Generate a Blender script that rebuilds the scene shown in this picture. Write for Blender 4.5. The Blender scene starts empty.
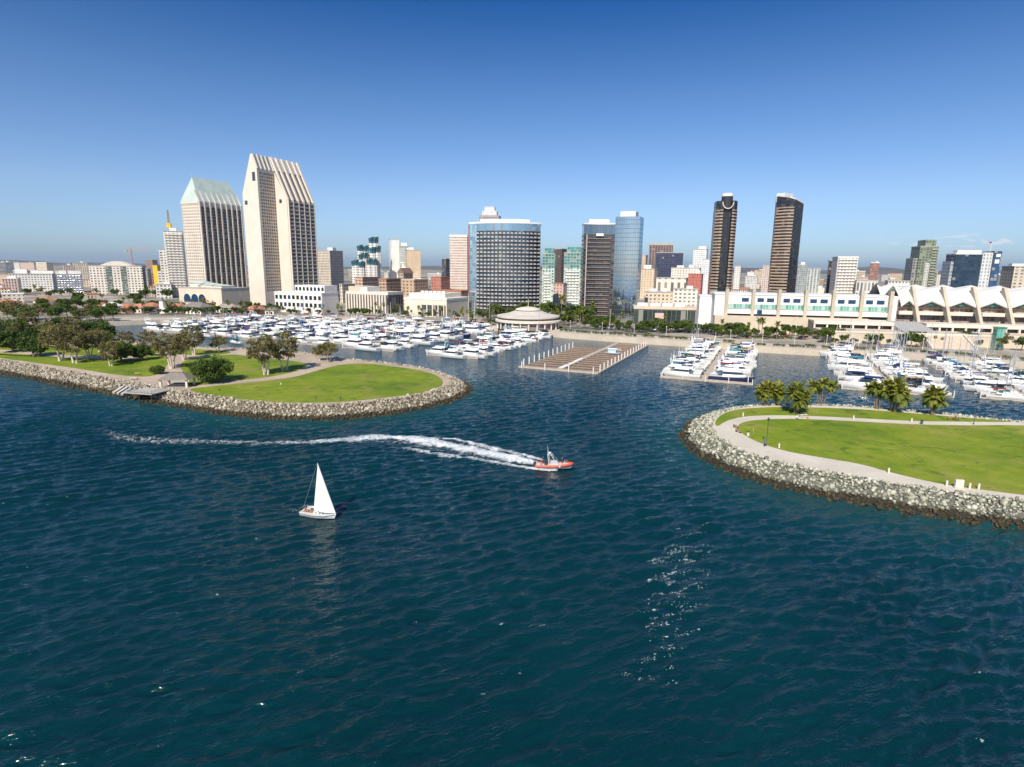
import bpy, bmesh, math, random
import numpy as np
from mathutils import Vector, Matrix

random.seed(7)
RNG = np.random.default_rng(11)
SC = bpy.context.scene
COL = SC.collection
PI = math.pi
R_ = math.radians

# ------------------------------------------------------------------ camera
F_PX, CX, CY, CAM_H = 590.0, 512.0, 383.5, 45.0
PITCH, ROLL = math.atan(115.5 / F_PX), R_(0.6)
fwd = Vector((0, math.cos(PITCH), -math.sin(PITCH)))
up0 = Vector((0, math.sin(PITCH), math.cos(PITCH)))
rt0 = Vector((1, 0, 0))
CR = rt0 * math.cos(ROLL) + up0 * math.sin(ROLL)
CU = up0 * math.cos(ROLL) - rt0 * math.sin(ROLL)
cam_data = bpy.data.cameras.new('camera')
cam = bpy.data.objects.new('camera', cam_data)
COL.objects.link(cam)
M = Matrix.Identity(4)
for i in range(3):
    M[i][0], M[i][1], M[i][2] = CR[i], CU[i], -fwd[i]
M[2][3] = CAM_H
cam.matrix_world = M
cam_data.sensor_width = 36
cam_data.lens = F_PX * 36 / 1024
cam_data.clip_start, cam_data.clip_end = 1, 120000
SC.camera = cam

# ------------------------------------------------------------------ sun, sky, exposure
SUN_AZ, SUN_EL = 18, 42          # degrees left of straight behind the camera; elevation
to_sun = Vector((-math.sin(R_(SUN_AZ)) * math.cos(R_(SUN_EL)), -math.cos(R_(SUN_AZ)) * math.cos(R_(SUN_EL)), math.sin(R_(SUN_EL))))
sun_d = bpy.data.lights.new('sun', 'SUN')
sun_d.energy, sun_d.angle, sun_d.color = 4.2, R_(0.5), (1.0, 0.93, 0.80)
sun = bpy.data.objects.new('sun', sun_d)
COL.objects.link(sun)
sun.rotation_euler = to_sun.to_track_quat('Z', 'Y').to_euler()
sun.location = (0, 0, 400)

world = bpy.data.worlds.new('World')
SC.world = world
world.use_nodes = True
wt = world.node_tree
wt.nodes.clear()
w_out = wt.nodes.new('ShaderNodeOutputWorld')
w_bg = wt.nodes.new('ShaderNodeBackground')
sky = wt.nodes.new('ShaderNodeTexSky')
sky.sky_type = 'NISHITA'
sky.sun_disc = False
sky.sun_elevation = R_(SUN_EL)
sky.sun_rotation = math.atan2(to_sun.x, to_sun.y)
sky.altitude, sky.air_density, sky.dust_density, sky.ozone_density = 0, 1.0, 0.7, 4.0
w_bg.inputs['Strength'].default_value = 0.10

SC.view_settings.view_transform = 'Standard'
SC.view_settings.look = 'None'
SC.view_settings.exposure = 0.55
SC.view_settings.gamma = 1.0
SC.view_settings.use_curve_mapping = False
SC.render.engine = 'CYCLES'
SC.cycles.use_denoising = True
SC.cycles.max_bounces = 6
SC.cycles.transparent_max_bounces = 10


# ------------------------------------------------------------------ pixel -> place
def ray(px, py):
    return fwd + CR * ((px - CX) / F_PX) + CU * ((CY - py) / F_PX)


def G(px, py, z=0.0):
    d = ray(px, py)
    t = (z - CAM_H) / d.z
    return Vector((d.x * t, d.y * t, z))


def A(px, py, Y):
    d = ray(px, py)
    t = Y / d.y
    return Vector((d.x * t, Y, CAM_H + d.z * t))


def proj(x, y, z):
    p = Vector((x, y, z - CAM_H))
    dz = p.dot(fwd)
    return CX + F_PX * p.dot(CR) / dz, CY - F_PX * p.dot(CU) / dz


GRID = R_(-24.0)                       # the waterfront's own grid: local x runs along the shore
DU = Vector((-math.sin(GRID), math.cos(GRID)))     # away from the bay
DF = Vector((math.cos(GRID), math.sin(GRID)))      # along the shore, to the right


# ------------------------------------------------------------------ node helpers
class NT:
    def __init__(self, tree):
        self.t = tree

    def n(self, typ, props=None, **inp):
        nd = self.t.nodes.new('ShaderNode' + typ)
        for k, v in (props or {}).items():
            setattr(nd, k, v)
        for k, v in inp.items():
            key = int(k[1:]) if k[0] == 'i' and k[1:].isdigit() else k.replace('_', ' ')
            self.put(nd.inputs[key], v)
        return nd

    def put(self, sock, v):
        if hasattr(v, 'is_output'):
            self.t.links.new(v, sock)
        elif isinstance(v, (tuple, list)) and len(v) == 3 and sock.type == 'RGBA':
            sock.default_value = (*v, 1)
        else:
            sock.default_value = v

    def m(self, op, a, b=0.0, c=None):
        nd = self.t.nodes.new('ShaderNodeMath')
        nd.operation = op
        self.put(nd.inputs[0], a)
        self.put(nd.inputs[1], b)
        if c is not None:
            self.put(nd.inputs[2], c)
        return nd.outputs[0]

    def mix(self, f, a, b, mode='MIX'):
        nd = self.t.nodes.new('ShaderNodeMix')
        nd.data_type = 'RGBA'
        nd.blend_type = mode
        self.put(nd.inputs[0], f)
        self.put(nd.inputs[6], a)
        self.put(nd.inputs[7], b)
        return nd.outputs[2]

    def ramp(self, f, stops, interp='LINEAR'):
        nd = self.t.nodes.new('ShaderNodeValToRGB')
        nd.color_ramp.interpolation = interp
        el = nd.color_ramp.elements
        while len(el) < len(stops):
            el.new(0.5)
        for e, (p, c) in zip(el, stops):
            e.position = p
            e.color = (*c, 1) if len(c) == 3 else c
        self.put(nd.inputs[0], f)
        return nd.outputs[0]

    def noise(self, scale, detail=3, vec=None, rough=0.55, dist=0.0):
        nd = self.n('TexNoise', Scale=scale, Detail=detail, Roughness=rough, Distortion=dist)
        if vec is not None:
            self.t.links.new(vec, nd.inputs['Vector'])
        return nd.outputs[0]

    def pos(self):
        return self.n('NewGeometry').outputs['Position']


def new_mat(name):
    m = bpy.data.materials.new(name)
    m.use_nodes = True
    b = m.node_tree.nodes['Principled BSDF']
    return m, NT(m.node_tree), b


_MC = {}


def plain(col, rough=0.6, var=0.12, scale=0.35, metal=0.0, name='paint', bump=0.0):
    key = ('p', col, rough, var, scale, metal, bump)
    if key in _MC:
        return _MC[key]
    m, t, b = new_mat(name)
    tc = t.n('TexCoord').outputs['Object']
    n1 = t.noise(scale, 4, tc)
    n2 = t.noise(scale * 9, 2, tc)
    f = t.m('ADD', t.m('MULTIPLY', n1, 0.7), t.m('MULTIPLY', n2, 0.3))
    lo = tuple(c * (1 - var * 1.6) for c in col)
    hi = tuple(min(1, c * (1 + var * 1.0)) for c in col)
    t.put(b.inputs['Base Color'], t.ramp(f, [(0.3, lo), (0.7, hi)]))
    b.inputs['Roughness'].default_value = rough
    b.inputs['Metallic'].default_value = metal
    if bump:
        bp = t.n('Bump', Strength=0.6, Distance=bump, Height=n2)
        t.put(b.inputs['Normal'], bp.outputs[0])
    _MC[key] = m
    return m


def glass_mat(col, rough=0.08, metal=0.0, name='glass'):
    key = ('g', col, rough, metal)
    if key in _MC:
        return _MC[key]
    m, t, b = new_mat(name)
    b.inputs['Base Color'].default_value = (*col, 1)
    b.inputs['Roughness'].default_value = rough
    b.inputs['Metallic'].default_value = metal
    b.inputs['Specular IOR Level'].default_value = 0.8
    _MC[key] = m
    return m


def facade(wall, glass, bu, bv, wu, wv, rough=0.15, lit=0.25, gv=1.9, curtain=(0.35, 0.32, 0.28), metal=0.0, ou=0.0, ov=0.0,
           wrough=0.7, band=None, tilt=0.05, wmetal=0.0, name='facade'):
    """bays bu wide, storeys bv high, the opening wu x wv of a bay; UV is in metres along and up the wall"""
    key = ('f', wall, glass, bu, bv, wu, wv, rough, lit, gv, metal, ou, ov, band, tilt, wmetal)
    if key in _MC:
        return _MC[key]
    m, t, b = new_mat(name)
    uv = t.n('UVMap').outputs[0]
    sep = t.n('SeparateXYZ', Vector=uv)
    u = t.m('ADD', t.m('DIVIDE', sep.outputs[0], bu), ou)
    v = t.m('ADD', t.m('DIVIDE', sep.outputs[1], bv), ov)
    fu, fv = t.m('FRACT', u), t.m('FRACT', v)
    mu = t.m('LESS_THAN', t.m('ABSOLUTE', t.m('SUBTRACT', fu, 0.5)), wu / 2)
    mv = t.m('LESS_THAN', t.m('ABSOLUTE', t.m('SUBTRACT', fv, 0.5)), wv / 2)
    mask = t.m('MULTIPLY', mu, mv)
    cell = t.n('CombineXYZ', X=t.m('FLOOR', u), Y=t.m('FLOOR', v))
    wn = t.n('TexWhiteNoise', {'noise_dimensions': '2D'}, Vector=cell.outputs[0])
    rnd, rcol = wn.outputs[0], wn.outputs[1]
    g2 = tuple(min(1, c * gv + 0.01) for c in glass)
    gcol = t.mix(rnd, glass, g2)
    cur = t.m('GREATER_THAN', rnd, 1 - lit)
    gcol = t.mix(t.m('MULTIPLY', cur, 0.7), gcol, curtain)
    tc = t.n('TexCoord').outputs['Object']
    mp = t.n('Mapping', Vector=tc, Scale=(1, 1, 0.25))
    n1 = t.noise(0.25, 4, mp.outputs[0])
    n0 = t.noise(0.03, 2, tc)
    wl = t.ramp(t.m('ADD', t.m('MULTIPLY', n1, 0.6), t.m('MULTIPLY', n0, 0.4)),
                [(0.3, tuple(c * 0.76 for c in wall)), (0.7, tuple(min(1, c * 1.06) for c in wall))])
    if band:                                           # a second colour at each storey's foot
        bm_ = t.m('LESS_THAN', fv, band[1])
        wl = t.mix(bm_, wl, band[0])
    t.put(b.inputs['Base Color'], t.mix(mask, wl, gcol))
    t.put(b.inputs['Roughness'], t.m('ADD', t.m('MULTIPLY', mask, rough - wrough), wrough))
    t.put(b.inputs['Metallic'], t.m('ADD', t.m('MULTIPLY', mask, metal - wmetal), wmetal))
    bp = t.n('Bump', Strength=0.5, Distance=0.25, Height=t.m('SUBTRACT', 1.0, mask))
    nv = t.n('VectorMath', {'operation': 'SUBTRACT'})
    t.put(nv.inputs[0], rcol)
    nv.inputs[1].default_value = (0.5, 0.5, 0.5)
    sc_ = t.n('VectorMath', {'operation': 'SCALE'})
    t.put(sc_.inputs[0], nv.outputs[0])
    t.put(sc_.inputs['Scale'], t.m('MULTIPLY', mask, tilt))
    ad = t.n('VectorMath', {'operation': 'ADD'})
    t.put(ad.inputs[0], bp.outputs[0])
    t.put(ad.inputs[1], sc_.outputs[0])
    nm = t.n('VectorMath', {'operation': 'NORMALIZE'})
    t.put(nm.inputs[0], ad.outputs[0])
    t.put(b.inputs['Normal'], nm.outputs[0])
    _MC[key] = m
    return m


# clouds: a few thin puffs low over the hills to the right, part of the sky itself
wn_ = NT(wt)
wdir = wn_.n('TexCoord').outputs['Generated']
wsep = wn_.n('SeparateXYZ', Vector=wdir)
wmap = wn_.n('Mapping', Vector=wdir, Scale=(26, 26, 120))
cn = wn_.noise(1.0, 5, wmap.outputs[0], 0.6)
el_band = wn_.ramp(wsep.outputs[2], [(0.030, (0, 0, 0)), (0.037, (1, 1, 1)), (0.043, (0.9, 0.9, 0.9)), (0.052, (0, 0, 0))])
az = wn_.m('ARCTAN2', wsep.outputs[0], wsep.outputs[1])
az_band = wn_.ramp(az, [(0.52, (0, 0, 0)), (0.60, (1, 1, 1)), (0.74, (1, 1, 1)), (0.82, (0, 0, 0))])
cmask = wn_.m('MULTIPLY', wn_.m('MULTIPLY', el_band, az_band), wn_.ramp(cn, [(0.50, (0, 0, 0)), (0.62, (1, 1, 1))]))
skycol = sky.outputs[0]
# the clear dry air of the day: a deeper blue overhead than the standard atmosphere gives
tint = wn_.ramp(wsep.outputs[2], [(0.0, (0.62, 0.79, 1.06)), (0.108, (0.68, 0.75, 0.92)), (0.25, (0.40, 0.57, 0.77)), (0.374, (0.075, 0.33, 0.62)), (0.50, (0.16, 0.48, 0.86)), (1.0, (0.22, 0.55, 0.95))])
skyc = wn_.mix(1.0, skycol, tint, 'MULTIPLY')
cl = wn_.mix(wn_.m('MULTIPLY', cmask, 0.6), skyc, (7.5, 7.0, 6.9))
wt.links.new(cl, w_bg.inputs['Color'])
wt.links.new(w_bg.outputs[0], w_out.inputs['Surface'])


# ------------------------------------------------------------------ mesh helpers
class MB:
    """collects faces of one mesh; UVs in metres"""

    def __init__(self):
        self.v, self.f, self.uv, self.mi, self.sm = [], [], [], [], []

    def face(self, pts, m=0, uv=None, smooth=False):
        i = len(self.v)
        self.v += [tuple(p) for p in pts]
        self.f.append(list(range(i, i + len(pts))))
        self.uv.append(uv or [(0, 0)] * len(pts))
        self.mi.append(m)
        self.sm.append(smooth)

    def wall(self, a, b, z0, z1, m=0, u0=0.0, v0=None):
        L = math.hypot(b[0] - a[0], b[1] - a[1])
        vv = 0.0 if v0 is None else v0
        self.face([(a[0], a[1], z0), (b[0], b[1], z0), (b[0], b[1], z1), (a[0], a[1], z1)], m,
                  [(u0, vv), (u0 + L, vv), (u0 + L, vv + z1 - z0), (u0, vv + z1 - z0)])
        return u0 + L

    def prism(self, poly, z0, z1, m=0, mt=None, bottom=True, top=True):
        """poly counter-clockwise"""
        u = 0.0
        n = len(poly)
        ms = m if isinstance(m, (list, tuple)) else [m] * n
        for i in range(n):
            u = self.wall(poly[i], poly[(i + 1) % n], z0, z1, ms[i], u)
        if top:
            self.face([(p[0], p[1], z1) for p in poly], mt if mt is not None else ms[0], [(p[0], p[1]) for p in poly])
        if bottom:
            self.face([(p[0], p[1], z0) for p in reversed(poly)], ms[0], [(p[0], p[1]) for p in reversed(poly)])

    def box(self, x0, x1, y0, y1, z0, z1, m=0, mt=None, top=True, bottom=True):
        self.prism([(x0, y0), (x1, y0), (x1, y1), (x0, y1)], z0, z1, m, mt, bottom, top)

    def obox(self, c, ax, ay, az, m=0):
        """box round centre c with half-axis vectors"""
        c, ax, ay, az = Vector(c), Vector(ax), Vector(ay), Vector(az)
        P = lambda i, j, k: c + ax * i + ay * j + az * k
        for q in ([(-1, -1, -1), (1, -1, -1), (1, -1, 1), (-1, -1, 1)], [(1, -1, -1), (1, 1, -1), (1, 1, 1), (1, -1, 1)],
                  [(1, 1, -1), (-1, 1, -1), (-1, 1, 1), (1, 1, 1)], [(-1, 1, -1), (-1, -1, -1), (-1, -1, 1), (-1, 1, 1)],
                  [(-1, -1, 1), (1, -1, 1), (1, 1, 1), (-1, 1, 1)], [(-1, 1, -1), (1, 1, -1), (1, -1, -1), (-1, -1, -1)]):
            self.face([P(*k) for k in q], m)

    def bar(self, a, b, w, h=None, m=0):
        a, b = Vector(a), Vector(b)
        d = (b - a)
        L = d.length
        d.normalize()
        s = d.cross(Vector((0, 0, 1)))
        if s.length < 1e-3:
            s = Vector((1, 0, 0))
        s.normalize()
        t = s.cross(d)
        self.obox((a + b) / 2, d * L / 2, s * w / 2, t * (h or w) / 2, m)

    def loft(self, rings, m=0, closed=True, smooth=True, cap0=False, cap1=False):
        base = len(self.v)
        n = len(rings[0])
        for r in rings:
            self.v += [tuple(p) for p in r]
        for i in range(len(rings) - 1):
            for j in range(n if closed else n - 1):
                k = (j + 1) % n
                self.f.append([base + i * n + j, base + i * n + k, base + (i + 1) * n + k, base + (i + 1) * n + j])
                self.uv.append([(0, 0)] * 4)
                self.mi.append(m)
                self.sm.append(smooth)
        for on, r, rev in ((cap0, rings[0], True), (cap1, rings[-1], False)):
            if on:
                self.face(list(reversed(r)) if rev else r, m)

    def tube(self, path, radii, n=6, m=0, smooth=True, caps=True):
        path = [Vector(p) for p in path]
        if not isinstance(radii, (list, tuple)):
            radii = [radii] * len(path)
        rings = []
        for i, p in enumerate(path):
            d = (path[min(i + 1, len(path) - 1)] - path[max(i - 1, 0)]).normalized()
            s = d.cross(Vector((0, 0, 1)))
            if s.length < 0.05:
                s = d.cross(Vector((0, 1, 0)))
            s.normalize()
            t = d.cross(s)
            rings.append([p + (s * math.cos(2 * PI * k / n) + t * math.sin(2 * PI * k / n)) * radii[i] for k in range(n)])
        self.loft(rings, m, True, smooth, caps, caps)

    def lathe(self, prof, n=32, m=0, c=(0, 0), smooth=False, a0=0.0, a1=2 * PI):
        rings = []
        full = abs(a1 - a0 - 2 * PI) < 1e-6
        for r, z in prof:
            rings.append([(c[0] + r * math.cos(a0 + (a1 - a0) * k / n), c[1] + r * math.sin(a0 + (a1 - a0) * k / n), z)
                          for k in range(n if full else n + 1)])
        self.loft(rings, m, full, smooth)

    def build(self, name, mats, parent=None, loc=None):
        me = bpy.data.meshes.new(name)
        me.from_pydata(self.v, [], self.f)
        if not isinstance(mats, (list, tuple)):
            mats = [mats]
        for k in mats:
            me.materials.append(k)
        me.polygons.foreach_set('material_index', self.mi)
        me.polygons.foreach_set('use_smooth', self.sm)
        ul = me.uv_layers.new(name='UVMap')
        ul.data.foreach_set('uv', [c for f in self.uv for p in f for c in p])
        me.update()
        o = bpy.data.objects.new(name, me)
        COL.objects.link(o)
        if parent is not None:
            o.parent = parent
        if loc is not None:
            o.location = loc
        return o


def np_mesh(name, V, Fq, mats, attr=None, smooth=False, parent=None):
    """a mesh from numpy arrays: V (n,3), Fq (m,k); attr: {name: (n,) floats}"""
    me = bpy.data.meshes.new(name)
    V = np.asarray(V, np.float32)
    Fq = np.asarray(Fq, np.int32)
    me.vertices.add(len(V))
    me.vertices.foreach_set('co', V.ravel())
    k = Fq.shape[1]
    me.loops.add(Fq.size)
    me.loops.foreach_set('vertex_index', Fq.ravel())
    me.polygons.add(len(Fq))
    me.polygons.foreach_set('loop_start', np.arange(0, Fq.size, k, dtype=np.int32))
    me.polygons.foreach_set('loop_total', np.full(len(Fq), k, np.int32))
    if smooth:
        me.polygons.foreach_set('use_smooth', np.ones(len(Fq), bool))
    for nm, a in (attr or {}).items():
        at = me.attributes.new(nm, 'FLOAT', 'POINT')
        at.data.foreach_set('value', np.asarray(a, np.float32))
    for m in (mats if isinstance(mats, (list, tuple)) else [mats]):
        me.materials.append(m)
    me.update(calc_edges=True)
    me.validate()
    o = bpy.data.objects.new(name, me)
    COL.objects.link(o)
    if parent is not None:
        o.parent = parent
    return o


def tag(o, label=None, cat=None, group=None, kind=None):
    for k, v in (('label', label), ('category', cat), ('group', group), ('kind', kind)):
        if v:
            o[k] = v
    return o


def thing(name, label, cat, loc=(0, 0, 0), rz=0.0, group=None):
    o = bpy.data.objects.new(name, None)
    o.empty_display_size = 0.5
    COL.objects.link(o)
    o.location = loc
    o.rotation_euler = (0, 0, rz)
    return tag(o, label, cat, group)


_KIDS = {}


def copy_tree(o, loc=None, rz=None, label=None, scale=None, group=None):
    """a copy of a thing, its parts and their sub-parts (mesh data shared)"""
    c = o.copy()
    COL.objects.link(c)
    for ch in list(o.children):
        d = ch.copy()
        COL.objects.link(d)
        d.parent = c
        for g in list(ch.children):
            e = g.copy()
            COL.objects.link(e)
            e.parent = d
    if loc is not None:
        c.location = loc
    if rz is not None:
        c.rotation_euler = (0, 0, rz)
    if scale is not None:
        c.scale = (scale,) * 3 if not isinstance(scale, (tuple, list)) else scale
    if label:
        c['label'] = label
    if group:
        c['group'] = group
    return c


def recolour(root, part, m, slot=0):
    for ch in root.children:
        if ch.name.split('.')[0] == part:
            ch.material_slots[slot].link = 'OBJECT'
            ch.material_slots[slot].material = m


_O1 = ('first second third fourth fifth sixth seventh eighth ninth tenth eleventh twelfth thirteenth fourteenth fifteenth '
       'sixteenth seventeenth eighteenth nineteenth').split()
_O10 = {2: 'twent', 3: 'thirt', 4: 'fort', 5: 'fift', 6: 'sixt', 7: 'sevent', 8: 'eight', 9: 'ninet'}


def ordinal(n):
    if n < 20:
        return _O1[n - 1]
    t, r = divmod(n, 10)
    return _O10[t] + ('ieth' if r == 0 else 'y-' + _O1[r - 1])


def sheet(name, pts, z, m, uvs=False):
    mb = MB()
    mb.face([(p[0], p[1], z) for p in pts], 0, [(p[0], p[1]) for p in pts])
    o = mb.build(name, m)
    # make it face up
    if o.data.polygons[0].normal.z < 0:
        o.data.flip_normals()
    return o


def resample(pts, step):
    """even points along an open polyline"""
    P = [Vector((p[0], p[1])) for p in pts]
    out = [P[0]]
    acc = 0.0
    for a, b in zip(P, P[1:]):
        L = (b - a).length
        s = step - acc
        while s <= L:
            out.append(a + (b - a) * (s / L))
            s += step
        acc = (acc + L) % step
    out.append(P[-1])
    return out


def smooth_line(pts, it=2, closed=False):
    P = [Vector((p[0], p[1])) for p in pts]
    for _ in range(it):
        Q = [] if closed else [P[0]]
        n = len(P)
        for i in range(n if closed else n - 1):
            a, b = P[i], P[(i + 1) % n]
            Q += [a * 0.75 + b * 0.25, a * 0.25 + b * 0.75]
        if not closed:
            Q.append(P[-1])
        P = Q
    return P


def poly_px(lst, z):
    return [G(x, y, z).to_2d() for x, y in lst]


def z_at(px, py, Y):
    return A(px, py, Y).z
# ------------------------------------------------------------------ outlines on the ground
LAND_Z = 3.0
T_LEFT = [(-230, 338), (-60, 352), (0, 360.5), (50, 369), (100, 377.5), (150, 386), (200, 394.5), (230, 399), (260, 402.5), (300, 405),
          (345, 404.5), (385, 400.5), (420, 394.5), (440, 389), (450, 384), (451, 379.5), (444, 375), (430, 370), (410, 366), (380, 362.5), (352, 360),
          (335, 358.5), (318, 355.5), (300, 352.5), (275, 350), (250, 349), (222, 348), (190, 347), (160, 345.5), (135, 342.5), (112, 339.5),
          (100, 334), (70, 328), (-60, 326), (-250, 324)]
T_RIGHT = [(1330, 530), (1200, 520), (1100, 510), (1024, 501.5), (981, 495.5), (929, 489), (877, 481.5), (843, 475), (808, 469), (774, 461.5), (750, 454.5),
           (731, 446), (716, 436.5), (709, 428), (711, 420.5), (718, 414), (732, 408.5), (756, 405.5), (790, 404.8), (830, 405.5), (863, 407), (905, 410.5),
           (946, 414), (985, 418.5), (1024, 422.5), (1120, 429), (1330, 440)]
left_top = smooth_line(poly_px(T_LEFT, LAND_Z), 2)
right_top = smooth_line(poly_px(T_RIGHT, LAND_Z), 2)

SHORE_PX = [(60, 330), (100, 322.5), (160, 320), (230, 318.5), (300, 318.5), (370, 320), (430, 323), (480, 325.5), (520, 329), (560, 333.5), (600, 336.5),
            (650, 339.8), (700, 343), (760, 347.5), (820, 350.8), (870, 352.3), (920, 354.8), (960, 358), (1024, 363), (1120, 372), (1260, 388)]
shore = poly_px(SHORE_PX, 2.9)


def wave_h(x, y):
    """height of the bay's surface; calmer towards the harbour"""
    x = np.asarray(x, float)
    y = np.asarray(y, float)
    h = np.zeros_like(x)
    for k, th, a, ph in WAVES:
        h += a * np.sin(k * (x * math.cos(th) + y * math.sin(th)) + ph)
    # sharpen the crests a little
    h = h + 0.45 * h * np.abs(h)
    f = np.clip((300 - y) / 150.0, 0, 1)
    g = 0.80 + 0.22 * np.sin(x * 0.071 + 0.6 + np.sin(y * .05)) * np.sin(y * 0.083 - x * 0.03) + 0.18 * np.sin(x * .023 - y * .019 + 1)
    return h * f * f * (3 - 2 * f) * g


WAVES = []
_r = random.Random(3)
for i in range(80):
    lam = 0.95 * (5.2 / 0.95) ** _r.random()
    th = R_(115) + _r.gauss(0, 0.30)
    WAVES.append((2 * PI / lam, th, 0.0098 * lam ** 0.78, _r.random() * 2 * PI))

# ------------------------------------------------------------------ water
m_water, t, b = new_mat('bay_water')
pos = t.pos()
nbig = t.noise(0.011, 3, pos)
nmid = t.noise(0.05, 3, pos)
att = t.n('Attribute', {'attribute_name': 'shallow'}).outputs['Fac']
deep = t.ramp(t.m('ADD', t.m('MULTIPLY', nbig, 0.6), t.m('MULTIPLY', nmid, 0.4)),
              [(0.3, (0.0005, 0.0155, 0.0185)), (0.7, (0.0013, 0.0315, 0.0365))])
rip = t.n('Attribute', {'attribute_name': 'ripple'}).outputs['Fac']
deep = t.mix(t.m('MULTIPLY', rip, 0.8), deep, (0.004, 0.046, 0.072))
wc = t.mix(t.m('MULTIPLY', att, 0.8), deep, (0.010, 0.060, 0.055))
t.put(b.inputs['Base Color'], wc)
b.inputs['Roughness'].default_value = 0.06
b.inputs['IOR'].default_value = 1.40
mp0 = t.n('Mapping', Vector=pos, Rotation=(0, 0, R_(-25)))
mp1 = t.n('Mapping', Vector=mp0.outputs[0], Scale=(0.38, 1.0, 1))
w1 = t.noise(0.95, 4, mp1.outputs[0], 0.62, 0.2)
w2 = t.noise(2.2, 3, mp1.outputs[0], 0.6, 0.3)
w3 = t.noise(0.12, 2, pos)
hgt = t.m('ADD', t.m('MULTIPLY', w1, 0.75), t.m('MULTIPLY', w2, 0.2))
hgt = t.m('MULTIPLY', hgt, t.m('ADD', 0.55, t.m('MULTIPLY', w3, 0.9)))
bp = t.n('Bump', Strength=1.0, Distance=0.5, Height=hgt)
# ripples too fine for the mesh, stronger in the far harbour where the mesh carries no waves
rip = t.n('Attribute', {'attribute_name': 'ripple'}).outputs['Fac']
nc = t.n('TexNoise', Scale=1.5, Detail=3, Roughness=0.65, Vector=mp1.outputs[0])
vs = t.n('VectorMath', {'operation': 'SUBTRACT'})
t.put(vs.inputs[0], nc.outputs[1])
vs.inputs[1].default_value = (0.5, 0.5, 0.5)
vm = t.n('VectorMath', {'operation': 'MULTIPLY'})
t.put(vm.inputs[0], vs.outputs[0])
vm.inputs[1].default_value = (1, 1, 0)
vk = t.n('VectorMath', {'operation': 'SCALE'})
t.put(vk.inputs[0], vm.outputs[0])
t.put(vk.inputs['Scale'], t.m('ADD', 0.30, t.m('MULTIPLY', rip, 0.50)))
va = t.n('VectorMath', {'operation': 'ADD'})
t.put(va.inputs[0], bp.outputs[0])
t.put(va.inputs[1], vk.outputs[0])
vn = t.n('VectorMath', {'operation': 'NORMALIZE'})
t.put(vn.inputs[0], va.outputs[0])
t.put(b.inputs['Normal'], vn.outputs[0])


def geo_axis(core0, core1, step, out0, out1, grow):
    c = list(np.arange(core0, core1, step))
    a, s = core0, step
    lo = []
    while a > out0:
        s *= grow
        a -= s
        lo.append(a)
    a, s = c[-1], step
    hi = []
    while a < out1:
        s *= grow
        a += s
        hi.append(a)
    return np.array(lo[::-1] + c + hi)


def make_water():
    xs = geo_axis(-135, 150, 0.42, -40000, 40000, 1.06)
    ys = geo_axis(38, 230, 0.33, -3000, 40000, 1.035)
    X, Y = np.meshgrid(xs, ys)
    Z = wave_h(X.ravel(), Y.ravel())
    near = (np.abs(X.ravel()) < 420)
    Z = np.where(near, Z, 0)
    # shallow water close to the rocks
    sh = np.zeros(X.size)
    xf, yf = X.ravel(), Y.ravel()
    sel = (np.abs(xf) < 420) & (yf > 60) & (yf < 480)
    pts = np.array([tuple(p) for p in left_top + right_top])[::2]
    idx = np.where(sel)[0]
    for c in np.array_split(idx, 24):
        d = np.sqrt(((xf[c, None] - pts[None, :, 0]) ** 2 + (yf[c, None] - pts[None, :, 1]) ** 2)).min(1)
        sh[c] = np.clip(1 - (d - 6) / 26, 0, 1) ** 1.5
    nx = len(xs)
    i = np.arange(len(ys) - 1)[:, None] * nx + np.arange(nx - 1)[None, :]
    Fq = np.stack([i, i + 1, i + nx + 1, i + nx], -1).reshape(-1, 4)
    o = np_mesh('water', np.stack([xf, yf, Z], 1), Fq, m_water, {'shallow': sh, 'ripple': np.clip((yf - 150) / 150.0, 0, 1)}, smooth=True)
    tag(o, 'dark teal rippled water of the bay around the two grassy points', 'water', kind='structure')


make_water()

# ------------------------------------------------------------------ materials of the land
m_city, t, b = new_mat('city_ground')
pos = t.pos()
a1 = t.noise(0.02, 5, pos)
a2 = t.noise(0.004, 3, pos)
cc = t.ramp(a1, [(0.35, (0.14, 0.12, 0.095)), (0.5, (0.33, 0.28, 0.21)), (0.68, (0.46, 0.40, 0.32))])
cc = t.mix(t.ramp(a2, [(0.5, (0, 0, 0)), (0.62, (1, 1, 1))]), cc, (0.06, 0.075, 0.04))
t.put(b.inputs['Base Color'], cc)
b.inputs['Roughness'].default_value = 0.9

m_grass, t, b = new_mat('lawn_grass')
pos = t.pos()
g1 = t.noise(0.035, 4, pos, 0.6)
g2 = t.noise(0.22, 4, pos, 0.6)
g3 = t.noise(2.4, 3, pos, 0.7)
gg = t.m('ADD', t.m('ADD', t.m('MULTIPLY', g1, 0.45), t.m('MULTIPLY', g2, 0.33)), t.m('MULTIPLY', g3, 0.22))
dry = t.m('MULTIPLY', t.ramp(t.noise(0.06, 5, pos, 0.65, 0.6), [(0.52, (0, 0, 0)), (0.66, (1, 1, 1))]), t.m('ADD', 0.30, t.m('MULTIPLY', g3, 0.7)))
worn = t.m('MULTIPLY', t.ramp(t.noise(0.16, 4, pos, 0.6, 1.2), [(0.58, (0, 0, 0)), (0.66, (1, 1, 1))]), 0.6)
t.put(b.inputs['Base Color'], t.mix(worn, t.mix(dry, t.ramp(gg, [(0.37, (0.080, 0.140, 0.010)), (0.46, (0.138, 0.200, 0.011)), (0.54, (0.190, 0.240, 0.014)), (0.64, (0.29, 0.28, 0.05))]), (0.25, 0.225, 0.055)), (0.06, 0.105, 0.012)))
b.inputs['Roughness'].default_value = 0.85
b.inputs['Specular IOR Level'].default_value = 0.2
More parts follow.
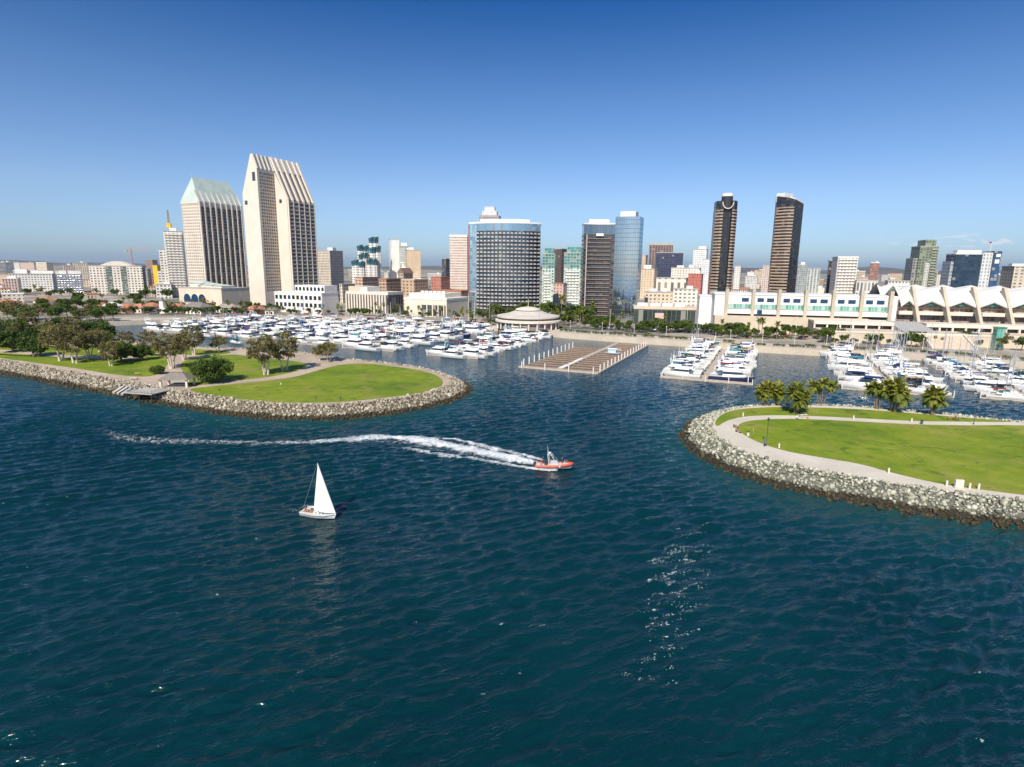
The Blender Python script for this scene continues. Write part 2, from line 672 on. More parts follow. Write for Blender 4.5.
bp = t.n('Bump', Strength=0.9, Distance=0.12, Height=g3)
t.put(b.inputs['Normal'], bp.outputs[0])

m_path = plain((0.60, 0.53, 0.42), 0.85, 0.10, 0.15, name='concrete_path', bump=0.02)
m_earth = plain((0.46, 0.36, 0.26), 0.9, 0.2, 0.10, name='tan_path', bump=0.04)
m_conc = plain((0.46, 0.42, 0.36), 0.85, 0.14, 0.2, name='concrete')
m_sand = plain((0.52, 0.44, 0.34), 0.9, 0.12, 0.1, name='promenade_paving')
m_asph = plain((0.10, 0.10, 0.10), 0.9, 0.15, 0.1, name='asphalt')


def m_rock(name, lo, mid, hi):
    m, t, b = new_mat(name)
    pos = t.pos()
    at = t.n('Attribute', {'attribute_name': 'tint'}).outputs['Fac']
    z = t.n('SeparateXYZ', Vector=pos).outputs[2]
    n = t.noise(1.3, 4, pos)
    n2 = t.noise(0.16, 2, pos)
    col = t.ramp(at, [(0.0, lo), (0.5, mid), (1.0, hi)])
    col = t.mix(t.m('MULTIPLY', n, 0.5), col, tuple(c * 0.55 for c in mid))
    edge = t.m('ADD', t.m('MULTIPLY', n2, 1.35), t.m('MULTIPLY', n, 0.6))
    wet = t.ramp(t.m('SUBTRACT', z, edge), [(0.0, (1, 1, 1)), (0.42, (0, 0, 0))])
    weed = t.ramp(at, [(0.0, (0.022, 0.018, 0.008)), (1.0, (0.075, 0.055, 0.022))])
    col = t.mix(wet, col, weed)
    t.put(b.inputs['Base Color'], col)
    b.inputs['Roughness'].default_value = 0.85
    bp = t.n('Bump', Strength=0.7, Distance=0.12, Height=n)
    t.put(b.inputs['Normal'], bp.outputs[0])
    return m


m_rock_left = m_rock('tan_rock', (0.10, 0.08, 0.055), (0.38, 0.32, 0.225), (0.60, 0.53, 0.41))
m_rock_right = m_rock('grey_green_rock', (0.095, 0.10, 0.075), (0.39, 0.37, 0.27), (0.66, 0.625, 0.50))


# ------------------------------------------------------------------ the two points: base, rocks
def outward(line, cw):
    n = len(line)
    out = []
    for i, p in enumerate(line):
        d = (line[min(i + 1, n - 1)] - line[max(i - 1, 0)]).normalized()
        out.append(Vector((d.y, -d.x)) if cw else Vector((-d.y, d.x)))
    return out


def rock_template(seed):
    bm = bmesh.new()
    bmesh.ops.create_icosphere(bm, subdivisions=1, radius=1)
    r = random.Random(seed)
    for v in bm.verts:
        v.co *= 0.72 + 0.42 * r.random()
    bm.verts.ensure_lookup_table()
    V = np.array([v.co[:] for v in bm.verts])
    Fa = np.array([[v.index for v in f.verts] for f in bm.faces])
    bm.free()
    return V, Fa


ROCKS = [rock_template(s) for s in (1, 2, 3, 4)]


def rotmats(n):
    q = RNG.normal(size=(n, 4))
    q /= np.linalg.norm(q, axis=1)[:, None]
    w, x, y, z = q.T
    return np.stack([1 - 2 * (y * y + z * z), 2 * (x * y - z * w), 2 * (x * z + y * w), 2 * (x * y + z * w), 1 - 2 * (x * x + z * z), 2 * (y * z - x * w),
                     2 * (x * z - y * w), 2 * (y * z + x * w), 1 - 2 * (x * x + y * y)], 1).reshape(n, 3, 3)


def rock_bank(name, line, cw, mat, width, size, keep=lambda p: True, label=None):
    L = resample(line, 0.62)
    nrm = outward(L, cw)
    C, S = [], []
    for p, nn in zip(L, nrm):
        if not keep(p):
            continue
        s = -0.3
        while s < width:
            f = s / width
            z = LAND_Z + 0.15 - (LAND_Z + 0.9) * max(0, f) ** 1.15
            q = p + nn * (s + random.uniform(-.35, .35)) + Vector((-nn.y, nn.x)) * random.uniform(-.6, .6)
            C.append((q.x, q.y, z + random.uniform(-.12, .22)))
            S.append(size * min(2.1, random.lognormvariate(-.12, .38)))
            s += 0.50
    C = np.array(C)
    S = np.array(S)
    n = len(C)
    Rm = rotmats(n)
    Vs, Fs, At = [], [], []
    base = 0
    kind = RNG.integers(0, len(ROCKS), n)
    for k, (tv, tf) in enumerate(ROCKS):
        idx = np.where(kind == k)[0]
        sq = np.stack([np.ones(len(idx)), RNG.uniform(.7, 1, len(idx)), RNG.uniform(.5, .85, len(idx))], 1)
        v = tv[None] * sq[:, None, :] * S[idx][:, None, None]
        v = np.einsum('nij,nkj->nki', Rm[idx], v) + C[idx][:, None, :]
        Vs.append(v.reshape(-1, 3))
        Fs.append((tf[None] + (np.arange(len(idx)) * len(tv))[:, None, None]).reshape(-1, 3) + base)
        At.append(np.repeat(RNG.random(len(idx)), len(tv)))
        base += len(idx) * len(tv)
    o = np_mesh(name, np.concatenate(Vs), np.concatenate(Fs), mat, {'tint': np.concatenate(At)})
    tag(o, label, 'rocks', kind='stuff')
    # the bank the rocks lie on
    mb = MB()
    rings = [[(p.x, p.y, LAND_Z - 0.05), (p.x + nn.x * width * .5, p.y + nn.y * width * .5, LAND_Z * .45), (p.x + nn.x * width, p.y + nn.y * width, -0.9),
              (p.x + nn.x * (width + 6), p.y + nn.y * (width + 6), -3)] for p, nn in zip(L, nrm)]
    mb.loft(rings, 0, closed=False, smooth=False)
    o = mb.build(name.replace('rocks', 'bank_ground'), mat)
    tag(o, label.replace('boulders', 'bank slope beneath the boulders'), 'bank', kind='structure')


tag(sheet('peninsula_ground', left_top, LAND_Z, m_earth), 'tan bare ground and paths of the left grassy point', 'ground', kind='structure')
tag(sheet('point_footpath', right_top, LAND_Z, m_path), 'pale concrete walk looping round the right grassy point', 'path', kind='structure')
rock_bank('shore_rocks', left_top, True, m_rock_left, 9.2, 0.41, lambda p: p.y < 345 and p.x > -330, 'tan boulders lining the shore of the left point')
rock_bank('point_rocks', right_top, False, m_rock_right, 9.0, 0.37, lambda p: p.x < 330, 'grey green boulders lining the shore of the right point')

# lawns
LAWN_MAIN = [(183, 389.6), (218, 397), (256, 401), (297, 403), (341, 402), (385, 398), (423, 392.5), (439, 387.5), (444, 383), (440, 377), (430, 372.8), (414, 369),
             (385, 365.3), (364, 363.2), (340, 364.5), (326, 368), (312, 372), (297, 376.5), (268, 380.5), (239, 383.3), (209, 386.3)]
LAWN_UP = [(178, 366), (186, 359.5), (206, 357), (230, 354), (250, 356), (277, 359.5), (300, 361.5), (309, 365), (300, 369.5), (290, 373), (268, 377), (239, 380.3), (212, 383.5), (188, 386.5), (190, 378)]
LAWN_WEST = [(-120, 350), (-40, 351), (12, 353.5), (49, 356), (78, 359), (141, 359), (150, 353.5), (162, 355), (170, 360), (166, 367), (158, 375.5), (137, 377), (107, 373.5), (78, 368.5),
             (39, 363), (0, 358), (-60, 349.5)]
LAWN_BACK = [(-150, 330), (0, 331), (60, 331), (96, 336), (110, 341.5), (135, 345), (160, 348), (222, 350), (235, 352.5), (205, 356.5), (160, 352), (120, 355.5), (70, 355.5), (20, 350), (-60, 347)]
for lst, nm, lb in ((LAWN_MAIN, 'lawn', 'big rounded lawn at the tip of the left point'), (LAWN_UP, 'lawn', 'lawn between the path and the tall trees on the left point'),
                    (LAWN_WEST, 'lawn', 'long lawn strip along the seawall path at far left'), (LAWN_BACK, 'lawn', 'lawn under the trees behind the left point')):
    tag(sheet(nm, smooth_line(poly_px(lst, LAND_Z + .03), 2, True), LAND_Z + .03, m_grass), lb, 'lawn', kind='structure')
LAWN_R = [(1330, 520), (1100, 503), (1024, 495), (981, 489.5), (943, 484.5), (891, 472.5), (860, 463.5), (825.5, 458), (784, 451), (756, 441.5), (741, 433), (737.5, 427.5), (739, 423.6),
          (751, 420), (791, 418.3), (843, 420.5), (912, 424.3), (964, 425.4), (1024, 424.8), (1130, 431), (1330, 446)]
LAWN_R2 = [(714.5, 423), (718, 417), (727, 411.5), (745, 408.3), (770, 407), (800, 407), (830, 407.8), (863, 409.3), (905, 412.5), (946, 416), (985, 419), (1024, 422.2), (960, 421.5), (912, 421),
           (843, 417.2), (791, 415), (755, 415.4), (738, 417.3), (725, 421.2), (717, 427)]
tag(sheet('lawn', smooth_line(poly_px(LAWN_R, LAND_Z + .03), 2, True), LAND_Z + .03, m_grass), 'large open lawn of the right point inside the walk', 'lawn', kind='structure')
tag(sheet('lawn', smooth_line(poly_px(LAWN_R2, LAND_Z + .03), 2, True), LAND_Z + .03, m_grass), 'narrow lawn under the palms on the right point', 'lawn', kind='structure')

# ------------------------------------------------------------------ the mainland
s0, s1 = shore[0], shore[-1]
city_pts = [(-1400, 420), (s0.x, s0.y)] + [tuple(p) for p in shore[1:]] + [(1500, 60), (42000, 60), (42000, 42000), (-42000, 42000), (-42000, 420)]
tag(sheet('ground', city_pts, 2.9, m_city), 'flat city ground behind the waterfront', 'ground', kind='structure')
inner = []
nn = outward(shore, False)
mb = MB()
prom = [p + n_ * 22 for p, n_ in zip(shore, nn)]
for i in range(len(shore) - 1):
    a, b_, c, d = shore[i], shore[i + 1], prom[i + 1], prom[i]
    mb.face([(a.x, a.y, 2.93), (b_.x, b_.y, 2.93), (c.x, c.y, 2.93), (d.x, d.y, 2.93)])
tag(mb.build('promenade_path', m_sand), 'sandy paved promenade along the marina seawall', 'path', kind='structure')
mb = MB()
for i in range(len(shore) - 1):
    mb.wall(shore[i], shore[i + 1], -1.5, 3.35)
    a, b_ = shore[i], shore[i + 1]
    c, d = a + nn[i] * .7, b_ + nn[i + 1] * .7
    mb.face([(a.x, a.y, 3.35), (b_.x, b_.y, 3.35), (d.x, d.y, 3.35), (c.x, c.y, 3.35)])
    mb.wall(d, c, 2.9, 3.35)
tag(mb.build('sea_wall', m_sand), 'pale concrete seawall along the back of the marina', 'seawall')

# ------------------------------------------------------------------ hills
m_hill, t, b = new_mat('hill')
pos = t.pos()
hn = t.noise(0.0016, 5, pos)
t.put(b.inputs['Base Color'], t.ramp(hn, [(0.35, (0.055, 0.065, 0.045)), (0.65, (0.16, 0.13, 0.095))]))
b.inputs['Roughness'].default_value = 0.95


def hill(pts, Y, depth, lb):
    """ridge through the pixels pts at distance Y"""
    P = [A(x, y, Y) for x, y in pts]
    xs = np.linspace(P[0].x, P[-1].x, 160)
    hz = np.interp(xs, [p.x for p in P], [p.z for p in P])
    hz = np.maximum(0, hz - 3 + (np.convolve(RNG.normal(size=160 + 8), np.ones(9) / 9, 'valid')) * hz * 0.10)
    ts = np.linspace(-1, 1, 24)
    rows = []
    for tt in ts:
        pr = math.cos(tt * PI / 2) ** 1.3
        jit = np.convolve(RNG.normal(size=160 + 4), np.ones(5) / 5, 'valid') * 0.07
        rows.append(np.stack([xs, np.full(160, Y + tt * depth) + jit * depth, hz * np.clip(pr * (1 + jit * (1 - abs(tt))), 0, 1.02) + 2.5 - (abs(tt) > .99) * 2], 1))
    V = np.concatenate(rows)
    i = np.arange(23)[:, None] * 160 + np.arange(159)[None]
    Fq = np.stack([i, i + 1, i + 161, i + 160], -1).reshape(-1, 4)
    tag(np_mesh('hill', V, Fq, m_hill, smooth=True), lb, 'hill', kind='structure')


hill([(-160, 262), (-60, 258), (0, 261), (12, 260), (30, 263), (60, 264.5), (100, 262.5), (140, 264), (200, 265.5), (300, 266), (330, 266.5)], 14000, 2500, 'long hazy blue ridge at far left horizon')
hill([(838, 273), (850, 271.2), (862, 268.2), (871, 266.5), (880, 267.2), (890, 269.5), (903, 272), (925, 273)], 13000, 1800, 'small rounded hazy mountain right of the dark towers')
hill([(300, 267.5), (420, 266), (520, 266.2), (640, 267), (700, 268.2), (760, 268), (800, 269.5), (840, 271), (900, 271.5), (1000, 270.5), (1100, 271.5), (1240, 272)], 12000, 1800, 'low dark ridge along the city horizon')

# ------------------------------------------------------------------ foam
m_foam, t, b = new_mat('foam')
uv = t.n('UVMap').outputs[0]
us = t.n('SeparateXYZ', Vector=uv)
pos = t.pos()
f1 = t.noise(0.55, 5, pos, 0.7, 1.2)
f2 = t.noise(2.6, 4, pos, 0.7)
dens = us.outputs[1]
k = t.m('ADD', t.m('MULTIPLY', f1, 0.62), t.m('MULTIPLY', f2, 0.38))
thr = t.m('SUBTRACT', 0.80, t.m('MULTIPLY', dens, 0.53))
alpha = t.m('MINIMUM', t.m('MAXIMUM', t.m('MULTIPLY', t.m('SUBTRACT', k, thr), 3.6), 0.0), 1.0)
b.inputs['Base Color'].default_value = (0.82, 0.84, 0.84, 1)
b.inputs['Roughness'].default_value = 0.7
t.put(b.inputs['Alpha'], alpha)
bp = t.n('Bump', Strength=0.8, Distance=0.25, Height=f2)
t.put(b.inputs['Normal'], bp.outputs[0])


def foam(name, pts, label, cat='wake'):
    """pts: (px, py, half width m, density, ridge height m)"""
    P = [G(p[0], p[1], 0.1).to_2d() for p in pts]
    W = [p[2:] for p in pts]
    # dense points with interpolated properties
    L = [0.0]
    for a, b2 in zip(P, P[1:]):
        L.append(L[-1] + (b2 - a).length)
    s = np.arange(0, L[-1], min(0.6, L[-1] / 30))
    xs = np.interp(s, L, [p.x for p in P])
    ys = np.interp(s, L, [p.y for p in P])
    ker = np.ones(9) / 9
    xs[4:-4] = np.convolve(xs, ker, 'valid')
    ys[4:-4] = np.convolve(ys, ker, 'valid')
    hw, de, rh = (np.interp(s, L, [w[i] for w in W]) for i in range(3))
    nz = np.convolve(RNG.normal(size=len(s) + 14), np.ones(15) / 15, 'valid')
    nx_, ny_ = -np.gradient(ys), np.gradient(xs)
    nl = np.hypot(nx_, ny_)
    nx_, ny_ = nx_ / nl, ny_ / nl
    K = 15
    rings, uvs = [], []
    V, UV = [], []
    for j in range(K):
        c = (j / (K - 1) - 0.5) * 2
        ww = 1.7 * hw * (1 + 0.9 * nz) * c
        X, Y = xs + nx_ * ww, ys + ny_ * ww
        prof = math.cos(c * PI / 2)
        jit = RNG.normal(size=len(s)) * 0.25
        Z = wave_h(X, Y) + 0.06 + rh * prof * (0.75 + jit)
        V.append(np.stack([X, Y, Z], 1))
        UV.append(de * (prof ** 0.6))
    V = np.concatenate(V)
    UV = np.concatenate(UV)
    n = len(s)
    i = np.arange(K - 1)[:, None] * n + np.arange(n - 1)[None]
    Fq = np.stack([i, i + n, i + n + 1, i + 1], -1).reshape(-1, 4)
    o = np_mesh(name, V, Fq, m_foam, smooth=True)
    ul = o.data.uv_layers.new(name='UVMap')
    li = np.empty(len(o.data.loops), np.int32)
    o.data.loops.foreach_get('vertex_index', li)
    ul.data.foreach_set('uv', np.stack([np.zeros(len(li)), UV[li]], 1).astype(np.float32).ravel())
    if o.data.polygons[0].normal.z < 0:
        o.data.flip_normals()
    tag(o, label, cat, kind='stuff')


foam('wake_foam', [(95, 428, 2.5, .50, .0), (120, 436.5, 2.5, .6, .0), (160, 440.5, 2.2, .66, .0), (210, 441.5, 1.9, .68, .05), (260, 442.5, 1.7, .68, .05), (310, 442, 1.8, .74, .1), (345, 439.5, 2.2, .86, .15),
                   (380, 437, 2.6, .95, .3), (410, 438.5, 2.6, 1.0, .4), (440, 444, 2.3, 1.0, .45), (470, 450, 1.9, 1.0, .45), (500, 456, 1.7, 1.0, .45), (525, 461, 1.6, 1.1, .45), (547, 466.5, 1.1, 1.1, .35)],
     'white churned foam trail behind the orange patrol boat')
foam('wake_foam', [(350, 440, 2.5, .5, .0), (400, 441, 4.5, .62, .05), (440, 446, 4.2, .62, .05), (480, 452, 3.6, .62, .05), (515, 459, 2.8, .62, .05), (545, 466.5, 1.6, .6, .0)],
     'thin wide veil of foam under the patrol boat wake')
foam('wake_foam', [(400, 435.5, .8, .4, .1), (440, 438.5, 1.1, .75, .3), (458, 440, 1.2, .85, .45), (478, 445, 1.2, .85, .35), (505, 451, .9, .8, .3), (530, 456.5, .8, .85, .3), (545, 461, .6, .9, .3)],
     'upper curling arm of foam in the patrol boat wake')
foam('wake_foam', [(395, 446.5, .8, .4, .1), (415, 450, 1.2, .8, .3), (440, 455, 1.1, .8, .3), (470, 458, .9, .75, .25), (500, 463, .9, .8, .25), (525, 467.5, .9, .9, .25), (545, 470, .8, 1.0, .25), (558, 470.5, .5, 1.0, .2)],
     'lower arm of foam beside the patrol boat wake')
foam('wake_foam', [(228, 489, .9, .35, 0), (246, 494, 1.1, .46, 0), (262, 503, 1.2, .42, 0), (285, 507, 1.0, .44, 0), (304, 514, .6, .55, 0.02)], 'faint streak of foam trailing the white sailboat')
foam('wake_foam', [(150, 496, .3, .5, 0), (170, 499, .3, .2, 0)], 'tiny fleck of foam left of the sailboat')


# ------------------------------------------------------------------ the air
m_haze = bpy.data.materials.new('haze_air')
m_haze.use_nodes = True
ht = m_haze.node_tree
ht.nodes.clear()
ho = ht.nodes.new('ShaderNodeOutputMaterial')
hv = ht.nodes.new('ShaderNodeVolumePrincipled')
hv.inputs['Color'].default_value = (0.72, 0.84, 1.0, 1)
hv.inputs['Density'].default_value = 2.2e-5
hv.inputs['Anisotropy'].default_value = 0.2
ht.links.new(hv.outputs[0], ho.inputs['Volume'])
mb = MB()
mb.box(-45000, 45000, -5000, 45000, -6, 520)
haze = mb.build('haze', m_haze)
tag(haze, 'thin pale haze lying over the bay and the city', 'haze', kind='stuff')


# white flecks standing in for reflected glints right of the middle, lone whitecaps elsewhere
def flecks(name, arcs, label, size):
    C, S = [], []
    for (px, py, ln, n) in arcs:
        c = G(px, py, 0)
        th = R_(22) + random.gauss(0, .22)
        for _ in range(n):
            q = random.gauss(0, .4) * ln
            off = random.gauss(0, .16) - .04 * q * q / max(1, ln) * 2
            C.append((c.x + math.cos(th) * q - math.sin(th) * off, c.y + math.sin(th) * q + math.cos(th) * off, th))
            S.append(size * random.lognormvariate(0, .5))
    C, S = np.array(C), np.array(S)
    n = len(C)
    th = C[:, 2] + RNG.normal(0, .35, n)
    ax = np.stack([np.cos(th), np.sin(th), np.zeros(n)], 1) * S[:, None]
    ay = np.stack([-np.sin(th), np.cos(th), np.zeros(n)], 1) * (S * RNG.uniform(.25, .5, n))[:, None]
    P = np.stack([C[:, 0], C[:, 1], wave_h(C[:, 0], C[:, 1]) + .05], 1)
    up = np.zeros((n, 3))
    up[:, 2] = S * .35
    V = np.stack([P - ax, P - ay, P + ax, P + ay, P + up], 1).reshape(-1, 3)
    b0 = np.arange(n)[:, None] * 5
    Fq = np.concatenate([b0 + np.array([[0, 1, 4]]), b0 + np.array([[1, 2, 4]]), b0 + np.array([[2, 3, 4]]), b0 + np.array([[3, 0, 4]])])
    o = np_mesh(name, V, Fq, plain((.46, .52, .52), .5, .05, name='glint_foam_fleck'))
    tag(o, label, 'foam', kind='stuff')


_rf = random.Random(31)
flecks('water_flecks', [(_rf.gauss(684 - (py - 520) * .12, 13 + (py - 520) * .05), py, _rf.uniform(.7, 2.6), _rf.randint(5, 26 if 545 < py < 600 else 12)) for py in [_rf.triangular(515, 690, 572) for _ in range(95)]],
       'patch of white flecks modelled as reflected light glints on water right of centre', .065)
flecks('water_flecks', [(_rf.uniform(20, 1000), _rf.uniform(480, 755), .5, _rf.randint(2, 6)) for _ in range(22)], 'scattered tiny whitecap flecks over the open bay', .06)
# ------------------------------------------------------------------ plants
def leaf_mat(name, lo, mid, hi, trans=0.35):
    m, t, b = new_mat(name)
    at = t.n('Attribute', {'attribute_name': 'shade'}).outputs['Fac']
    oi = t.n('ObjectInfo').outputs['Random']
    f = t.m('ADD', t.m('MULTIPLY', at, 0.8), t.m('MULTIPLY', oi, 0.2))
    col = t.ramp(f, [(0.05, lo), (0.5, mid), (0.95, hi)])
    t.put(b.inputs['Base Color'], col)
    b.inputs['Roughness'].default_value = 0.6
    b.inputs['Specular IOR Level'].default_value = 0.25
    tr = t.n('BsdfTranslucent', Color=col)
    mx = t.n('MixShader', Fac=trans)
    out = t.t.nodes['Material Output']
    t.t.links.new(b.outputs[0], mx.inputs[1])
    t.t.links.new(tr.outputs[0], mx.inputs[2])
    t.t.links.new(mx.outputs[0], out.inputs['Surface'])
    return m


L_EUC = leaf_mat('olive_leaf', (0.07, 0.07, 0.02), (0.21, 0.18, 0.065), (0.35, 0.29, 0.12))
L_FIG = leaf_mat('dark_leaf', (0.022, 0.048, 0.008), (0.078, 0.125, 0.019), (0.16, 0.21, 0.035))
L_GRN = leaf_mat('green_leaf', (0.03, 0.055, 0.010), (0.09, 0.135, 0.022), (0.18, 0.21, 0.045))
L_YEL = leaf_mat('bright_leaf', (0.06, 0.08, 0.010), (0.15, 0.17, 0.02), (0.25, 0.25, 0.04))
L_PLM = leaf_mat('palm_leaf', (0.04, 0.065, 0.008), (0.155, 0.175, 0.02), (0.30, 0.265, 0.045), 0.15)
M_BARK = plain((0.20, 0.15, 0.11), 0.9, 0.25, 1.5, name='bark', bump=0.05)
M_PALE = plain((0.60, 0.50, 0.40), 0.85, 0.2, 1.2, name='pale_bark', bump=0.04)


def leaves(name, clumps, n, size, mat, parent, flat=0.0, hide=0.25):
    """clumps: (x,y,z,radius); n leaf-sized faces in each, scattered through the clump"""
    Cs, Sh = [], []
    for (x, y, z, r) in clumps:
        k = max(6, int(n * (0.7 + 0.6 * random.random())))
        d = RNG.normal(size=(k, 3))
        d /= np.linalg.norm(d, axis=1)[:, None]
        rr = r * RNG.random(k)[:, None] ** 0.45
        Cs.append(np.array([x, y, z]) + d * rr * np.array([1, 1, 0.75]))
        Sh.append(np.clip(RNG.normal(0.5, 0.16) + RNG.normal(0, 0.16, k), 0, 1))
    C = np.concatenate(Cs)
    S = np.concatenate(Sh)
    k = len(C)
    nrm = RNG.normal(size=(k, 3)) + np.array([0, 0, 0.7])
    nrm /= np.linalg.norm(nrm, axis=1)[:, None]
    tg = np.cross(nrm, RNG.normal(size=(k, 3)))
    tg /= np.linalg.norm(tg, axis=1)[:, None]
    bt = np.cross(nrm, tg)
    sz = size * RNG.uniform(.6, 1.3, k)[:, None]
    V = np.stack([C - tg * sz, C - bt * sz * .55, C + tg * sz, C + bt * sz * .55], 1).reshape(-1, 3)
    Fq = np.arange(4 * k).reshape(-1, 4)
    return np_mesh(name, V, Fq, mat, {'shade': np.repeat(S, 4)}, parent=parent)


def make_tree(name, label, h, cr, trunk_h, mat_l, mat_b, nclump, nleaf, lsize, trunks=1, spread=0.75, squash=0.55, tr=0.3, cl=(.20, .36)):
    """crown radius cr; trunks rise from one foot"""
    root = thing(name, label, 'tree')
    cz = trunk_h + (h - trunk_h) * 0.5
    clumps = []
    for i in range(nclump):
        a = random.random() * 2 * PI
        rr = cr * math.sqrt(random.random()) * 0.82
        zz = cz + (h - trunk_h) * 0.5 * random.uniform(-0.8, 0.82) * math.sqrt(max(0.05, 1 - (rr / cr) ** 2))
        clumps.append((rr * math.cos(a), rr * math.sin(a), zz, cr * random.uniform(*cl)))
    leaves('crown', clumps, nleaf, lsize, mat_l, root)
    mb = MB()
    for k in range(trunks):
        a = 2 * PI * k / trunks + random.random()
        off = 0 if trunks == 1 else tr * 2.2
        foot = Vector((off * math.cos(a), off * math.sin(a), -0.3))
        lean = cr * (0.12 if trunks == 1 else 0.32)
        top = Vector((lean * math.cos(a), lean * math.sin(a), trunk_h + (h - trunk_h) * 0.25))
        mid = foot.lerp(top, 0.5) + Vector((random.uniform(-.4, .4), random.uniform(-.4, .4), 0))
        mb.tube([foot + Vector((0, 0, 0)), foot.lerp(mid, .3), mid, top], [tr * 1.5, tr * 1.1, tr * .85, tr * .6], 7)
        near = sorted(clumps, key=lambda c: (Vector(c[:3]) - top).length)[:: max(1, len(clumps) // max(3, int(9 / trunks)))]
        for c in near:
            e = Vector(c[:3])
            q = top.lerp(e, .5) + Vector((0, 0, -0.12 * (e - top).length))
            st = mid.lerp(top, random.uniform(.4, 1))
            mb.tube([st, q, e], [tr * .5, tr * .33, tr * .12], 5)
    mb.build('trunk', mat_b, root)
    return root


def frond_mesh(L, droop, nleaf=24, wid=0.55):
    """one arching frond along +x, as quads"""
    V, Fq = [], []
    pts = []
    for i in range(9):
        s = i / 8
        pts.append(np.array([L * s * (1 - .22 * droop * s), 0, L * (0.42 * s * (1.25 - droop) - droop * 0.62 * s * s)]))
    pts = np.array(pts)
    for i in range(nleaf):
        s = 0.12 + 0.88 * i / (nleaf - 1)
        p = np.array([np.interp(s * 8, range(9), pts[:, j]) for j in range(3)])
        d = np.array([np.interp(min(8, s * 8 + .5), range(9), pts[:, j]) for j in range(3)]) - p
        d = d / (np.linalg.norm(d) + 1e-6)
        ll = wid * L * 0.5 * (1 - 0.75 * abs(s - .45))
        for sg in (-1, 1):
            tip = p + d * ll * .55 + np.array([0, sg * ll * .8, -ll * .35])
            w = np.array([d[0], 0, d[2]]) * L * .026
            k = len(V)
            V += [p - w, p + w, tip + w * .4, tip - w * .4]
            Fq.append([k, k + 1, k + 2, k + 3])
    for i in range(8):
        k = len(V)
        w = L * 0.012
        V += [pts[i] + [0, w, 0], pts[i] - [0, w, 0], pts[i + 1] - [0, w * .6, 0], pts[i + 1] + [0, w * .6, 0]]
        Fq.append([k, k + 1, k + 2, k + 3])
    return np.array(V), np.array(Fq)


FRONDS = [frond_mesh(1.0, d) for d in (0.25, 0.6, 0.95, 1.25)]


def palm_crown(heads, L, nf, name, mat, parent):
    Vs, Fs, Sh = [], [], []
    base = 0
    for hd in heads:
        for i in range(nf):
            q = i / nf
            fv, ff = FRONDS[min(3, int(q * 4))]
            a = i * 2.399 + random.random() * .5
            s = L * random.uniform(.8, 1.15)
            pit = random.uniform(-.25, .15) + (0.75 - q) * 1.0
            cp, sp = math.cos(pit), math.sin(pit)
            v = fv * s
            v = np.stack([v[:, 0] * cp - v[:, 2] * sp, v[:, 1], v[:, 0] * sp + v[:, 2] * cp], 1)
            v = np.stack([v[:, 0] * math.cos(a) - v[:, 1] * math.sin(a), v[:, 0] * math.sin(a) + v[:, 1] * math.cos(a), v[:, 2]], 1) + np.array(hd)
            Vs.append(v)
            Fs.append(ff + base)
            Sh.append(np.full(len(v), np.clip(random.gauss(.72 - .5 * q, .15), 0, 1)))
            base += len(v)
    return np_mesh(name, np.concatenate(Vs), np.concatenate(Fs), mat, {'shade': np.concatenate(Sh)}, parent=parent)


def make_palm(name, label, heads, L, nf, tr):
    """heads: list of (x,y,z) trunk tops leaning from one foot"""
    root = thing(name, label, 'palm tree')
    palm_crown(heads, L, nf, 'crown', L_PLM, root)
    mb = MB()
    for x, y, z in heads:
        f = Vector((x * .22, y * .22, -0.2))
        e = Vector((x, y, z))
        mid = f.lerp(e, .5) + Vector((-x * .14, -y * .14, 0))
        mb.tube([f, mid, e], [tr * 1.25, tr, tr * .9], 7)
    mb.build('trunk', M_BARK, root)
    return root


# --- trees of the left point
euc = [make_tree('eucalyptus_tree', 'tall airy pale-trunked tree', 17.0, 7.4, 4.0, L_EUC, M_PALE, 66, 62, .40, 3, tr=.36, cl=(.14, .26)),
       make_tree('eucalyptus_tree', 'tall airy pale-trunked tree', 15.5, 6.4, 3.4, L_EUC, M_PALE, 52, 62, .38, 2, tr=.36, cl=(.14, .26))]
fig = [make_tree('fig_tree', 'dark dense spreading tree', 9.6, 8.2, 1.5, L_FIG, M_BARK, 60, 110, .46, 1, tr=.5),
       make_tree('fig_tree', 'dark dense round tree', 9.4, 6.6, 1.3, L_FIG, M_BARK, 46, 110, .46, 1, tr=.45)]
thin = make_tree('sapling_tree', 'small sparse tree', 9.0, 5.4, 2.6, L_EUC, M_PALE, 30, 60, .38, 3, tr=.18)
rnd = [make_tree('shade_tree', 'round green tree', 7.0, 3.6, 1.8, L_GRN, M_BARK, 20, 55, .42, 1, tr=.22),
       make_tree('shade_tree', 'bright green tree', 6.0, 4.0, 1.3, L_YEL, M_BARK, 20, 55, .42, 1, tr=.22),
       make_tree('dark_shade_tree', 'dark green tree', 8.5, 4.6, 2.2, L_FIG, M_BARK, 22, 55, .50, 1, tr=.25),  # dark-leaved variant of the shade tree, no particular species
       make_tree('airy_shade_tree', 'brownish airy tree', 8.5, 4.4, 2.4, L_EUC, M_BARK, 18, 45, .46, 1, tr=.22)]  # brownish airy variant of the shade tree, no particular species
fan = make_palm('fan_palm', 'slim tall palm', [(0, 0, 9.5)], 2.2, 26, .2)
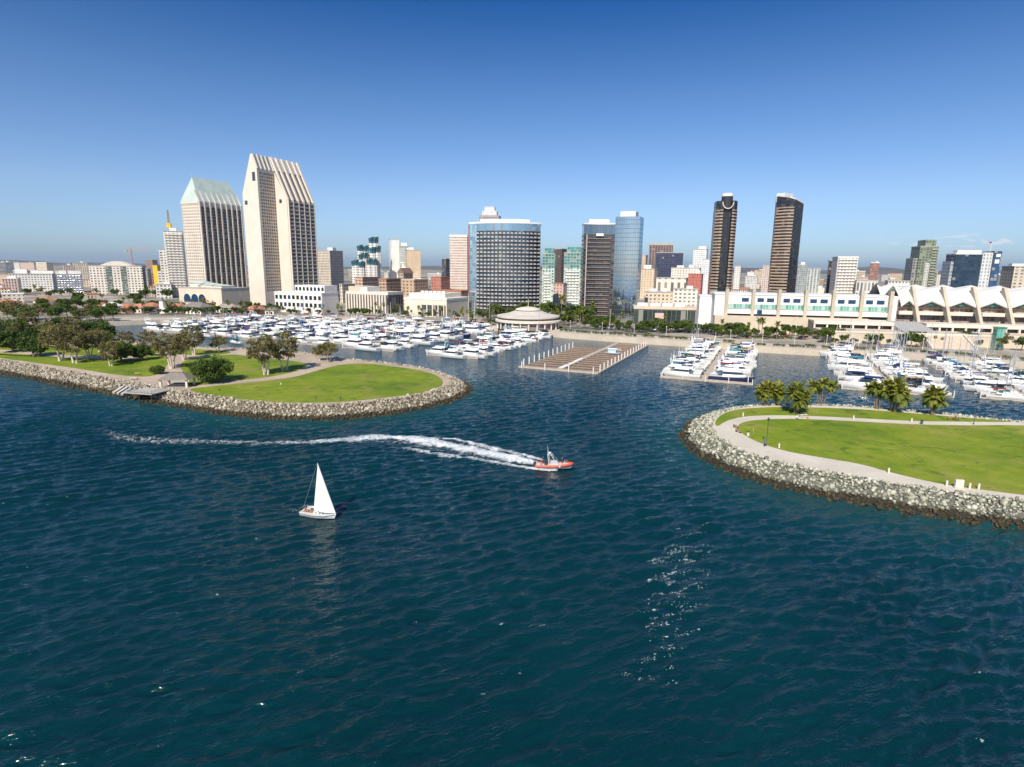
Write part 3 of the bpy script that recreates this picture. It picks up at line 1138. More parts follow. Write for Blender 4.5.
# clumping date palms of the right point
clump = [make_palm('date_palm', 'palm', [(2.1, .8, 6.6), (-1.7, 1.0, 6.0), (.2, -1.6, 5.2), (-.6, .2, 7.4), (1.3, -1.2, 4.6), (-1.6, -.9, 4.2)], 2.9, 34, .17),
         make_palm('date_palm', 'palm', [(3.0, .4, 6.4), (-2.7, .6, 6.6), (.7, -1.3, 5.6), (.2, 1.4, 7.6)], 2.6, 32, .17),
         make_palm('date_palm', 'palm', [(1.2, .5, 4.6), (-1.2, .3, 4.2), (0, -1.0, 3.7), (.1, .1, 5.4)], 2.8, 34, .17)]
_USED = set()


def plant(proto, px, py, label, s=1.0, group=None, z=LAND_Z, Y=None):
    p = G(px, py, z) if Y is None else A(px, py, Y)
    loc = (p.x, p.y, z)
    rz = random.random() * 6.28
    if proto.name not in _USED:
        _USED.add(proto.name)
        proto.location = loc
        proto.rotation_euler = (0, 0, rz)
        proto.scale = (s, s, s)
        proto['label'] = label
        if group:
            proto['group'] = group
        return proto
    return copy_tree(proto, loc, rz, label, s, group)


GP = 'trees on the left grassy point'
plant(euc[0], 61, 361, 'tall airy pale-trunked tree on the long lawn, leftmost of the tall pair', 1.0, GP)
plant(euc[1], 75, 363, 'tall airy pale-trunked tree on the long lawn, right of its taller twin', 1.1, GP)
plant(euc[1], 111, 366, 'shorter pale-trunked tree nearest the seawall path', .72, GP)
plant(euc[0], 90, 359, 'olive pale-trunked tree half hidden behind the tall pair', .85, GP)
plant(fig[1], 34, 356, 'dark round tree on the long lawn at the far left edge', 1.0, GP)
plant(fig[1], 121, 362, 'dark round tree in the middle of the long lawn', 1.0, GP)
plant(fig[1], 143, 360, 'smaller dark tree at the right end of the long lawn', .75, GP)
plant(fig[1], 14, 352, 'dark spreading tree at the very left edge of the picture', 1.15, GP)
plant(euc[0], 172, 368.5, 'big olive tree standing behind the grey pavilion', .92, GP)
plant(euc[1], 194, 355, 'tall olive tree beyond the pavilion, at the channel', .95, GP)
plant(fig[0], 212, 382, 'dark low spreading tree on the lawn just right of the pavilion', .92, GP)
plant(euc[0], 266, 374.5, 'big olive tree on the lawn path, front of the pair', .98, GP)
plant(euc[1], 285, 370.5, 'big olive tree on the lawn path, rear of the pair', 1.08, GP)
plant(thin, 329, 361.5, 'small sparse tree on bare earth behind the rounded lawn', 1.0, GP)
plant(thin, 219, 352, 'small sparse tree at the channel bank behind the upper lawn', .9, GP)
plant(thin, 319, 360.5, 'small thin tree just left of the sparse one on bare earth', .75, GP)
plant(euc[1], 20, 345, 'brownish tall tree behind the left lawn trees', .8, GP)
plant(euc[0], 47, 344, 'brownish tall tree behind the pale trunks', .78, GP)
plant(fig[0], 100, 347, 'dark wide tree by the channel mouth behind the long lawn', .8, GP)
plant(euc[1], 127, 352, 'olive tree beside the channel, behind the dark round tree', .7, GP)

GQ = 'palms on the right grassy point'
plant(clump[2], 764, 405.5, 'small bushy palm, leftmost of the palms on the right point', 1.05, GQ)
plant(clump[2], 776, 405, 'small palm second from left on the right point', 1.0, GQ)
plant(clump[0], 796, 413, 'dense palm clump nearest the walk and the picnic table', 1.0, GQ)
plant(clump[1], 821, 404.8, 'open palm clump just right of the densest one', .95, GQ)
plant(clump[1], 877, 409, 'leaning palm clump left of the tallest palms', .92, GQ)
plant(clump[0], 893, 411.5, 'tallest fan of leaning palms, before the sailboat masts', 1.12, GQ)
plant(clump[2], 932, 414.8, 'single round palm at the right end of the palm row', 1.2, GQ)

GB_ = 'big trees behind the left grassy point'
for px, py, k, sc, lab in ((-8, 343, 3, 1.0, 'olive tree at the extreme left edge behind the lawn'), (6, 339, 0, 1.2, 'dark wide tree behind the left end of the long lawn'), (30, 337, 3, 1.0, 'brown olive tree behind the far left lawn'),
                          (58, 337, 1, 1.25, 'dark round tree behind the tall pale trunks'), (74, 341, 3, .95, 'olive tree filling the gap behind the tall pale pair'), (92, 338, 0, 1.1, 'dark spreading tree left of the inlet'),
                          (104, 341, 1, 1.0, 'dark round tree at the inlet corner'), (40, 346, 1, 1.1, 'dark round tree on the back lawn at left'), (66, 349, 3, .8, 'olive tree between the tall pale pair and the dark tree'),
                          (100, 352, 2, .7, 'small olive tree on the back lawn near the inlet'), (150, 356, 3, .8, 'olive tree on the back lawn left of the pavilion trees'), (184, 360, 2, .8, 'olive tree right behind the big pavilion tree'),
                          (158, 374, 4, .35, 'small round bush left of the pavilion')):
    plant({0: fig[0], 1: fig[1], 2: euc[0], 3: euc[1], 4: fig[0]}[k], px, py, lab, sc, GB_)
# ------------------------------------------------------------------ building tools
M_ROOF = plain((0.42, 0.39, 0.35), 0.9, 0.15, 0.2, name='flat_roof')
M_ROOFW = plain((0.72, 0.70, 0.66), 0.8, 0.08, 0.2, name='white_roof')
M_WHITE = plain((0.78, 0.73, 0.66), 0.7, 0.06, 0.15, name='white_stucco')
M_CREAM = plain((0.67, 0.59, 0.49), 0.75, 0.07, 0.1, name='cream_wall')
M_BEIGE = plain((0.58, 0.48, 0.36), 0.8, 0.08, 0.15, name='beige_wall')
M_DARK = plain((0.035, 0.035, 0.038), 0.4, 0.2, name='dark_metal')
M_GREY = plain((0.30, 0.30, 0.30), 0.7, 0.12, name='grey_metal')
M_COPPER = plain((0.47, 0.54, 0.48), 0.6, 0.12, 0.12, name='green_copper')
M_TILE = plain((0.42, 0.17, 0.09), 0.8, 0.2, 0.4, name='clay_tile')
M_SHINGLE = plain((0.22, 0.19, 0.16), 0.9, 0.15, 0.8, name='grey_shingle')
M_GLASS = glass_mat((0.02, 0.03, 0.04), 0.08)
M_GLASSB = glass_mat((0.015, 0.05, 0.115), 0.10)
M_GLASSG = glass_mat((0.05, 0.22, 0.17), 0.15)
M_YELLOW = plain((0.80, 0.50, 0.02), 0.6, 0.1, name='yellow_paint')
M_RED = plain((0.50, 0.09, 0.05), 0.7, 0.12, name='red_paint')

FOOT = []                 # footprints already taken: (x, y, radius)
SKY = np.full(1100, 400.0)  # per picture column: the highest built edge so far (used to leave out houses wholly hidden)


def note(pxl, pxr, pytop, Y):
    a, b = max(0, int(pxl)), min(1099, int(pxr))
    SKY[a:b + 1] = np.minimum(SKY[a:b + 1], pytop)


def solve_len(o, d, px, z):
    lo, hi = 0.0, 260.0
    f = lambda s: proj(o.x + d.x * s, o.y + d.y * s, z)[0]
    inc = f(hi) > f(lo)
    for _ in range(50):
        m = (lo + hi) / 2
        if (f(m) < px) == inc:
            lo = m
        else:
            hi = m
    return lo


def fit(pxl, pxr, Y, D, a, z=25):
    """centre and width of a w x D block turned by a whose outline spans pxl..pxr"""
    w = (pxr - pxl) * Y / F_PX
    c = A((pxl + pxr) / 2, 280, Y)
    cx = c.x
    for _ in range(40):
        ps = []
        for sx, sy in ((-1, -1), (1, -1), (1, 1), (-1, 1)):
            lx, ly = sx * w / 2, sy * D / 2
            ps.append(proj(cx + lx * math.cos(a) - ly * math.sin(a), Y + lx * math.sin(a) + ly * math.cos(a), z)[0])
        l, r = min(ps), max(ps)
        w = max(4, w + ((pxr - pxl) - (r - l)) * Y / F_PX * .8)
        cx += ((pxl + pxr) / 2 - (l + r) / 2) * Y / F_PX
    return cx, Y, w


def block(name, label, pxl, pxr, pytop, Y, D, fac, a=GRID, cat='building', roof=None, units=(), base=LAND_Z, group=None, loc=None, w=None, h=None, parapet=0.9, top_mat=None):
    if loc is None:
        cx, cy, w = fit(pxl, pxr, Y, D, a)
        h = z_at((pxl + pxr) / 2, pytop, Y - D / 2 * 0.6) - base
    else:
        cx, cy = loc
    root = thing(name, label, cat, (cx, cy, base), a, group)
    mb = MB()
    mb.box(-w / 2, w / 2, -D / 2, D / 2, -1, h - parapet, top=True, bottom=False)
    mb.build('wall', fac, root)
    mb = MB()
    e = 0.3
    mb.box(-w / 2 - e, w / 2 + e, -D / 2 - e, D / 2 + e, h - parapet + .003, h, 0)
    mb.build('roof', roof or M_ROOF, root)
    for (fx, fy, uw, ud, uh) in units:
        mb = MB()
        x, y = fx * w / 2, fy * D / 2
        mb.box(x - uw / 2, x + uw / 2, y - ud / 2, y + ud / 2, h + .004, h + uh, 0)
        mb.build('rooftop_unit', top_mat or M_ROOFW, root)
    FOOT.append((cx, cy, math.hypot(w, D) / 2))
    if pxl is not None:
        note(pxl, pxr, pytop, Y)
    return root, w, h


def frame(px, Y, deg):
    """origin at pixel column px, distance Y; local axes turned by deg"""
    o = A(px, 290, Y)
    a = R_(deg)
    return Vector((o.x, o.y)), Vector((math.cos(a), math.sin(a))), Vector((-math.sin(a), math.cos(a))), a


# ------------------------------------------------------------------ the tall stepped hotel tower
def stepped_tower():
    O, U, V, a = frame(265, 640, 66)
    D = solve_len(O, V, 250.5, 5)
    LB = solve_len(O, U, 282.5, 5)
    c1 = O + U * LB
    PF = solve_len(c1, -V, 293.0, 5)
    c2 = c1 - V * PF
    LF = solve_len(c2, U, 318.5, 5)
    base = LAND_Z
    zb = z_at(258, 168, 640) - base
    zr = z_at(254, 154, 645) - base
    yr = D * .25
    zk = z_at(244.5, 194, 650) - base
    zf = zb - (zr - zb) / yr * PF if False else z_at(289, 200, c2.y) - base
    root = thing('hotel_tower', 'tallest cream hotel tower with a steep ribbed slanting roof', 'tower', (O.x, O.y, base), a)
    FOOT.append((O.x + U.x * 35, O.y + U.y * 35, 48))
    note(244, 318, 160, 640)
    LT = LB + LF
    y2 = yr + 2
    # walls
    mb = MB()
    mb.face([(0, D, -1), (0, 0, -1), (0, 0, zb), (0, yr, zr), (0, y2, zr), (0, D, zk)], 0)
    mb.face([(LT, -PF, -1), (LT, D, -1), (LT, D, zk), (LT, y2, zr), (LT, yr, zr), (LT, -PF, zf)], 0)
    mb.face([(LB, 0, -1), (LB, -PF, -1), (LB, -PF, zf), (LB, 0, zb)], 0)
    mb.face([(LT, D, -1), (0, D, -1), (0, D, zk), (LT, D, zk)], 0)
    mb.build('end_wall', M_CREAM, root)
    mb = MB()
    mb.wall((2.6, 0), (LB, 0), 14, zb - 3, 0)
    mb.build('windowed_wall', facade((0.62, 0.51, 0.40), (0.05, 0.045, 0.04), (LB - 2.6) / 7, 3.35, .56, .56, lit=.12), root)
    mb = MB()
    mb.wall((0, 0), (2.6, 0), -1, zb, 0)
    mb.wall((2.6, 0), (LB, 0), zb - 3, zb, 0)
    mb.wall((2.6, 0), (LB, 0), -1, 14, 0)
    mb.build('pier', M_CREAM, root)
    mb = MB()
    mb.wall((LB, -PF), (LT, -PF), -1, zf, 0)
    mb.build('balcony_wall', facade((0.30, 0.26, 0.22), (0.03, 0.03, 0.032), 3.9, 3.35, .8, .62, lit=.2), root)
    # roof
    mb = MB()
    mb.face([(0, 0, zb), (LB, 0, zb), (LB, yr, zr), (0, yr, zr)], 0)
    mb.face([(LB, -PF, zf), (LT, -PF, zf), (LT, yr, zr), (LB, yr, zr)], 1)
    mb.face([(0, yr, zr), (LT, yr, zr), (LT, y2, zr), (0, y2, zr)], 2)
    mb.face([(0, y2, zr), (LT, y2, zr), (LT, D, zk), (0, D, zk)], 2)
    mb.build('roof', [plain((0.34, 0.34, 0.33), .5, .1, name='roof_glazing'), plain((0.20, 0.18, 0.165), .6, .15, name='roof_recess'), M_CREAM], root)
    sl = Vector((0, yr + PF, zr - zf))
    sn = Vector((0, -(zr - zf), yr + PF)).normalized()
    nb = 5
    for k in range(nb + 1):
        mb = MB()
        x = LB + LF * k / nb
        x = min(max(x, LB + 1.1), LT - 1.1)
        c = Vector((x, -PF, zf)) + sl / 2 + sn * .75
        mb.obox(c, (1.0 if k in (0, nb) else 1.15, 0, 0), sl / 2 * 1.0, sn * 1.1)
        mb.build('roof_rib', M_CREAM, root)
    for k in range(nb):                                   # white upper field between the ribs
        mb = MB()
        x = LB + LF * (k + .5) / nb
        c = Vector((x, -PF, zf)) + sl * .84 + sn * .35
        mb.obox(c, (LF / nb / 2 - 1.2, 0, 0), sl * .155, sn * .38)
        mb.build('roof_panel', M_CREAM, root)
    s2 = Vector((0, yr, zr - zb))
    n2 = Vector((0, -(zr - zb), yr)).normalized()
    for k in range(5):
        mb = MB()
        x = .8 + (LB - 1.6) * k / 4
        mb.obox(Vector((x, 0, zb)) + s2 / 2 + n2 * .4, (.7, 0, 0), s2 / 2, n2 * .5)
        mb.build('roof_rib', M_CREAM, root)
    # balcony grid
    nf = int((zf - 16) / 4.1)
    for k in range(nf + 1):
        z = 15 + k * (zf - 16.5) / nf
        mb = MB()
        mb.box(LB + 1.6, LT, -PF - 1.7, -PF - .01, z - .62, z + .62)
        mb.build('balcony_slab', M_CREAM, root)
    for k in range(nb + 1):
        x = min(max(LB + LF * k / nb, LB + .8), LT - .5)
        mb = MB()
        mb.box(x - .42, x + .42, -PF - 1.95, -PF - .012, -1, zf + .5)
        mb.build('fin', M_CREAM, root)
    for (x, y, z, w_, h_) in ((0, yr * .85, zb - 8, 4.2, 9), (0, D * .8, zk - 9, 4, 4.2), (LB, -PF * .42, zf - 1, 3.6, 4.0)):
        mb = MB()
        mb.box(x - .06, x + .3, y - w_ / 2, y + w_ / 2, z - h_ / 2, z + h_ / 2)
        mb.build('window', glass_mat((0.05, 0.05, 0.08), .2), root)


stepped_tower()


def hip_tower():
    O, U, V, a = frame(206, 700, 64)
    D = solve_len(O, V, 190, 5)
    L = solve_len(O, U, 248.0, 5)
    base = LAND_Z
    ze = z_at(198, 201, 700) - base
    zr = z_at(196, 177, 712) - base
    root = thing('hotel_tower', 'cream hotel tower with a steep pale green hipped roof', 'tower', (O.x, O.y, base), a)
    FOOT.append((O.x + U.x * 35, O.y + U.y * 35, 48))
    note(183, 246, 185, 700)
    mb = MB()
    mb.wall((0, D), (0, 0), -1, ze, 0)
    mb.build('end_wall', facade((0.72, 0.62, 0.50), (0.07, 0.06, 0.055), D / 9, 3.4, .42, .55, lit=.1), root)
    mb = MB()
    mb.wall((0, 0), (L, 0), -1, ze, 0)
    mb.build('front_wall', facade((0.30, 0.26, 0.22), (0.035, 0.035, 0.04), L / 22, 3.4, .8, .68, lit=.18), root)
    mb = MB()
    mb.wall((L, 0), (L, D), -1, ze, 0)
    mb.wall((L, D), (0, D), -1, ze, 0)
    mb.build('back_wall', M_CREAM, root)
    mb = MB()
    e = .6
    ra, rb = (L * .10, D * .5), (L * .93, D * .5)
    q = [(-e, -e), (L + e, -e), (L + e, D + e), (-e, D + e)]
    mb.face([(*q[0], ze), (*q[1], ze), (*rb, zr), (*ra, zr)])
    mb.face([(*q[1], ze), (*q[2], ze), (*rb, zr)])
    mb.face([(*q[2], ze), (*q[3], ze), (*ra, zr), (*rb, zr)])
    mb.face([(*q[3], ze), (*q[0], ze), (*ra, zr)])
    mb.build('roof', M_COPPER, root)
    nb = 8
    sl = Vector((0, D * .5, zr - ze))
    sn = Vector((0, -(zr - ze), D * .5)).normalized()
    for k in range(nb + 1):
        x = min(max(L * k / nb, .9), L - .9)
        mb = MB()
        mb.box(x - .8, x + .8, -1.6, -.012, -1, ze)
        mb.face([(x - .8, -1.6, ze), (x + .8, -1.6, ze), (x + .8, D * .22, ze + (zr - ze) * .46), (x - .8, D * .22, ze + (zr - ze) * .46)])
        mb.face([(x - .8, -.6, ze), (x - .8, -1.6, ze), (x - .8, D * .22, ze + (zr - ze) * .46)])
        mb.face([(x + .8, -1.6, ze), (x + .8, -.6, ze), (x + .8, D * .22, ze + (zr - ze) * .46)])
        mb.build('fin', M_CREAM, root)
    for k in range(nb):
        x0, x1 = L * k / nb + .81, L * (k + 1) / nb - .81
        mb = MB()
        pts = [(x0, ze - 9 + .0)] + [((x0 + x1) / 2 - (x1 - x0) / 2 * math.cos(t_ * PI / 8), ze - 9 + 3.4 * math.sin(t_ * PI / 8)) for t_ in range(0, 9)] + [(x1, ze - 9)]
        top = [(x1, ze - .05), (x0, ze - .05)]
        poly = [(x, -.9, z) for x, z in pts[1:-1]] + [(x, -.9, z) for x, z in top]
        mb.face(poly)
        mb.build('arch', M_CREAM, root)
    mb = MB()
    mb.box(-.5, -.012, -.5, D + .3, ze - 2.2, ze - .01)
    mb.build('cornice', M_CREAM, root)
    mb = MB()
    mb.tube([(*ra, zr), (*ra, zr + 7)], .25, 6)
    mb.build('spire', M_COPPER, root)


hip_tower()


def arch_pts(w, h, n=8):
    r = w / 2
    return [(-r, 0), (r, 0)] + [(r * math.cos(PI * k / n), h - r + r * math.sin(PI * k / n)) for k in range(n + 1)]


def hotel_podium():
    root, w, h = block('hotel_podium', 'low cream hotel wing with three big arched blue windows', 178, 249, 287.5, 612, 34, facade((0.74, 0.60, 0.46), (0.10, 0.08, 0.07), 5.2, 7.0, .0, .5))
    for k, fx in enumerate((-.60, -.24, .10)):
        mb = MB()
        pts = arch_pts(10.5, 9.0)
        mb.face([(fx * w / 2 + x, -34 / 2 - .15, 4.5 + z) for x, z in pts])
        o = mb.build('arched_window', M_GLASSB, root)
        mb = MB()
        for i in range(1, len(pts)):
            p, q = pts[i - 1], pts[i]
            mb.bar((fx * w / 2 + p[0], -17.2, 4.5 + p[1]), (fx * w / 2 + q[0], -17.2, 4.5 + q[1]), .5)
        mb.build('frame', M_CREAM, o)
    for fx, ww, hh in ((-.55, 16, 6.5), (-.1, 20, 4.2), (.45, 14, 3.0)):
        mb = MB()
        x = fx * w / 2
        mb.box(x - ww / 2, x + ww / 2, -8, 8, h + .01, h + hh * .55)
        o = mb.build('upper_storey', M_CREAM, root)
        mb = MB()
        z0, z1 = h + hh * .55 + .01, h + hh
        mb.face([(x - ww / 2 - .5, -8.6, z0), (x + ww / 2 + .5, -8.6, z0), (x + ww / 2 - 3, 0, z1), (x - ww / 2 + 3, 0, z1)])
        mb.face([(x + ww / 2 + .5, 8.6, z0), (x - ww / 2 - .5, 8.6, z0), (x - ww / 2 + 3, 0, z1), (x + ww / 2 - 3, 0, z1)])
        mb.face([(x - ww / 2 - .5, 8.6, z0), (x - ww / 2 - .5, -8.6, z0), (x - ww / 2 + 3, 0, z1)])
        mb.face([(x + ww / 2 + .5, -8.6, z0), (x + ww / 2 + .5, 8.6, z0), (x + ww / 2 - 3, 0, z1)])
        mb.build('roof', M_COPPER, o)


hotel_podium()


def white_wing():
    """white hotel wing with rows of square windows"""
    root, w, h = block('hotel_wing', 'low white hotel wing with rows of square windows', 274, 338, 292, 548, 22, M_WHITE, roof=M_ROOFW)
    nx = 11
    for r in range(2):
        for k in range(nx):
            x = -w / 2 + w * (k + .5) / nx
            z = h - 4.6 - r * 6.6
            mb = MB()
            mb.box(x - 1.6, x + 1.6, -11.08, -11.0, z - 2.0, z + 1.6)
            o = mb.build('window', M_GLASSB if (k * 7 + r * 3) % 4 == 1 else M_GLASS, root)
    mb = MB()
    uw = w * .62
    mb.box(w / 2 - uw, w / 2, -7, 10, h + .01, h + 6.2)
    o = mb.build('upper_storey', M_WHITE, root)
    for k in range(8):
        x = w / 2 - uw + uw * (k + .5) / 8
        mb = MB()
        pts = arch_pts(2.8, 3.6)
        mb.face([(x + px_, -7.06, h + 1.2 + z) for px_, z in pts])
        mb.build('window', M_GLASS, o)


white_wing()


def column_hall():
    root, w, h = block('columned_hall', 'low pale hall with a row of tall square columns', 346, 403, 291.5, 560, 24, facade((0.20, 0.17, 0.14), (0.04, 0.04, 0.04), 3.5, 8, .7, .8), roof=M_CREAM, parapet=2.6)
    for k in range(15):
        mb = MB()
        x = -w / 2 + w * (k + .5) / 15
        mb.box(x - .75, x + .75, -14.5, -12.7, -1, h - 2.65)
        mb.build('column', M_CREAM, root)
    mb = MB()
    mb.box(-w / 2 + 2, -w / 2 + 16, -11, 10, h + .01, h + 4.5)
    mb.build('upper_storey', M_BEIGE, root)
    mb = MB()
    mb.box(-w / 2 + 16.1, -w / 2 + 24, -11.5, 8, h + .01, h + 4.2)
    mb.build('upper_storey', M_WHITE, root)


column_hall()


def low_hall():
    root, w, h = block('exhibition_hall', 'low beige hall with a white flat roof and dark glass front', 404, 469, 297.5, 530, 40, M_CREAM, roof=M_ROOFW, parapet=1.6)
    mb = MB()
    mb.box(-w / 2 + w * .40, w / 2 - 1, -20.5, -20.0, 1, h - 6)
    mb.build('glass_front', facade((0.16, 0.14, 0.12), (0.03, 0.035, 0.04), 3, 5, .86, .9), root)
    for k in range(5):
        x = w * (-.08 + .13 * k)
        mb = MB()
        mb.box(x - .5, x + .5, -20.8, -20.52, 0, h - 5)
        mb.build('column', M_CREAM, root)
    mb = MB()
    mb.box(-w / 2, w / 2 - 6, -12, 16, h + .01, h + 3.6)
    mb.build('upper_storey', M_CREAM, root)
    for k in range(6):
        mb = MB()
        x = -w * .3 + k * w * .1
        mb.box(x - 1.6, x + 1.6, -4, 0, h + 3.62, h + 5.2)
        mb.build('rooftop_unit', M_ROOFW, root)


low_hall()


# ------------------------------------------------------------------ the curved balcony tower and its mirror-glass sisters
def arc_poly(w, D, bulge, n=36):
    """convex front towards -y; returns front points left to right, then the whole footprint"""
    front = []
    for k in range(n + 1):
        t_ = -1 + 2 * k / n
        front.append((t_ * w / 2, -bulge * (1 - t_ * t_)))
    return front, front + [(w / 2, D), (-w / 2, D)]


M_BALC = plain((0.46, 0.44, 0.42), .7, .06, .3, name='balcony_paint')


def balcony_tower():
    Y = 545
    cx, cy, w = fit(469, 539.5, Y, 8, R_(-3))
    base = LAND_Z
    h = z_at(506, 221.5, Y - 12) - base
    root = thing('curved_hotel_tower', 'broad curved hotel tower with rows of white balconies over dark glass', 'tower', (cx, cy, base), R_(-3))
    FOOT.append((cx, cy, 48))
    note(470, 542, 221, Y)
    front, poly = arc_poly(w, 22, 11)
    zg = h - 7.5
    mb = MB()
    mb.prism(poly, -1, zg, 0)
    mb.build('glass_wall', facade((0.07, 0.065, 0.065), (0.10, 0.11, 0.13), 3.7, 3.3, .9, .8, lit=.12, rough=.1, metal=.75, tilt=.02), root)
    mb = MB()
    mb.prism(poly, zg + .004, h - 1.4, 0)
    mb.build('glass_crown', facade((0.30, 0.38, 0.44), (0.30, 0.42, 0.50), 2.4, 8.1, .93, .94, rough=.06, metal=.75, lit=.05, tilt=.006, gv=1.15), root)
    mb = MB()
    fr2, poly2 = arc_poly(w + .8, 22.4, 11.4)
    mb.prism(poly2, h - 1.396, h, 0)
    mb.build('roof', M_ROOFW, root)
    mb = MB()
    f3, p3 = arc_poly(w * .7, 14, 6)
    mb.prism(p3, h + .004, h + 2.6, 0)
    mb.build('rooftop_unit', M_ROOFW, root)
    mb = MB()                                            # the mirror strip at the left end
    for i in range(0, 4):
        (x0, y0), (x1, y1) = front[i], front[i + 1]
        mb.wall((x0, y0 - .25), (x1, y1 - .25), 0, h - 1.5, 0, x0)
    mb.build('mirror_strip', facade((0.30, 0.36, 0.42), (0.42, 0.52, 0.60), 2.4, 3.3, .94, .94, rough=.04, metal=.9, lit=.0, tilt=.006), root)
    nf = int((zg - 4) / 3.3)
    nbay = 17
    pts = front[4:]
    for f in range(nf):
        z = 5.5 + f * 3.3
        mb = MB()
        rings = []
        span0, span = -1 + 2 * (4.2 / 36), 2 - 2 * 4.2 / 36
        for k in range(nbay):
            for tt, hi in ((.0, .08), (.14, .08), (.15, 1.15), (.70, 1.15), (.71, .08)):
                q = span0 + span * (k + tt) / nbay
                p_ = Vector((q * w / 2, -11 * (1 - q * q), 0))
                n_ = Vector((22 * q / (w / 2), -1, 0)).normalized()
                rings.append([p_ + n_ * o_ + Vector((0, 0, z + zz)) for o_, zz in ((.02, -.07), (1.35, -.07), (1.35, hi), (1.22, hi), (1.22, .07), (.02, .07))])
        mb.loft(rings, 0, closed=True, smooth=False)
        mb.build('balcony_row', M_BALC, root)
    mb = MB()
    mb.box(-w / 2 - .9, -w / 2 - .02, -.5, 1.6, 0, h - 2)
    mb.build('edge_strip', plain((0.33, 0.12, 0.10), .6), root)


balcony_tower()


def mirror_tower():
    Y = 487
    base = LAND_Z
    cx, cy, w = fit(610, 638.5, Y, 18, R_(-22))
    h = z_at(625, 216.5, Y) - base
    root = thing('mirror_glass_tower', 'slim curved tower all of blue mirror glass', 'tower', (cx, cy, base), R_(-22))
    FOOT.append((cx, cy, 24))
    note(610, 640, 216, Y)
    front, poly = arc_poly(w, 16, 1.6, 24)
    m1 = facade((0.32, 0.39, 0.45), (0.46, 0.50, 0.53), 1.9, 3.4, .95, .95, rough=.03, metal=.95, lit=0, tilt=.003, gv=1.06, wrough=.15, wmetal=.85)
    m2 = facade((0.05, 0.10, 0.16), (0.05, 0.13, 0.24), 1.9, 3.4, .95, .95, rough=.03, metal=.9, lit=0, tilt=.012, wrough=.3)
    n = len(poly)
    mb = MB()
    mb.prism(poly, -1, h, [0] * (n - 3) + [1, 1, 1], mt=1)
    mb.build('glass_wall', [m1, m2], root)
    mb = MB()
    f2, p2 = arc_poly(w * .62, 12, 1, 12)
    mb.prism(p2, h + .004, h + 4, 0)
    mb.build('roof', M_ROOFW, root)
    # the dark wing beside it
    Y = 496
    cx, cy, w = fit(581.5, 613.5, Y, 8, R_(-2))
    h = z_at(597, 223, Y) - base
    root = thing('dark_glass_tower', 'dark brown banded tower attached left of the mirror glass tower', 'tower', (cx, cy, base), R_(-2))
    FOOT.append((cx, cy, 24))
    note(581, 613, 223, Y)
    pts = [(-w / 2 + w * k / 16, 3.2 * (1 - (2 * k / 16 - 1) ** 2)) for k in range(17)]     # concave front
    poly = pts + [(w / 2, 20), (-w / 2, 20)]
    zg = h - 9
    mb = MB()
    mb.prism(poly, -1, zg, 0)
    mb.build('glass_wall', facade((0.10, 0.08, 0.07), (0.05, 0.055, 0.07), 3.0, 3.3, .86, .72, lit=.2, rough=.1, metal=.5, curtain=(.22, .15, .11)), root)
    mb = MB()
    mb.prism(poly, zg + .004, h - 1, 0)
    mb.build('glass_crown', facade((0.10, 0.12, 0.15), (0.16, 0.20, 0.25), 2.4, 8, .93, .95, rough=.05, metal=.6, lit=0, gv=1.15), root)
    mb = MB()
    mb.prism([(x * 1.02, y + (-.4 if y < 10 else .4)) for x, y in poly], h - .996, h, 0)
    mb.box(-w * .32, w * .32, 6, 18, h + .004, h + 3.4)
    mb.build('roof', M_ROOFW, root)
    mb = MB()
    mb.box(-w / 2 + 2.2, -w / 2 + 3.0, -.7, 1.0, 0, zg)
    mb.build('light_strip', M_ROOF, root)
    nf = int(zg / 3.3)
    for f in range(1, nf):
        mb = MB()
        for k in range(2, 14):
            (x0, y0), (x1, y1) = pts[k], pts[k + 1]
            if k == 2:
                bot = [(x, y - 1, f * 3.3) for x, y in pts[2:15]]
                mb.loft([[(x, y - .02, z) for x, y, z in zip([p[0] for p in bot], [p[1] + 1 for p in bot], [f * 3.3] * 13)], bot, [(x, y, z + .72) for x, y, z in bot], [(x, y + .98, z + .72) for x, y, z in bot]], 0, closed=False, smooth=False)
        mb.build('balcony_row', plain((0.21, 0.165, 0.145), .6), root)
    mb = MB()
    mb.box(-2.6, 3.4, .6, 1.9, zg - 1.2, zg + .8)
    mb.build('balcony', M_WHITE, root)


mirror_tower()


# ------------------------------------------------------------------ the two dark striped towers
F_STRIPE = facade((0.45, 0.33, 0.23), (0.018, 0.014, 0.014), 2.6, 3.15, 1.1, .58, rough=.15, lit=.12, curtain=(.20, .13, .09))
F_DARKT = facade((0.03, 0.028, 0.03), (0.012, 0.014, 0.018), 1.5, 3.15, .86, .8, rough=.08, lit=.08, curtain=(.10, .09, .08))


def striped_tower(label, px0, px1, Y, pytop, pysh, deg, faces, W, D, slant):
    cx, cy, _ = fit(px0, px1, Y, D, R_(deg))
    base = LAND_Z
    hs = z_at((px0 + px1) / 2, pysh, Y) - base
    ht = z_at((px0 + px1) / 2, pytop, Y) - base
    root = thing('striped_tower', label, 'tower', (cx, cy, base), R_(deg))
    FOOT.append((cx, cy, 24))
    note(px0, px1, pysh, Y)
    return root, hs, ht


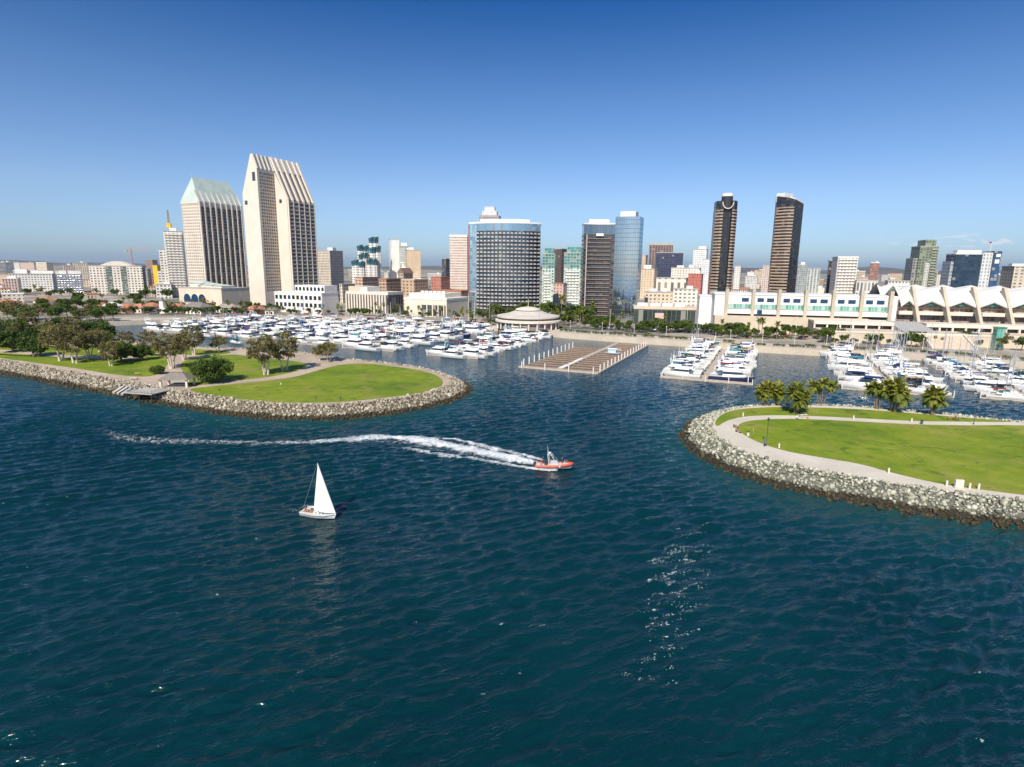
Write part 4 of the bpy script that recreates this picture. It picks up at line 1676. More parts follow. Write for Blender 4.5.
def harbor_front():
    root, hs, ht = striped_tower('dark striped tower with a round cap, left of the dark pair', 708.5, 731, 640, 194, 201.5, -8, None, 30, 24, 0)
    W = 10.8
    poly = [(-W, -5), (-W + 4, -10), (-4.2, -10.5), (-3.2, -7.5), (3.6, -7.5), (4.6, -10.5), (W - 4, -10), (W, -5), (W, 8), (W - 5, 13), (-W + 5, 13), (-W, 8)]
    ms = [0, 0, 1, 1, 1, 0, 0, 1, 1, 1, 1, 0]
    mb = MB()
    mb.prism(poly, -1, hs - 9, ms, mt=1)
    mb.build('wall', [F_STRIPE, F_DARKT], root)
    mb = MB()
    mb.prism([(x * .97, y * .97) for x, y in poly], hs - 8.996, hs, 0)
    mb.build('crown', F_DARKT, root)
    mb = MB()
    mb.tube([(0, -4, hs - 8), (0, -4, ht - 3)], 5.6, 20, smooth=False)
    mb.build('round_cap', F_DARKT, root)
    mb = MB()
    mb.tube([(0, -4, ht - 2.99), (0, -4, ht)], 5.9, 20, smooth=False)
    mb.build('cap_roof', M_ROOFW, root)
    mb = MB()
    ring = [(5.4 * math.cos(k * PI / 12), -10.9 - 0.0, hs - 1.5 + 6.5 * math.sin(k * PI / 12)) for k in range(12, 25)]
    for p, q in zip(ring, ring[1:]):
        mb.bar(p, q, .8)
    mb.build('trim', M_CREAM, root)


def harbor_slant():
    root, hs, ht = striped_tower('dark striped tower with a slanting oval top, right of the dark pair', 766.5, 796, 640, 190, 200, 36, None, 24, 20, 1)
    a, b_ = 12.6, 10.6
    poly = [(-a, -b_ + 4), (-a + 4, -b_), (a - 4, -b_), (a, -b_ + 4), (a, b_ - 4), (a - 4, b_), (-a + 4, b_), (-a, b_ - 4)]
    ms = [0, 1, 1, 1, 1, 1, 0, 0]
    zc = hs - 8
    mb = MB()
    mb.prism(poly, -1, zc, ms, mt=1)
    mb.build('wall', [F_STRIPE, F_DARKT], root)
    mb = MB()                                         # crown cut by a slope falling towards +x,-y
    top = []
    for x, y in poly:
        f = ((x - y) / (a + b_) + 1) / 2
        top.append((x, y, zc + 11.5 - 9.5 * max(0, f - .12)))
    n = len(poly)
    for i in range(n):
        j = (i + 1) % n
        mb.face([(*poly[i], zc + .004), (*poly[j], zc + .004), top[j], top[i]], 0, [(0, 0), (4, 0), (4, 9), (0, 9)])
    mb.face(top, 0)
    mb.build('crown', F_DARKT, root)
    mb = MB()
    for i in (1, 2, 3, 4):
        p, q = Vector(top[i]), Vector(top[(i + 1) % n])
        mb.bar(p + Vector((0, 0, .3)), q + Vector((0, 0, .3)), 1.0)
    mb.bar(Vector(top[0]) + Vector((0, 0, .3)), Vector(top[1]) + Vector((0, 0, .3)), 1.0)
    mb.build('trim', M_CREAM, root)
    mb = MB()
    mb.box(-a + 1.5, a - 8, b_ - 11, b_ - 2, zc + 6, zc + 14.5)
    mb.build('cap_roof', M_ROOFW, root)


harbor_front()
harbor_slant()


# ------------------------------------------------------------------ the cluster of six-sided towers with teal caps
def hex_cluster():
    Y = 900
    root = thing('hexagon_tower_cluster', 'cluster of white six-sided shafts with dark teal slanted caps', 'tower', (A(366, 280, Y).x, Y, LAND_Z), GRID)
    FOOT.append((A(366, 280, Y).x, Y, 32))
    note(352, 380, 262, Y)
    wall = facade((0.80, 0.76, 0.70), (0.10, 0.12, 0.13), 3.0, 3.6, .45, .5, lit=.15)
    cap = facade((0.03, 0.10, 0.13), (0.02, 0.09, 0.12), 2, 3.6, .9, .85, rough=.1, lit=.05, metal=.3)
    s = Y / F_PX
    for (cx, cy, dy) in ((330, 262, 4), (347, 262, 6), (268, 305, 0), (292, 308, 4), (352, 318, 0), (371, 312, 4), (300, 352, -5), (322, 348, -4), (247, 388, -4), (272, 385, -6), (357, 380, -6), (376, 382, -3), (315, 395, -9)):
        px = 310 + cx / 5.48
        py = 190 + cy / 5.48
        P = A(px, py, Y)
        lx = P.x - root.location.x
        h = P.z - LAND_Z
        rr = 4.7
        hx = [(lx + rr * math.cos(PI / 3 * k), dy * 1.5 + rr * math.sin(PI / 3 * k)) for k in range(6)]
        mb = MB()
        mb.prism(hx, -1, h - 8, 0)
        o = mb.build('shaft', wall, root)
        mb = MB()
        hx2 = [(lx + (x - lx) * .9, dy * 1.5 + (y - dy * 1.5) * .9) for x, y in hx]
        hx3 = [(lx + (x - lx) * 1.15, dy * 1.5 + (y - dy * 1.5) * 1.15) for x, y in hx]
        top = [(x, y, h + 1.6 * ((x - lx) / rr)) for x, y in hx3]
        for i in range(6):
            j = (i + 1) % 6
            mb.face([(*hx2[i], h - 7.99), (*hx2[j], h - 7.99), top[j], top[i]], 0, [(0, 0), (6, 0), (6, 10), (0, 10)])
        mb.face(top, 0)
        mb.build('cap', cap, o)


hex_cluster()

# ------------------------------------------------------------------ the other named buildings, left to right
B = block
B('office_block', 'long white slab block with even window rows at far left', 9, 56, 273.5, 900, 24, facade((0.70, 0.66, 0.60), (0.10, 0.10, 0.10), 3.6, 3.4, .55, .42, lit=.15), a=R_(26), units=((-.5, 0, 14, 8, 6), (.15, 0, 9, 8, 4.5), (.5, 0, 9, 8, 4), (.85, 0, 9, 8, 4)))
B('office_block', 'blue grey slab block joined to the long white one', 56.5, 82, 274, 905, 20, facade((0.24, 0.26, 0.32), (0.08, 0.09, 0.12), 3.6, 3.4, .6, .45, lit=.2), a=R_(34), units=((-.5, 0, 9, 8, 5), (.2, 0, 8, 8, 5), (.7, 0, 8, 8, 5)))


def vaulted_flats():
    Y = 850
    fac = facade((0.76, 0.68, 0.58), (0.09, 0.08, 0.08), 4.0, 3.5, .5, .5, lit=.2)
    root, w, h = block('vaulted_apartment_block', 'cream apartment block with a low curved roof left of the yellow tower', 90, 147, 265.5, Y, 30, fac, a=R_(22))
    mb = MB()
    prof = [(-w * .30 + w * .62 * k / 12, h + .01 + 6.0 * math.sin(PI * k / 12)) for k in range(13)]
    mb.face([(x, -13, z) for x, z in prof])
    mb.face([(x, 13, z) for x, z in reversed(prof)])
    for p, q in zip(prof, prof[1:]):
        mb.face([(p[0], -13, p[1]), (q[0], -13, q[1]), (q[0], 13, q[1]), (p[0], 13, p[1])])
    mb.build('vault', M_CREAM, root)
    for fx in (-.28, .28):
        mb = MB()
        mb.box(fx * w / 2 - 3.4, fx * w / 2 + 3.4, -15.5, -15.02, 0, h - 1)
        mb.build('glazed_bay', facade((0.30, 0.30, 0.26), (0.05, 0.08, 0.07), 1.7, 3.5, .85, .7), root)
    mb = MB()
    mb.box(w / 2 + .01, w / 2 + 6, -11, 14, 0, h - 4)
    mb.build('side_wing', facade((0.40, 0.36, 0.33), (0.07, 0.07, 0.08), 4.0, 3.5, .5, .5), root)


vaulted_flats()
B('yellow_tower', 'plain bright yellow tower block at left skyline', 153.5, 162, 265, 1000, 16, facade((0.85, 0.52, 0.02), (0.6, 0.36, 0.03), 5, 4, .3, .3, lit=0), a=R_(10))
B('apartment_block', 'pale grey block just right of the yellow tower', 162, 172, 267, 1050, 16, facade((0.55, 0.56, 0.56), (0.15, 0.17, 0.19), 3.4, 3.3, .6, .5))
B('apartment_block', 'white low block in front of the yellow tower', 155, 172, 284, 760, 16, facade((0.74, 0.70, 0.64), (0.10, 0.10, 0.10), 4.2, 3.6, .55, .5), a=R_(24), units=((.4, 0, 7, 6, 3),))


def stepped_flats():
    Y = 780
    fac = facade((0.74, 0.69, 0.62), (0.09, 0.085, 0.08), 4.4, 3.3, .62, .45, lit=.2)
    root, w, h = block('stepped_apartment_tower', 'white stepped apartment tower left of the green roofed tower', 168, 187.5, 231, Y, 18, fac, a=R_(26))
    for dx, hh, ww in ((-w / 2 - 3.5, .72, 7), (-w / 2 - 8.5, .40, 5)):
        mb = MB()
        mb.box(dx - ww / 2 + .01, dx + ww / 2, -7, 8, -1, h * hh)
        mb.build('lower_wing', fac, root)
    nf = int(h / 3.3)
    for k in range(1, nf, 1):
        mb = MB()
        mb.box(-w / 2 + 1, w / 2 - 1, -10.3, -9.01, k * 3.3 - .2, k * 3.3 + .75)
        mb.build('balcony', M_WHITE, root)
    mb = MB()
    mb.box(-4, 4, -4, 4, h + .01, h + 4)
    mb.build('rooftop_unit', M_WHITE, root)
    t_ = thing('tower_crane', 'yellow crane standing on the white stepped tower', 'crane', (root.location.x - 3, Y - 3, LAND_Z + h + 4.0), .3)
    mb = MB()
    mb.box(-2.4, 2.4, -2.4, 2.4, 0, 5.5)
    mb.build('cab', M_YELLOW, t_)
    mb = MB()
    for sx, sy in ((-1, -1), (1, -1), (1, 1), (-1, 1)):
        mb.bar((sx * .8, sy * .8, 5.5), (sx * .5, sy * .5, 22), .35)
    for k in range(6):
        z = 6 + k * 2.6
        mb.bar((-.75, -.75, z), (.75, -.75, z + 2.4), .22)
        mb.bar((.75, .75, z), (-.75, .75, z + 2.4), .22)
    mb.build('mast', plain((0.45, 0.22, 0.04), .6), t_)


stepped_flats()


def far_crane():
    Y = 1300
    P = A(132, 262, Y)
    top = z_at(132, 250, Y)
    root = thing('tower_crane', 'thin far construction crane above the vaulted block', 'crane', (P.x, Y, LAND_Z))
    H_ = top - LAND_Z
    m = plain((0.42, 0.26, 0.20), .6)
    mb = MB()
    for sx, sy in ((-1, -1), (1, -1), (1, 1), (-1, 1)):
        mb.bar((sx, sy, 0), (sx, sy, H_ + 2), .55)
    for k in range(int(H_ / 4)):
        mb.bar((-1, -1, k * 4), (1, -1, k * 4 + 4), .35)
    mb.build('mast', m, root)
    mb = MB()
    for dy in (-.8, .8):
        mb.bar((-12, dy, H_), (42, dy, H_), .55)
    mb.bar((0, 0, H_ + 2.4), (42, 0, H_ + .6), .45)
    for k in range(12):
        mb.bar((k * 3.5, 0, H_ + 2.2 - k * .14), (k * 3.5 + 1.7, .8, H_), .3)
    mb.build('jib', m, root)
    mb = MB()
    mb.bar((0, 0, H_ + 1), (0, 0, H_ + 7), .8)
    mb.bar((0, 0, H_ + 7), (30, 0, H_ + .8), .2)
    mb.bar((0, 0, H_ + 7), (-11, 0, H_), .2)
    mb.build('apex', m, root)
    mb = MB()
    mb.box(-13, -8, -1.4, 1.4, H_ - 3, H_ - .3)
    mb.build('counterweight', M_GREY, root)


far_crane()
F_BEIGE = facade((0.60, 0.52, 0.42), (0.16, 0.14, 0.12), 2.2, 3.4, .5, .6, lit=.2)
B('beige_tower', 'beige square office tower right of the tallest hotel', 318.5, 344, 250.5, 820, 30, F_BEIGE, a=R_(-18), units=((.3, 0, 8, 8, 4),))
B('white_tower', 'white slim tower beside the tan one left of centre', 390, 400, 239, 950, 22, facade((0.80, 0.77, 0.72), (0.25, 0.25, 0.25), 4, 3.5, .3, .35), a=R_(18))
B('glass_tower', 'pale grey glass wing between the white and tan towers', 399, 410, 246, 945, 20, facade((0.52, 0.54, 0.50), (0.16, 0.20, 0.20), 2.6, 3.5, .7, .7), a=R_(18), units=((.0, 0, 9, 9, 5),))
B('tan_tower', 'plain tan tower behind the brown apartment terraces', 406, 421, 250, 925, 18, facade((0.66, 0.48, 0.32), (0.30, 0.21, 0.15), 4.0, 3.5, .25, .4, lit=.05), a=R_(18), units=((-.3, .2, 8, 8, 4),))
F_BROWN = facade((0.48, 0.30, 0.19), (0.12, 0.09, 0.07), 4.4, 3.3, .5, .55, lit=.25, band=((0.62, 0.50, 0.38), .25))
B('apartment_terrace', 'brown and cream apartment block below the teal capped cluster', 355, 378, 277, 640, 26, F_BROWN, roof=M_TILE)
B('apartment_terrace', 'brown apartment block with dark openings, middle of the brown row', 379, 401, 278.5, 635, 26, facade((0.44, 0.26, 0.16), (0.10, 0.08, 0.07), 4.0, 3.3, .55, .55, lit=.25, band=((0.60, 0.44, 0.30), .2)), roof=M_TILE)
B('apartment_terrace', 'sandy brown apartment block at the right end of the brown row', 402, 428, 279, 630, 26, facade((0.56, 0.38, 0.24), (0.11, 0.09, 0.08), 4.4, 3.3, .5, .5, lit=.25), roof=M_BEIGE)


def gable_hall():
    root, w, h = block('gabled_hall', 'tan building with a dark gabled roof above the brown row', 398, 413, 273, 720, 20, facade((0.50, 0.38, 0.26), (0.1, 0.08, 0.07), 4, 3.5, .5, .5))
    mb = MB()
    a, z0, z1 = w / 2 + 1, h + .01, h + 6
    mb.face([(-a, -10.5, z0), (a, -10.5, z0), (0, -10.5, z1)])
    mb.face([(a, 10.5, z0), (-a, 10.5, z0), (0, 10.5, z1)])
    mb.face([(a, -10.5, z0), (a, 10.5, z0), (0, 10.5, z1), (0, -10.5, z1)])
    mb.face([(-a, 10.5, z0), (-a, -10.5, z0), (0, -10.5, z1), (0, 10.5, z1)])
    mb.build('gable', plain((0.20, 0.13, 0.09), .8), root)


gable_hall()
B('dark_tower', 'small dark far tower left of the striped beige tower', 442, 450, 258.5, 1250, 16, facade((0.07, 0.07, 0.08), (0.03, 0.03, 0.04), 3, 3.4, .7, .6))
B('red_brick_block', 'red brick low block left of the striped beige tower', 431, 450, 276.5, 760, 22, facade((0.48, 0.19, 0.13), (0.14, 0.08, 0.07), 4, 3.6, .45, .45), roof=M_TILE)
B('red_brick_block', 'long low reddish block behind the low beige hall', 425, 469, 290, 650, 18, facade((0.50, 0.26, 0.18), (0.16, 0.10, 0.08), 4, 3.6, .5, .4), roof=M_TILE)
B('striped_beige_tower', 'beige tower with fine window bands left of the curved hotel', 450, 469.5, 235, 800, 26, facade((0.72, 0.60, 0.50), (0.22, 0.16, 0.15), 2.4, 3.3, .72, .45, lit=.2), a=R_(-2), parapet=2.5, roof=M_WHITE)


def stepped_crown_tower():
    root, w, h = block('stepped_crown_tower', 'tower with a white stepped crown rising behind the curved hotel', 479, 500.5, 215.5, 900, 30, facade((0.42, 0.36, 0.33), (0.10, 0.10, 0.12), 3, 3.4, .6, .6), a=R_(-4))
    z = h
    for s, hh in ((.72, 6.5), (.5, 6)):
        mb = MB()
        mb.box(-w / 2 * s, w / 2 * s, -15 * s, 15 * s, z + .01, z + hh)
        mb.build('crown_step', facade((0.70, 0.68, 0.64), (0.28, 0.28, 0.28), 3, 3.2, .5, .5), root)
        z += hh


stepped_crown_tower()
F_TEAL = facade((0.62, 0.66, 0.60), (0.06, 0.17, 0.15), 3.4, 3.2, .62, .62, rough=.1, lit=.3, curtain=(.55, .60, .55))


def teal_condo(label, pxl, pxr, pyt, Y):
    root, w, h = block('condo_tower', label, pxl, pxr, pyt + 5, Y, 24, F_TEAL, a=R_(-8))
    mb = MB()
    mb.box(-w / 2 - .2, w / 2 + .2, -12.2, 12.2, h * .72, h - .95)
    mb.build('upper_glass', facade((0.30, 0.40, 0.36), (0.04, 0.13, 0.115), 3.4, 3.2, .8, .7, rough=.08, lit=.2), root)
    mb = MB()
    mb.box(-w / 2 * .7, w / 2 * .7, -8, 8, h + .01, h + 6)
    mb.build('glass_crown', facade((0.16, 0.32, 0.28), (0.04, 0.17, 0.15), 2, 3, .85, .8), root)
    for k in range(1, int(h * .7 / 3.2)):
        mb = MB()
        mb.box(-w / 2 + 1.5, w / 2 - 4, -13.2, -12.01, k * 3.2 - .15, k * 3.2 + .8)
        mb.build('balcony', M_WHITE, root)


teal_condo('green glass apartment tower right against the curved hotel', 542, 555.5, 248.5, 700)
teal_condo('green glass apartment tower left of the dark banded tower', 563.5, 583, 247.5, 680)
B('brown_tower', 'dark brown tower seen between the two green glass towers', 552.5, 566, 248.5, 850, 22, facade((0.10, 0.07, 0.06), (0.04, 0.03, 0.03), 2.4, 3.4, .6, .7, lit=.1))
B('pink_house', 'low pinkish block between the green glass towers', 553, 567, 283, 640, 12, facade((0.62, 0.42, 0.36), (0.16, 0.12, 0.12), 3.6, 3.4, .45, .45), roof=M_TILE)
B('brown_tower', 'brown square tower behind the dark blue one right of centre', 647.5, 671, 243, 1100, 36, facade((0.26, 0.17, 0.14), (0.07, 0.055, 0.06), 4.8, 3.5, .55, .9, lit=.05), a=R_(-12), parapet=4)
B('dark_blue_tower', 'dark navy glass block in front of the brown square tower', 654.5, 681.5, 252.5, 960, 28, facade((0.05, 0.055, 0.09), (0.025, 0.03, 0.06), 3, 3.5, .85, .7, lit=.06), a=R_(-12))
B('tan_block', 'narrow tan tower right beside the mirror glass tower', 637.5, 646.5, 255, 1000, 16, facade((0.60, 0.46, 0.32), (0.2, 0.16, 0.12), 4, 3.4, .35, .5))
B('tan_block', 'wide tan stepped block low beside the mirror glass tower', 638, 657, 268.5, 880, 24, facade((0.66, 0.52, 0.36), (0.22, 0.17, 0.13), 4, 3.4, .4, .4), units=((0, 0, 10, 10, 5),))
B('white_tower', 'white slim tower left of the dark striped pair', 691.5, 706, 249, 1150, 24, facade((0.76, 0.74, 0.70), (0.26, 0.28, 0.28), 3.2, 3.4, .6, .5), units=((.3, 0, 14, 14, 5),))
B('white_tower', 'lower white tower just behind the left dark striped tower', 701, 711, 259, 1050, 20, facade((0.74, 0.74, 0.74), (0.30, 0.31, 0.33), 3.2, 3.4, .5, .5))
B('white_block', 'wide white block below the navy glass tower', 670.5, 700, 267.5, 900, 20, facade((0.74, 0.68, 0.60), (0.2, 0.18, 0.16), 4, 3.6, .45, .4), units=((-.4, 0, 10, 8, 3), (.4, 0, 8, 8, 4)))
B('white_block', 'white block with dark vertical strips left of the red block', 656, 688, 277.5, 720, 20, facade((0.76, 0.68, 0.58), (0.13, 0.10, 0.09), 7.6, 30, .42, .88, lit=.1))
B('red_block', 'coral red block left of the dark striped pair', 687.5, 702.5, 273.5, 700, 16, facade((0.46, 0.15, 0.11), (0.24, 0.09, 0.08), 4, 3.6, .4, .4, lit=.05), roof=M_TILE, units=((.3, 0, 5, 5, 3.5),))
B('white_block', 'low white block before the coral red block', 674, 698, 288.5, 590, 16, facade((0.74, 0.68, 0.60), (0.14, 0.12, 0.11), 4.2, 3.6, .5, .45), a=R_(-16), units=((.3, 0, 6, 5, 2.5),))
B('white_block', 'low cream block with square windows above the glass hall', 645, 673, 291.5, 575, 16, facade((0.68, 0.56, 0.42), (0.14, 0.11, 0.09), 3.8, 3.4, .45, .5), a=R_(-14), units=((-.4, 0, 7, 5, 2.5), (.4, 0, 4, 4, 3)))
B('white_tower', 'small white tower just right of the left dark striped tower', 733.5, 740, 265.5, 1000, 14, facade((0.74, 0.70, 0.64), (0.25, 0.24, 0.22), 3.2, 3.4, .5, .45))
B('pink_tower', 'small pinkish tower left of the slant topped striped tower', 761.5, 770, 265, 1000, 16, facade((0.62, 0.50, 0.44), (0.22, 0.18, 0.17), 3.2, 3.4, .5, .5))
B('grey_tower', 'grey green glass block right of the slant topped striped tower', 796, 806, 264.5, 1000, 18, facade((0.36, 0.38, 0.36), (0.12, 0.15, 0.15), 3, 3.4, .65, .6), units=((0, 0, 6, 6, 4),))
B('grey_tower', 'pale grey block with white ribs left of the white balcony tower', 806, 819, 268, 1040, 18, facade((0.56, 0.55, 0.52), (0.16, 0.19, 0.18), 5, 3.4, .55, .9))
F_WB = facade((0.74, 0.68, 0.62), (0.16, 0.13, 0.12), 3.3, 3.2, .62, .55, lit=.25)
r_, w_, h_ = B('white_balcony_tower', 'white tower with a grid of balconies above the convention hall', 829, 854.5, 256.5, 660, 22, F_WB, a=R_(-14), roof=M_WHITE)
for k in range(1, int(h_ / 3.2)):
    mb = MB()
    mb.box(-w_ / 2 + .6, w_ / 2 - .6, -12.3, -11.01, k * 3.2 - .15, k * 3.2 + .7)
    mb.build('balcony', M_WHITE, r_)
B('dark_tower', 'narrow dark tower against the white balcony tower', 825.5, 831, 260, 700, 14, facade((0.08, 0.07, 0.07), (0.03, 0.03, 0.03), 3, 3.4, .7, .6))
B('ribbed_block', 'low grey block with white ribs right of the white balcony tower', 853.5, 877, 280, 640, 20, facade((0.66, 0.63, 0.58), (0.10, 0.09, 0.09), 3.4, 11, .55, .78, lit=.1))
B('ribbed_block', 'low white block with dark strips behind the tent roofs', 884, 909, 280.5, 640, 20, facade((0.70, 0.66, 0.60), (0.11, 0.10, 0.10), 3.0, 10, .5, .7, lit=.1))


def green_condo():
    Y = 760
    fac = facade((0.22, 0.24, 0.16), (0.055, 0.075, 0.055), 3.4, 3.3, .6, .6, lit=.3, curtain=(.35, .36, .28))
    root, w, h = block('green_apartment_tower', 'grey green stepped apartment tower left of the blue glass block', 906, 933, 246, Y, 28, fac, a=R_(-14))
    mb = MB()
    mb.box(-w * .22, w * .36, -12, 12, h + .01, h + 7.5)
    mb.build('upper_storey', fac, root)
    for x0, x1, hh in ((-w / 2 - 5, -w / 2 - .01, .80), (w / 2 + .01, w / 2 + 4, .62)):
        mb = MB()
        mb.box(x0, x1, -11, 12, -1, h * hh)
        mb.build('lower_wing', facade((0.30, 0.30, 0.27), (0.06, 0.07, 0.065), 3.4, 3.3, .6, .6, lit=.3), root)
    mb = MB()
    mb.box(-2.6, 2.2, -14.6, -14.01, 0, h * .72)
    mb.build('pale_strip', facade((0.60, 0.58, 0.52), (0.18, 0.2, 0.18), 2.4, 3.3, .5, .55), root)
    for k in range(2, int(h / 3.3)):
        mb = MB()
        mb.box(3.2, w / 2 - 1, -15.2, -14.01, k * 3.3 - .15, k * 3.3 + .75)
        mb.build('balcony', plain((0.42, 0.42, 0.34), .7), root)


green_condo()


def blue_block():
    Y = 640
    fac = facade((0.02, 0.035, 0.055), (0.012, 0.03, 0.055), 3, 3.5, .92, .78, rough=.07, metal=.1, lit=.08)
    root, w, h = block('blue_glass_block', 'dark blue glass hotel slab with a white edge at right', 941, 976, 253.5, Y, 20, fac, a=R_(-12), roof=M_ROOFW, units=((.2, 0, 22, 10, 3.5),))
    mb = MB()
    mb.box(w / 2 + .01, w / 2 + 9, -12, 10, -1, h + 1)
    mb.build('white_edge', facade((0.62, 0.62, 0.60), (0.20, 0.22, 0.25), 3, 3.5, .5, .6), root)
    mb = MB()
    mb.box(w / 2 + 9.01, w / 2 + 16, -14, 8, -1, h + 2.5)
    mb.build('blue_fin', facade((0.03, 0.07, 0.14), (0.02, 0.06, 0.13), 3, 3.5, .9, .8, rough=.07), root)
    for z0, z1, x0, x1 in ((h - 3.5, h - .5, 11.0, 15), (h - 10, h - 6, 10.5, 14.5)):
        mb = MB()
        mb.box(w / 2 + x0, w / 2 + x1, -14.25, -14.02, z0, z1)
        mb.build('sign_panel', M_WHITE, root)
    mb = MB()
    mb.box(-w / 2 - 2.5, -w / 2 - .01, -8, 10, -1, h - 8)
    mb.build('side_wing', facade((0.45, 0.47, 0.48), (0.12, 0.16, 0.2), 3, 3.5, .6, .6), root)
    # the flag on the roof
    p = root.matrix_basis @ Vector((w / 2 + 12, 0, h + 2.5))
    fl = thing('flag_pole', 'flag pole with a striped flag on the blue glass slab', 'flag', (p.x, p.y, p.z))
    mb = MB()
    mb.tube([(0, 0, 0), (0, 0, 10)], [.2, .12], 6)
    mb.build('pole', M_WHITE, fl)
    mb = MB()
    nst = 7
    for i in range(nst):
        z0, z1 = 7.2 + 2.6 * i / nst, 7.2 + 2.6 * (i + 1) / nst
        for k in range(6):
            x0, x1 = -4.4 * k / 6, -4.4 * (k + 1) / 6
            wv = lambda x: .35 * math.sin(x * 1.7)
            canton = i >= 3 and k < 3
            mb.face([(x0, wv(x0), z0), (x1, wv(x1), z0), (x1, wv(x1), z1), (x0, wv(x0), z1)], 2 if canton else (0 if i % 2 == 0 else 1))
    mb.build('flag', [M_RED, M_WHITE, plain((0.03, 0.04, 0.16), .7)], fl)


blue_block()
B('beige_block', 'beige block with window bays at the right edge', 998, 1034, 266, 640, 24, facade((0.60, 0.52, 0.40), (0.12, 0.11, 0.10), 5, 3.4, .5, .5, lit=.2), a=R_(-14), units=((-.3, 0, 12, 8, 2.5),))


# ------------------------------------------------------------------ low glass building and white blocks by the promenade
def glass_pavilion():
    root, w, h = block('glass_exhibition_hall', 'long low dark glass hall with a beige roof deck beside the mirror tower', 634, 698, 306.5, 478, 26, facade((0.16, 0.15, 0.13), (0.022, 0.032, 0.030), 3.6, 12, .92, .94, rough=.06, lit=.1), a=R_(-10), roof=M_BEIGE, parapet=2)
    mb = MB()
    mb.box(-w * .16, -w * .02, -13.5, -13.02, 4, 8.5)
    mb.build('poster_panel', plain((0.62, 0.42, 0.40), .6, .3, .6), root)
    for k in range(4):
        mb = MB()
        x = -w * .36 + k * w * .2
        mb.box(x - 4, x + 4, -6, 4, h + .01, h + 2.2)
        mb.build('rooftop_unit', M_ROOFW, root)
    root, w, h = block('white_block', 'tall blank white block at the left end of the convention hall', 697.5, 717.5, 295, 446, 14, plain((0.78, 0.74, 0.68), .7, .05, .1), a=R_(-10), roof=M_WHITE)
    mb = MB()
    mb.box(w / 2 + .01, w / 2 + 8, -4, 10, h * .55, h - .5)
    mb.build('side_wing', M_WHITE, root)


glass_pavilion()


def round_pavilion():
    """round restaurant building with a stepped shallow cone roof"""
    c = A(528, 320, 424)
    root = thing('round_pavilion', 'round pavilion with a shallow pale stepped cone roof by the marina', 'pavilion', (c.x, c.y, LAND_Z))
    FOOT.append((c.x, c.y, 26))
    zt = lambda py: z_at(528, py, 424) - LAND_Z
    mb = MB()
    mb.lathe([(21, 0), (21, zt(321.0))], 48)
    mb.build('glass_wall', facade((0.25, 0.22, 0.2), (0.03, 0.03, 0.03), 2, 4, .8, .8), root)
    for k in range(24):
        a = 2 * PI * k / 24
        mb = MB()
        mb.box(22.2 * math.cos(a) - .4, 22.2 * math.cos(a) + .4, 22.2 * math.sin(a) - .4, 22.2 * math.sin(a) + .4, 0, zt(321))
        mb.build('column', M_CREAM, root)
    mb = MB()
    e = zt(321)
    mb.lathe([(21, e), (23.5, e + .02), (23.5, e + 1.2), (21.8, e + 1.7)], 64)
    mb.build('lower_eave', M_CREAM, root)
    mb = MB()
    mb.lathe([(21.5, e + 1.71), (21.5, e + 3.0)], 64)
    mb.build('drum', plain((0.20, 0.15, 0.12), .7), root)
    mb = MB()
    f = e + 3.0
    g = zt(310.5)
    mb.lathe([(21.5, f), (22.6, f + .02), (22.6, f + 1.0), (15, f + (g - f) * .55), (9.0, g)], 64)
    mb.build('roof', plain((0.56, 0.50, 0.43), .8, .1, .1), root)
    mb = MB()
    mb.lathe([(7.6, g - .3), (7.6, g + .5), (9.0, g + .52), (8.6, g + 1.3), (4.5, g + 2.4), (0.05, g + 2.9)], 40)
    mb.build('cupola', M_CREAM, root)
    mb = MB()
    mb.tube([(0, 0, g + 2.8), (0, 0, g + 8)], .15, 6)
    mb.build('finial', M_WHITE, root)


round_pavilion()
# ------------------------------------------------------------------ the convention hall
M_PYL = plain((0.46, 0.40, 0.30), .8, .1, .15, name='pylon_concrete')


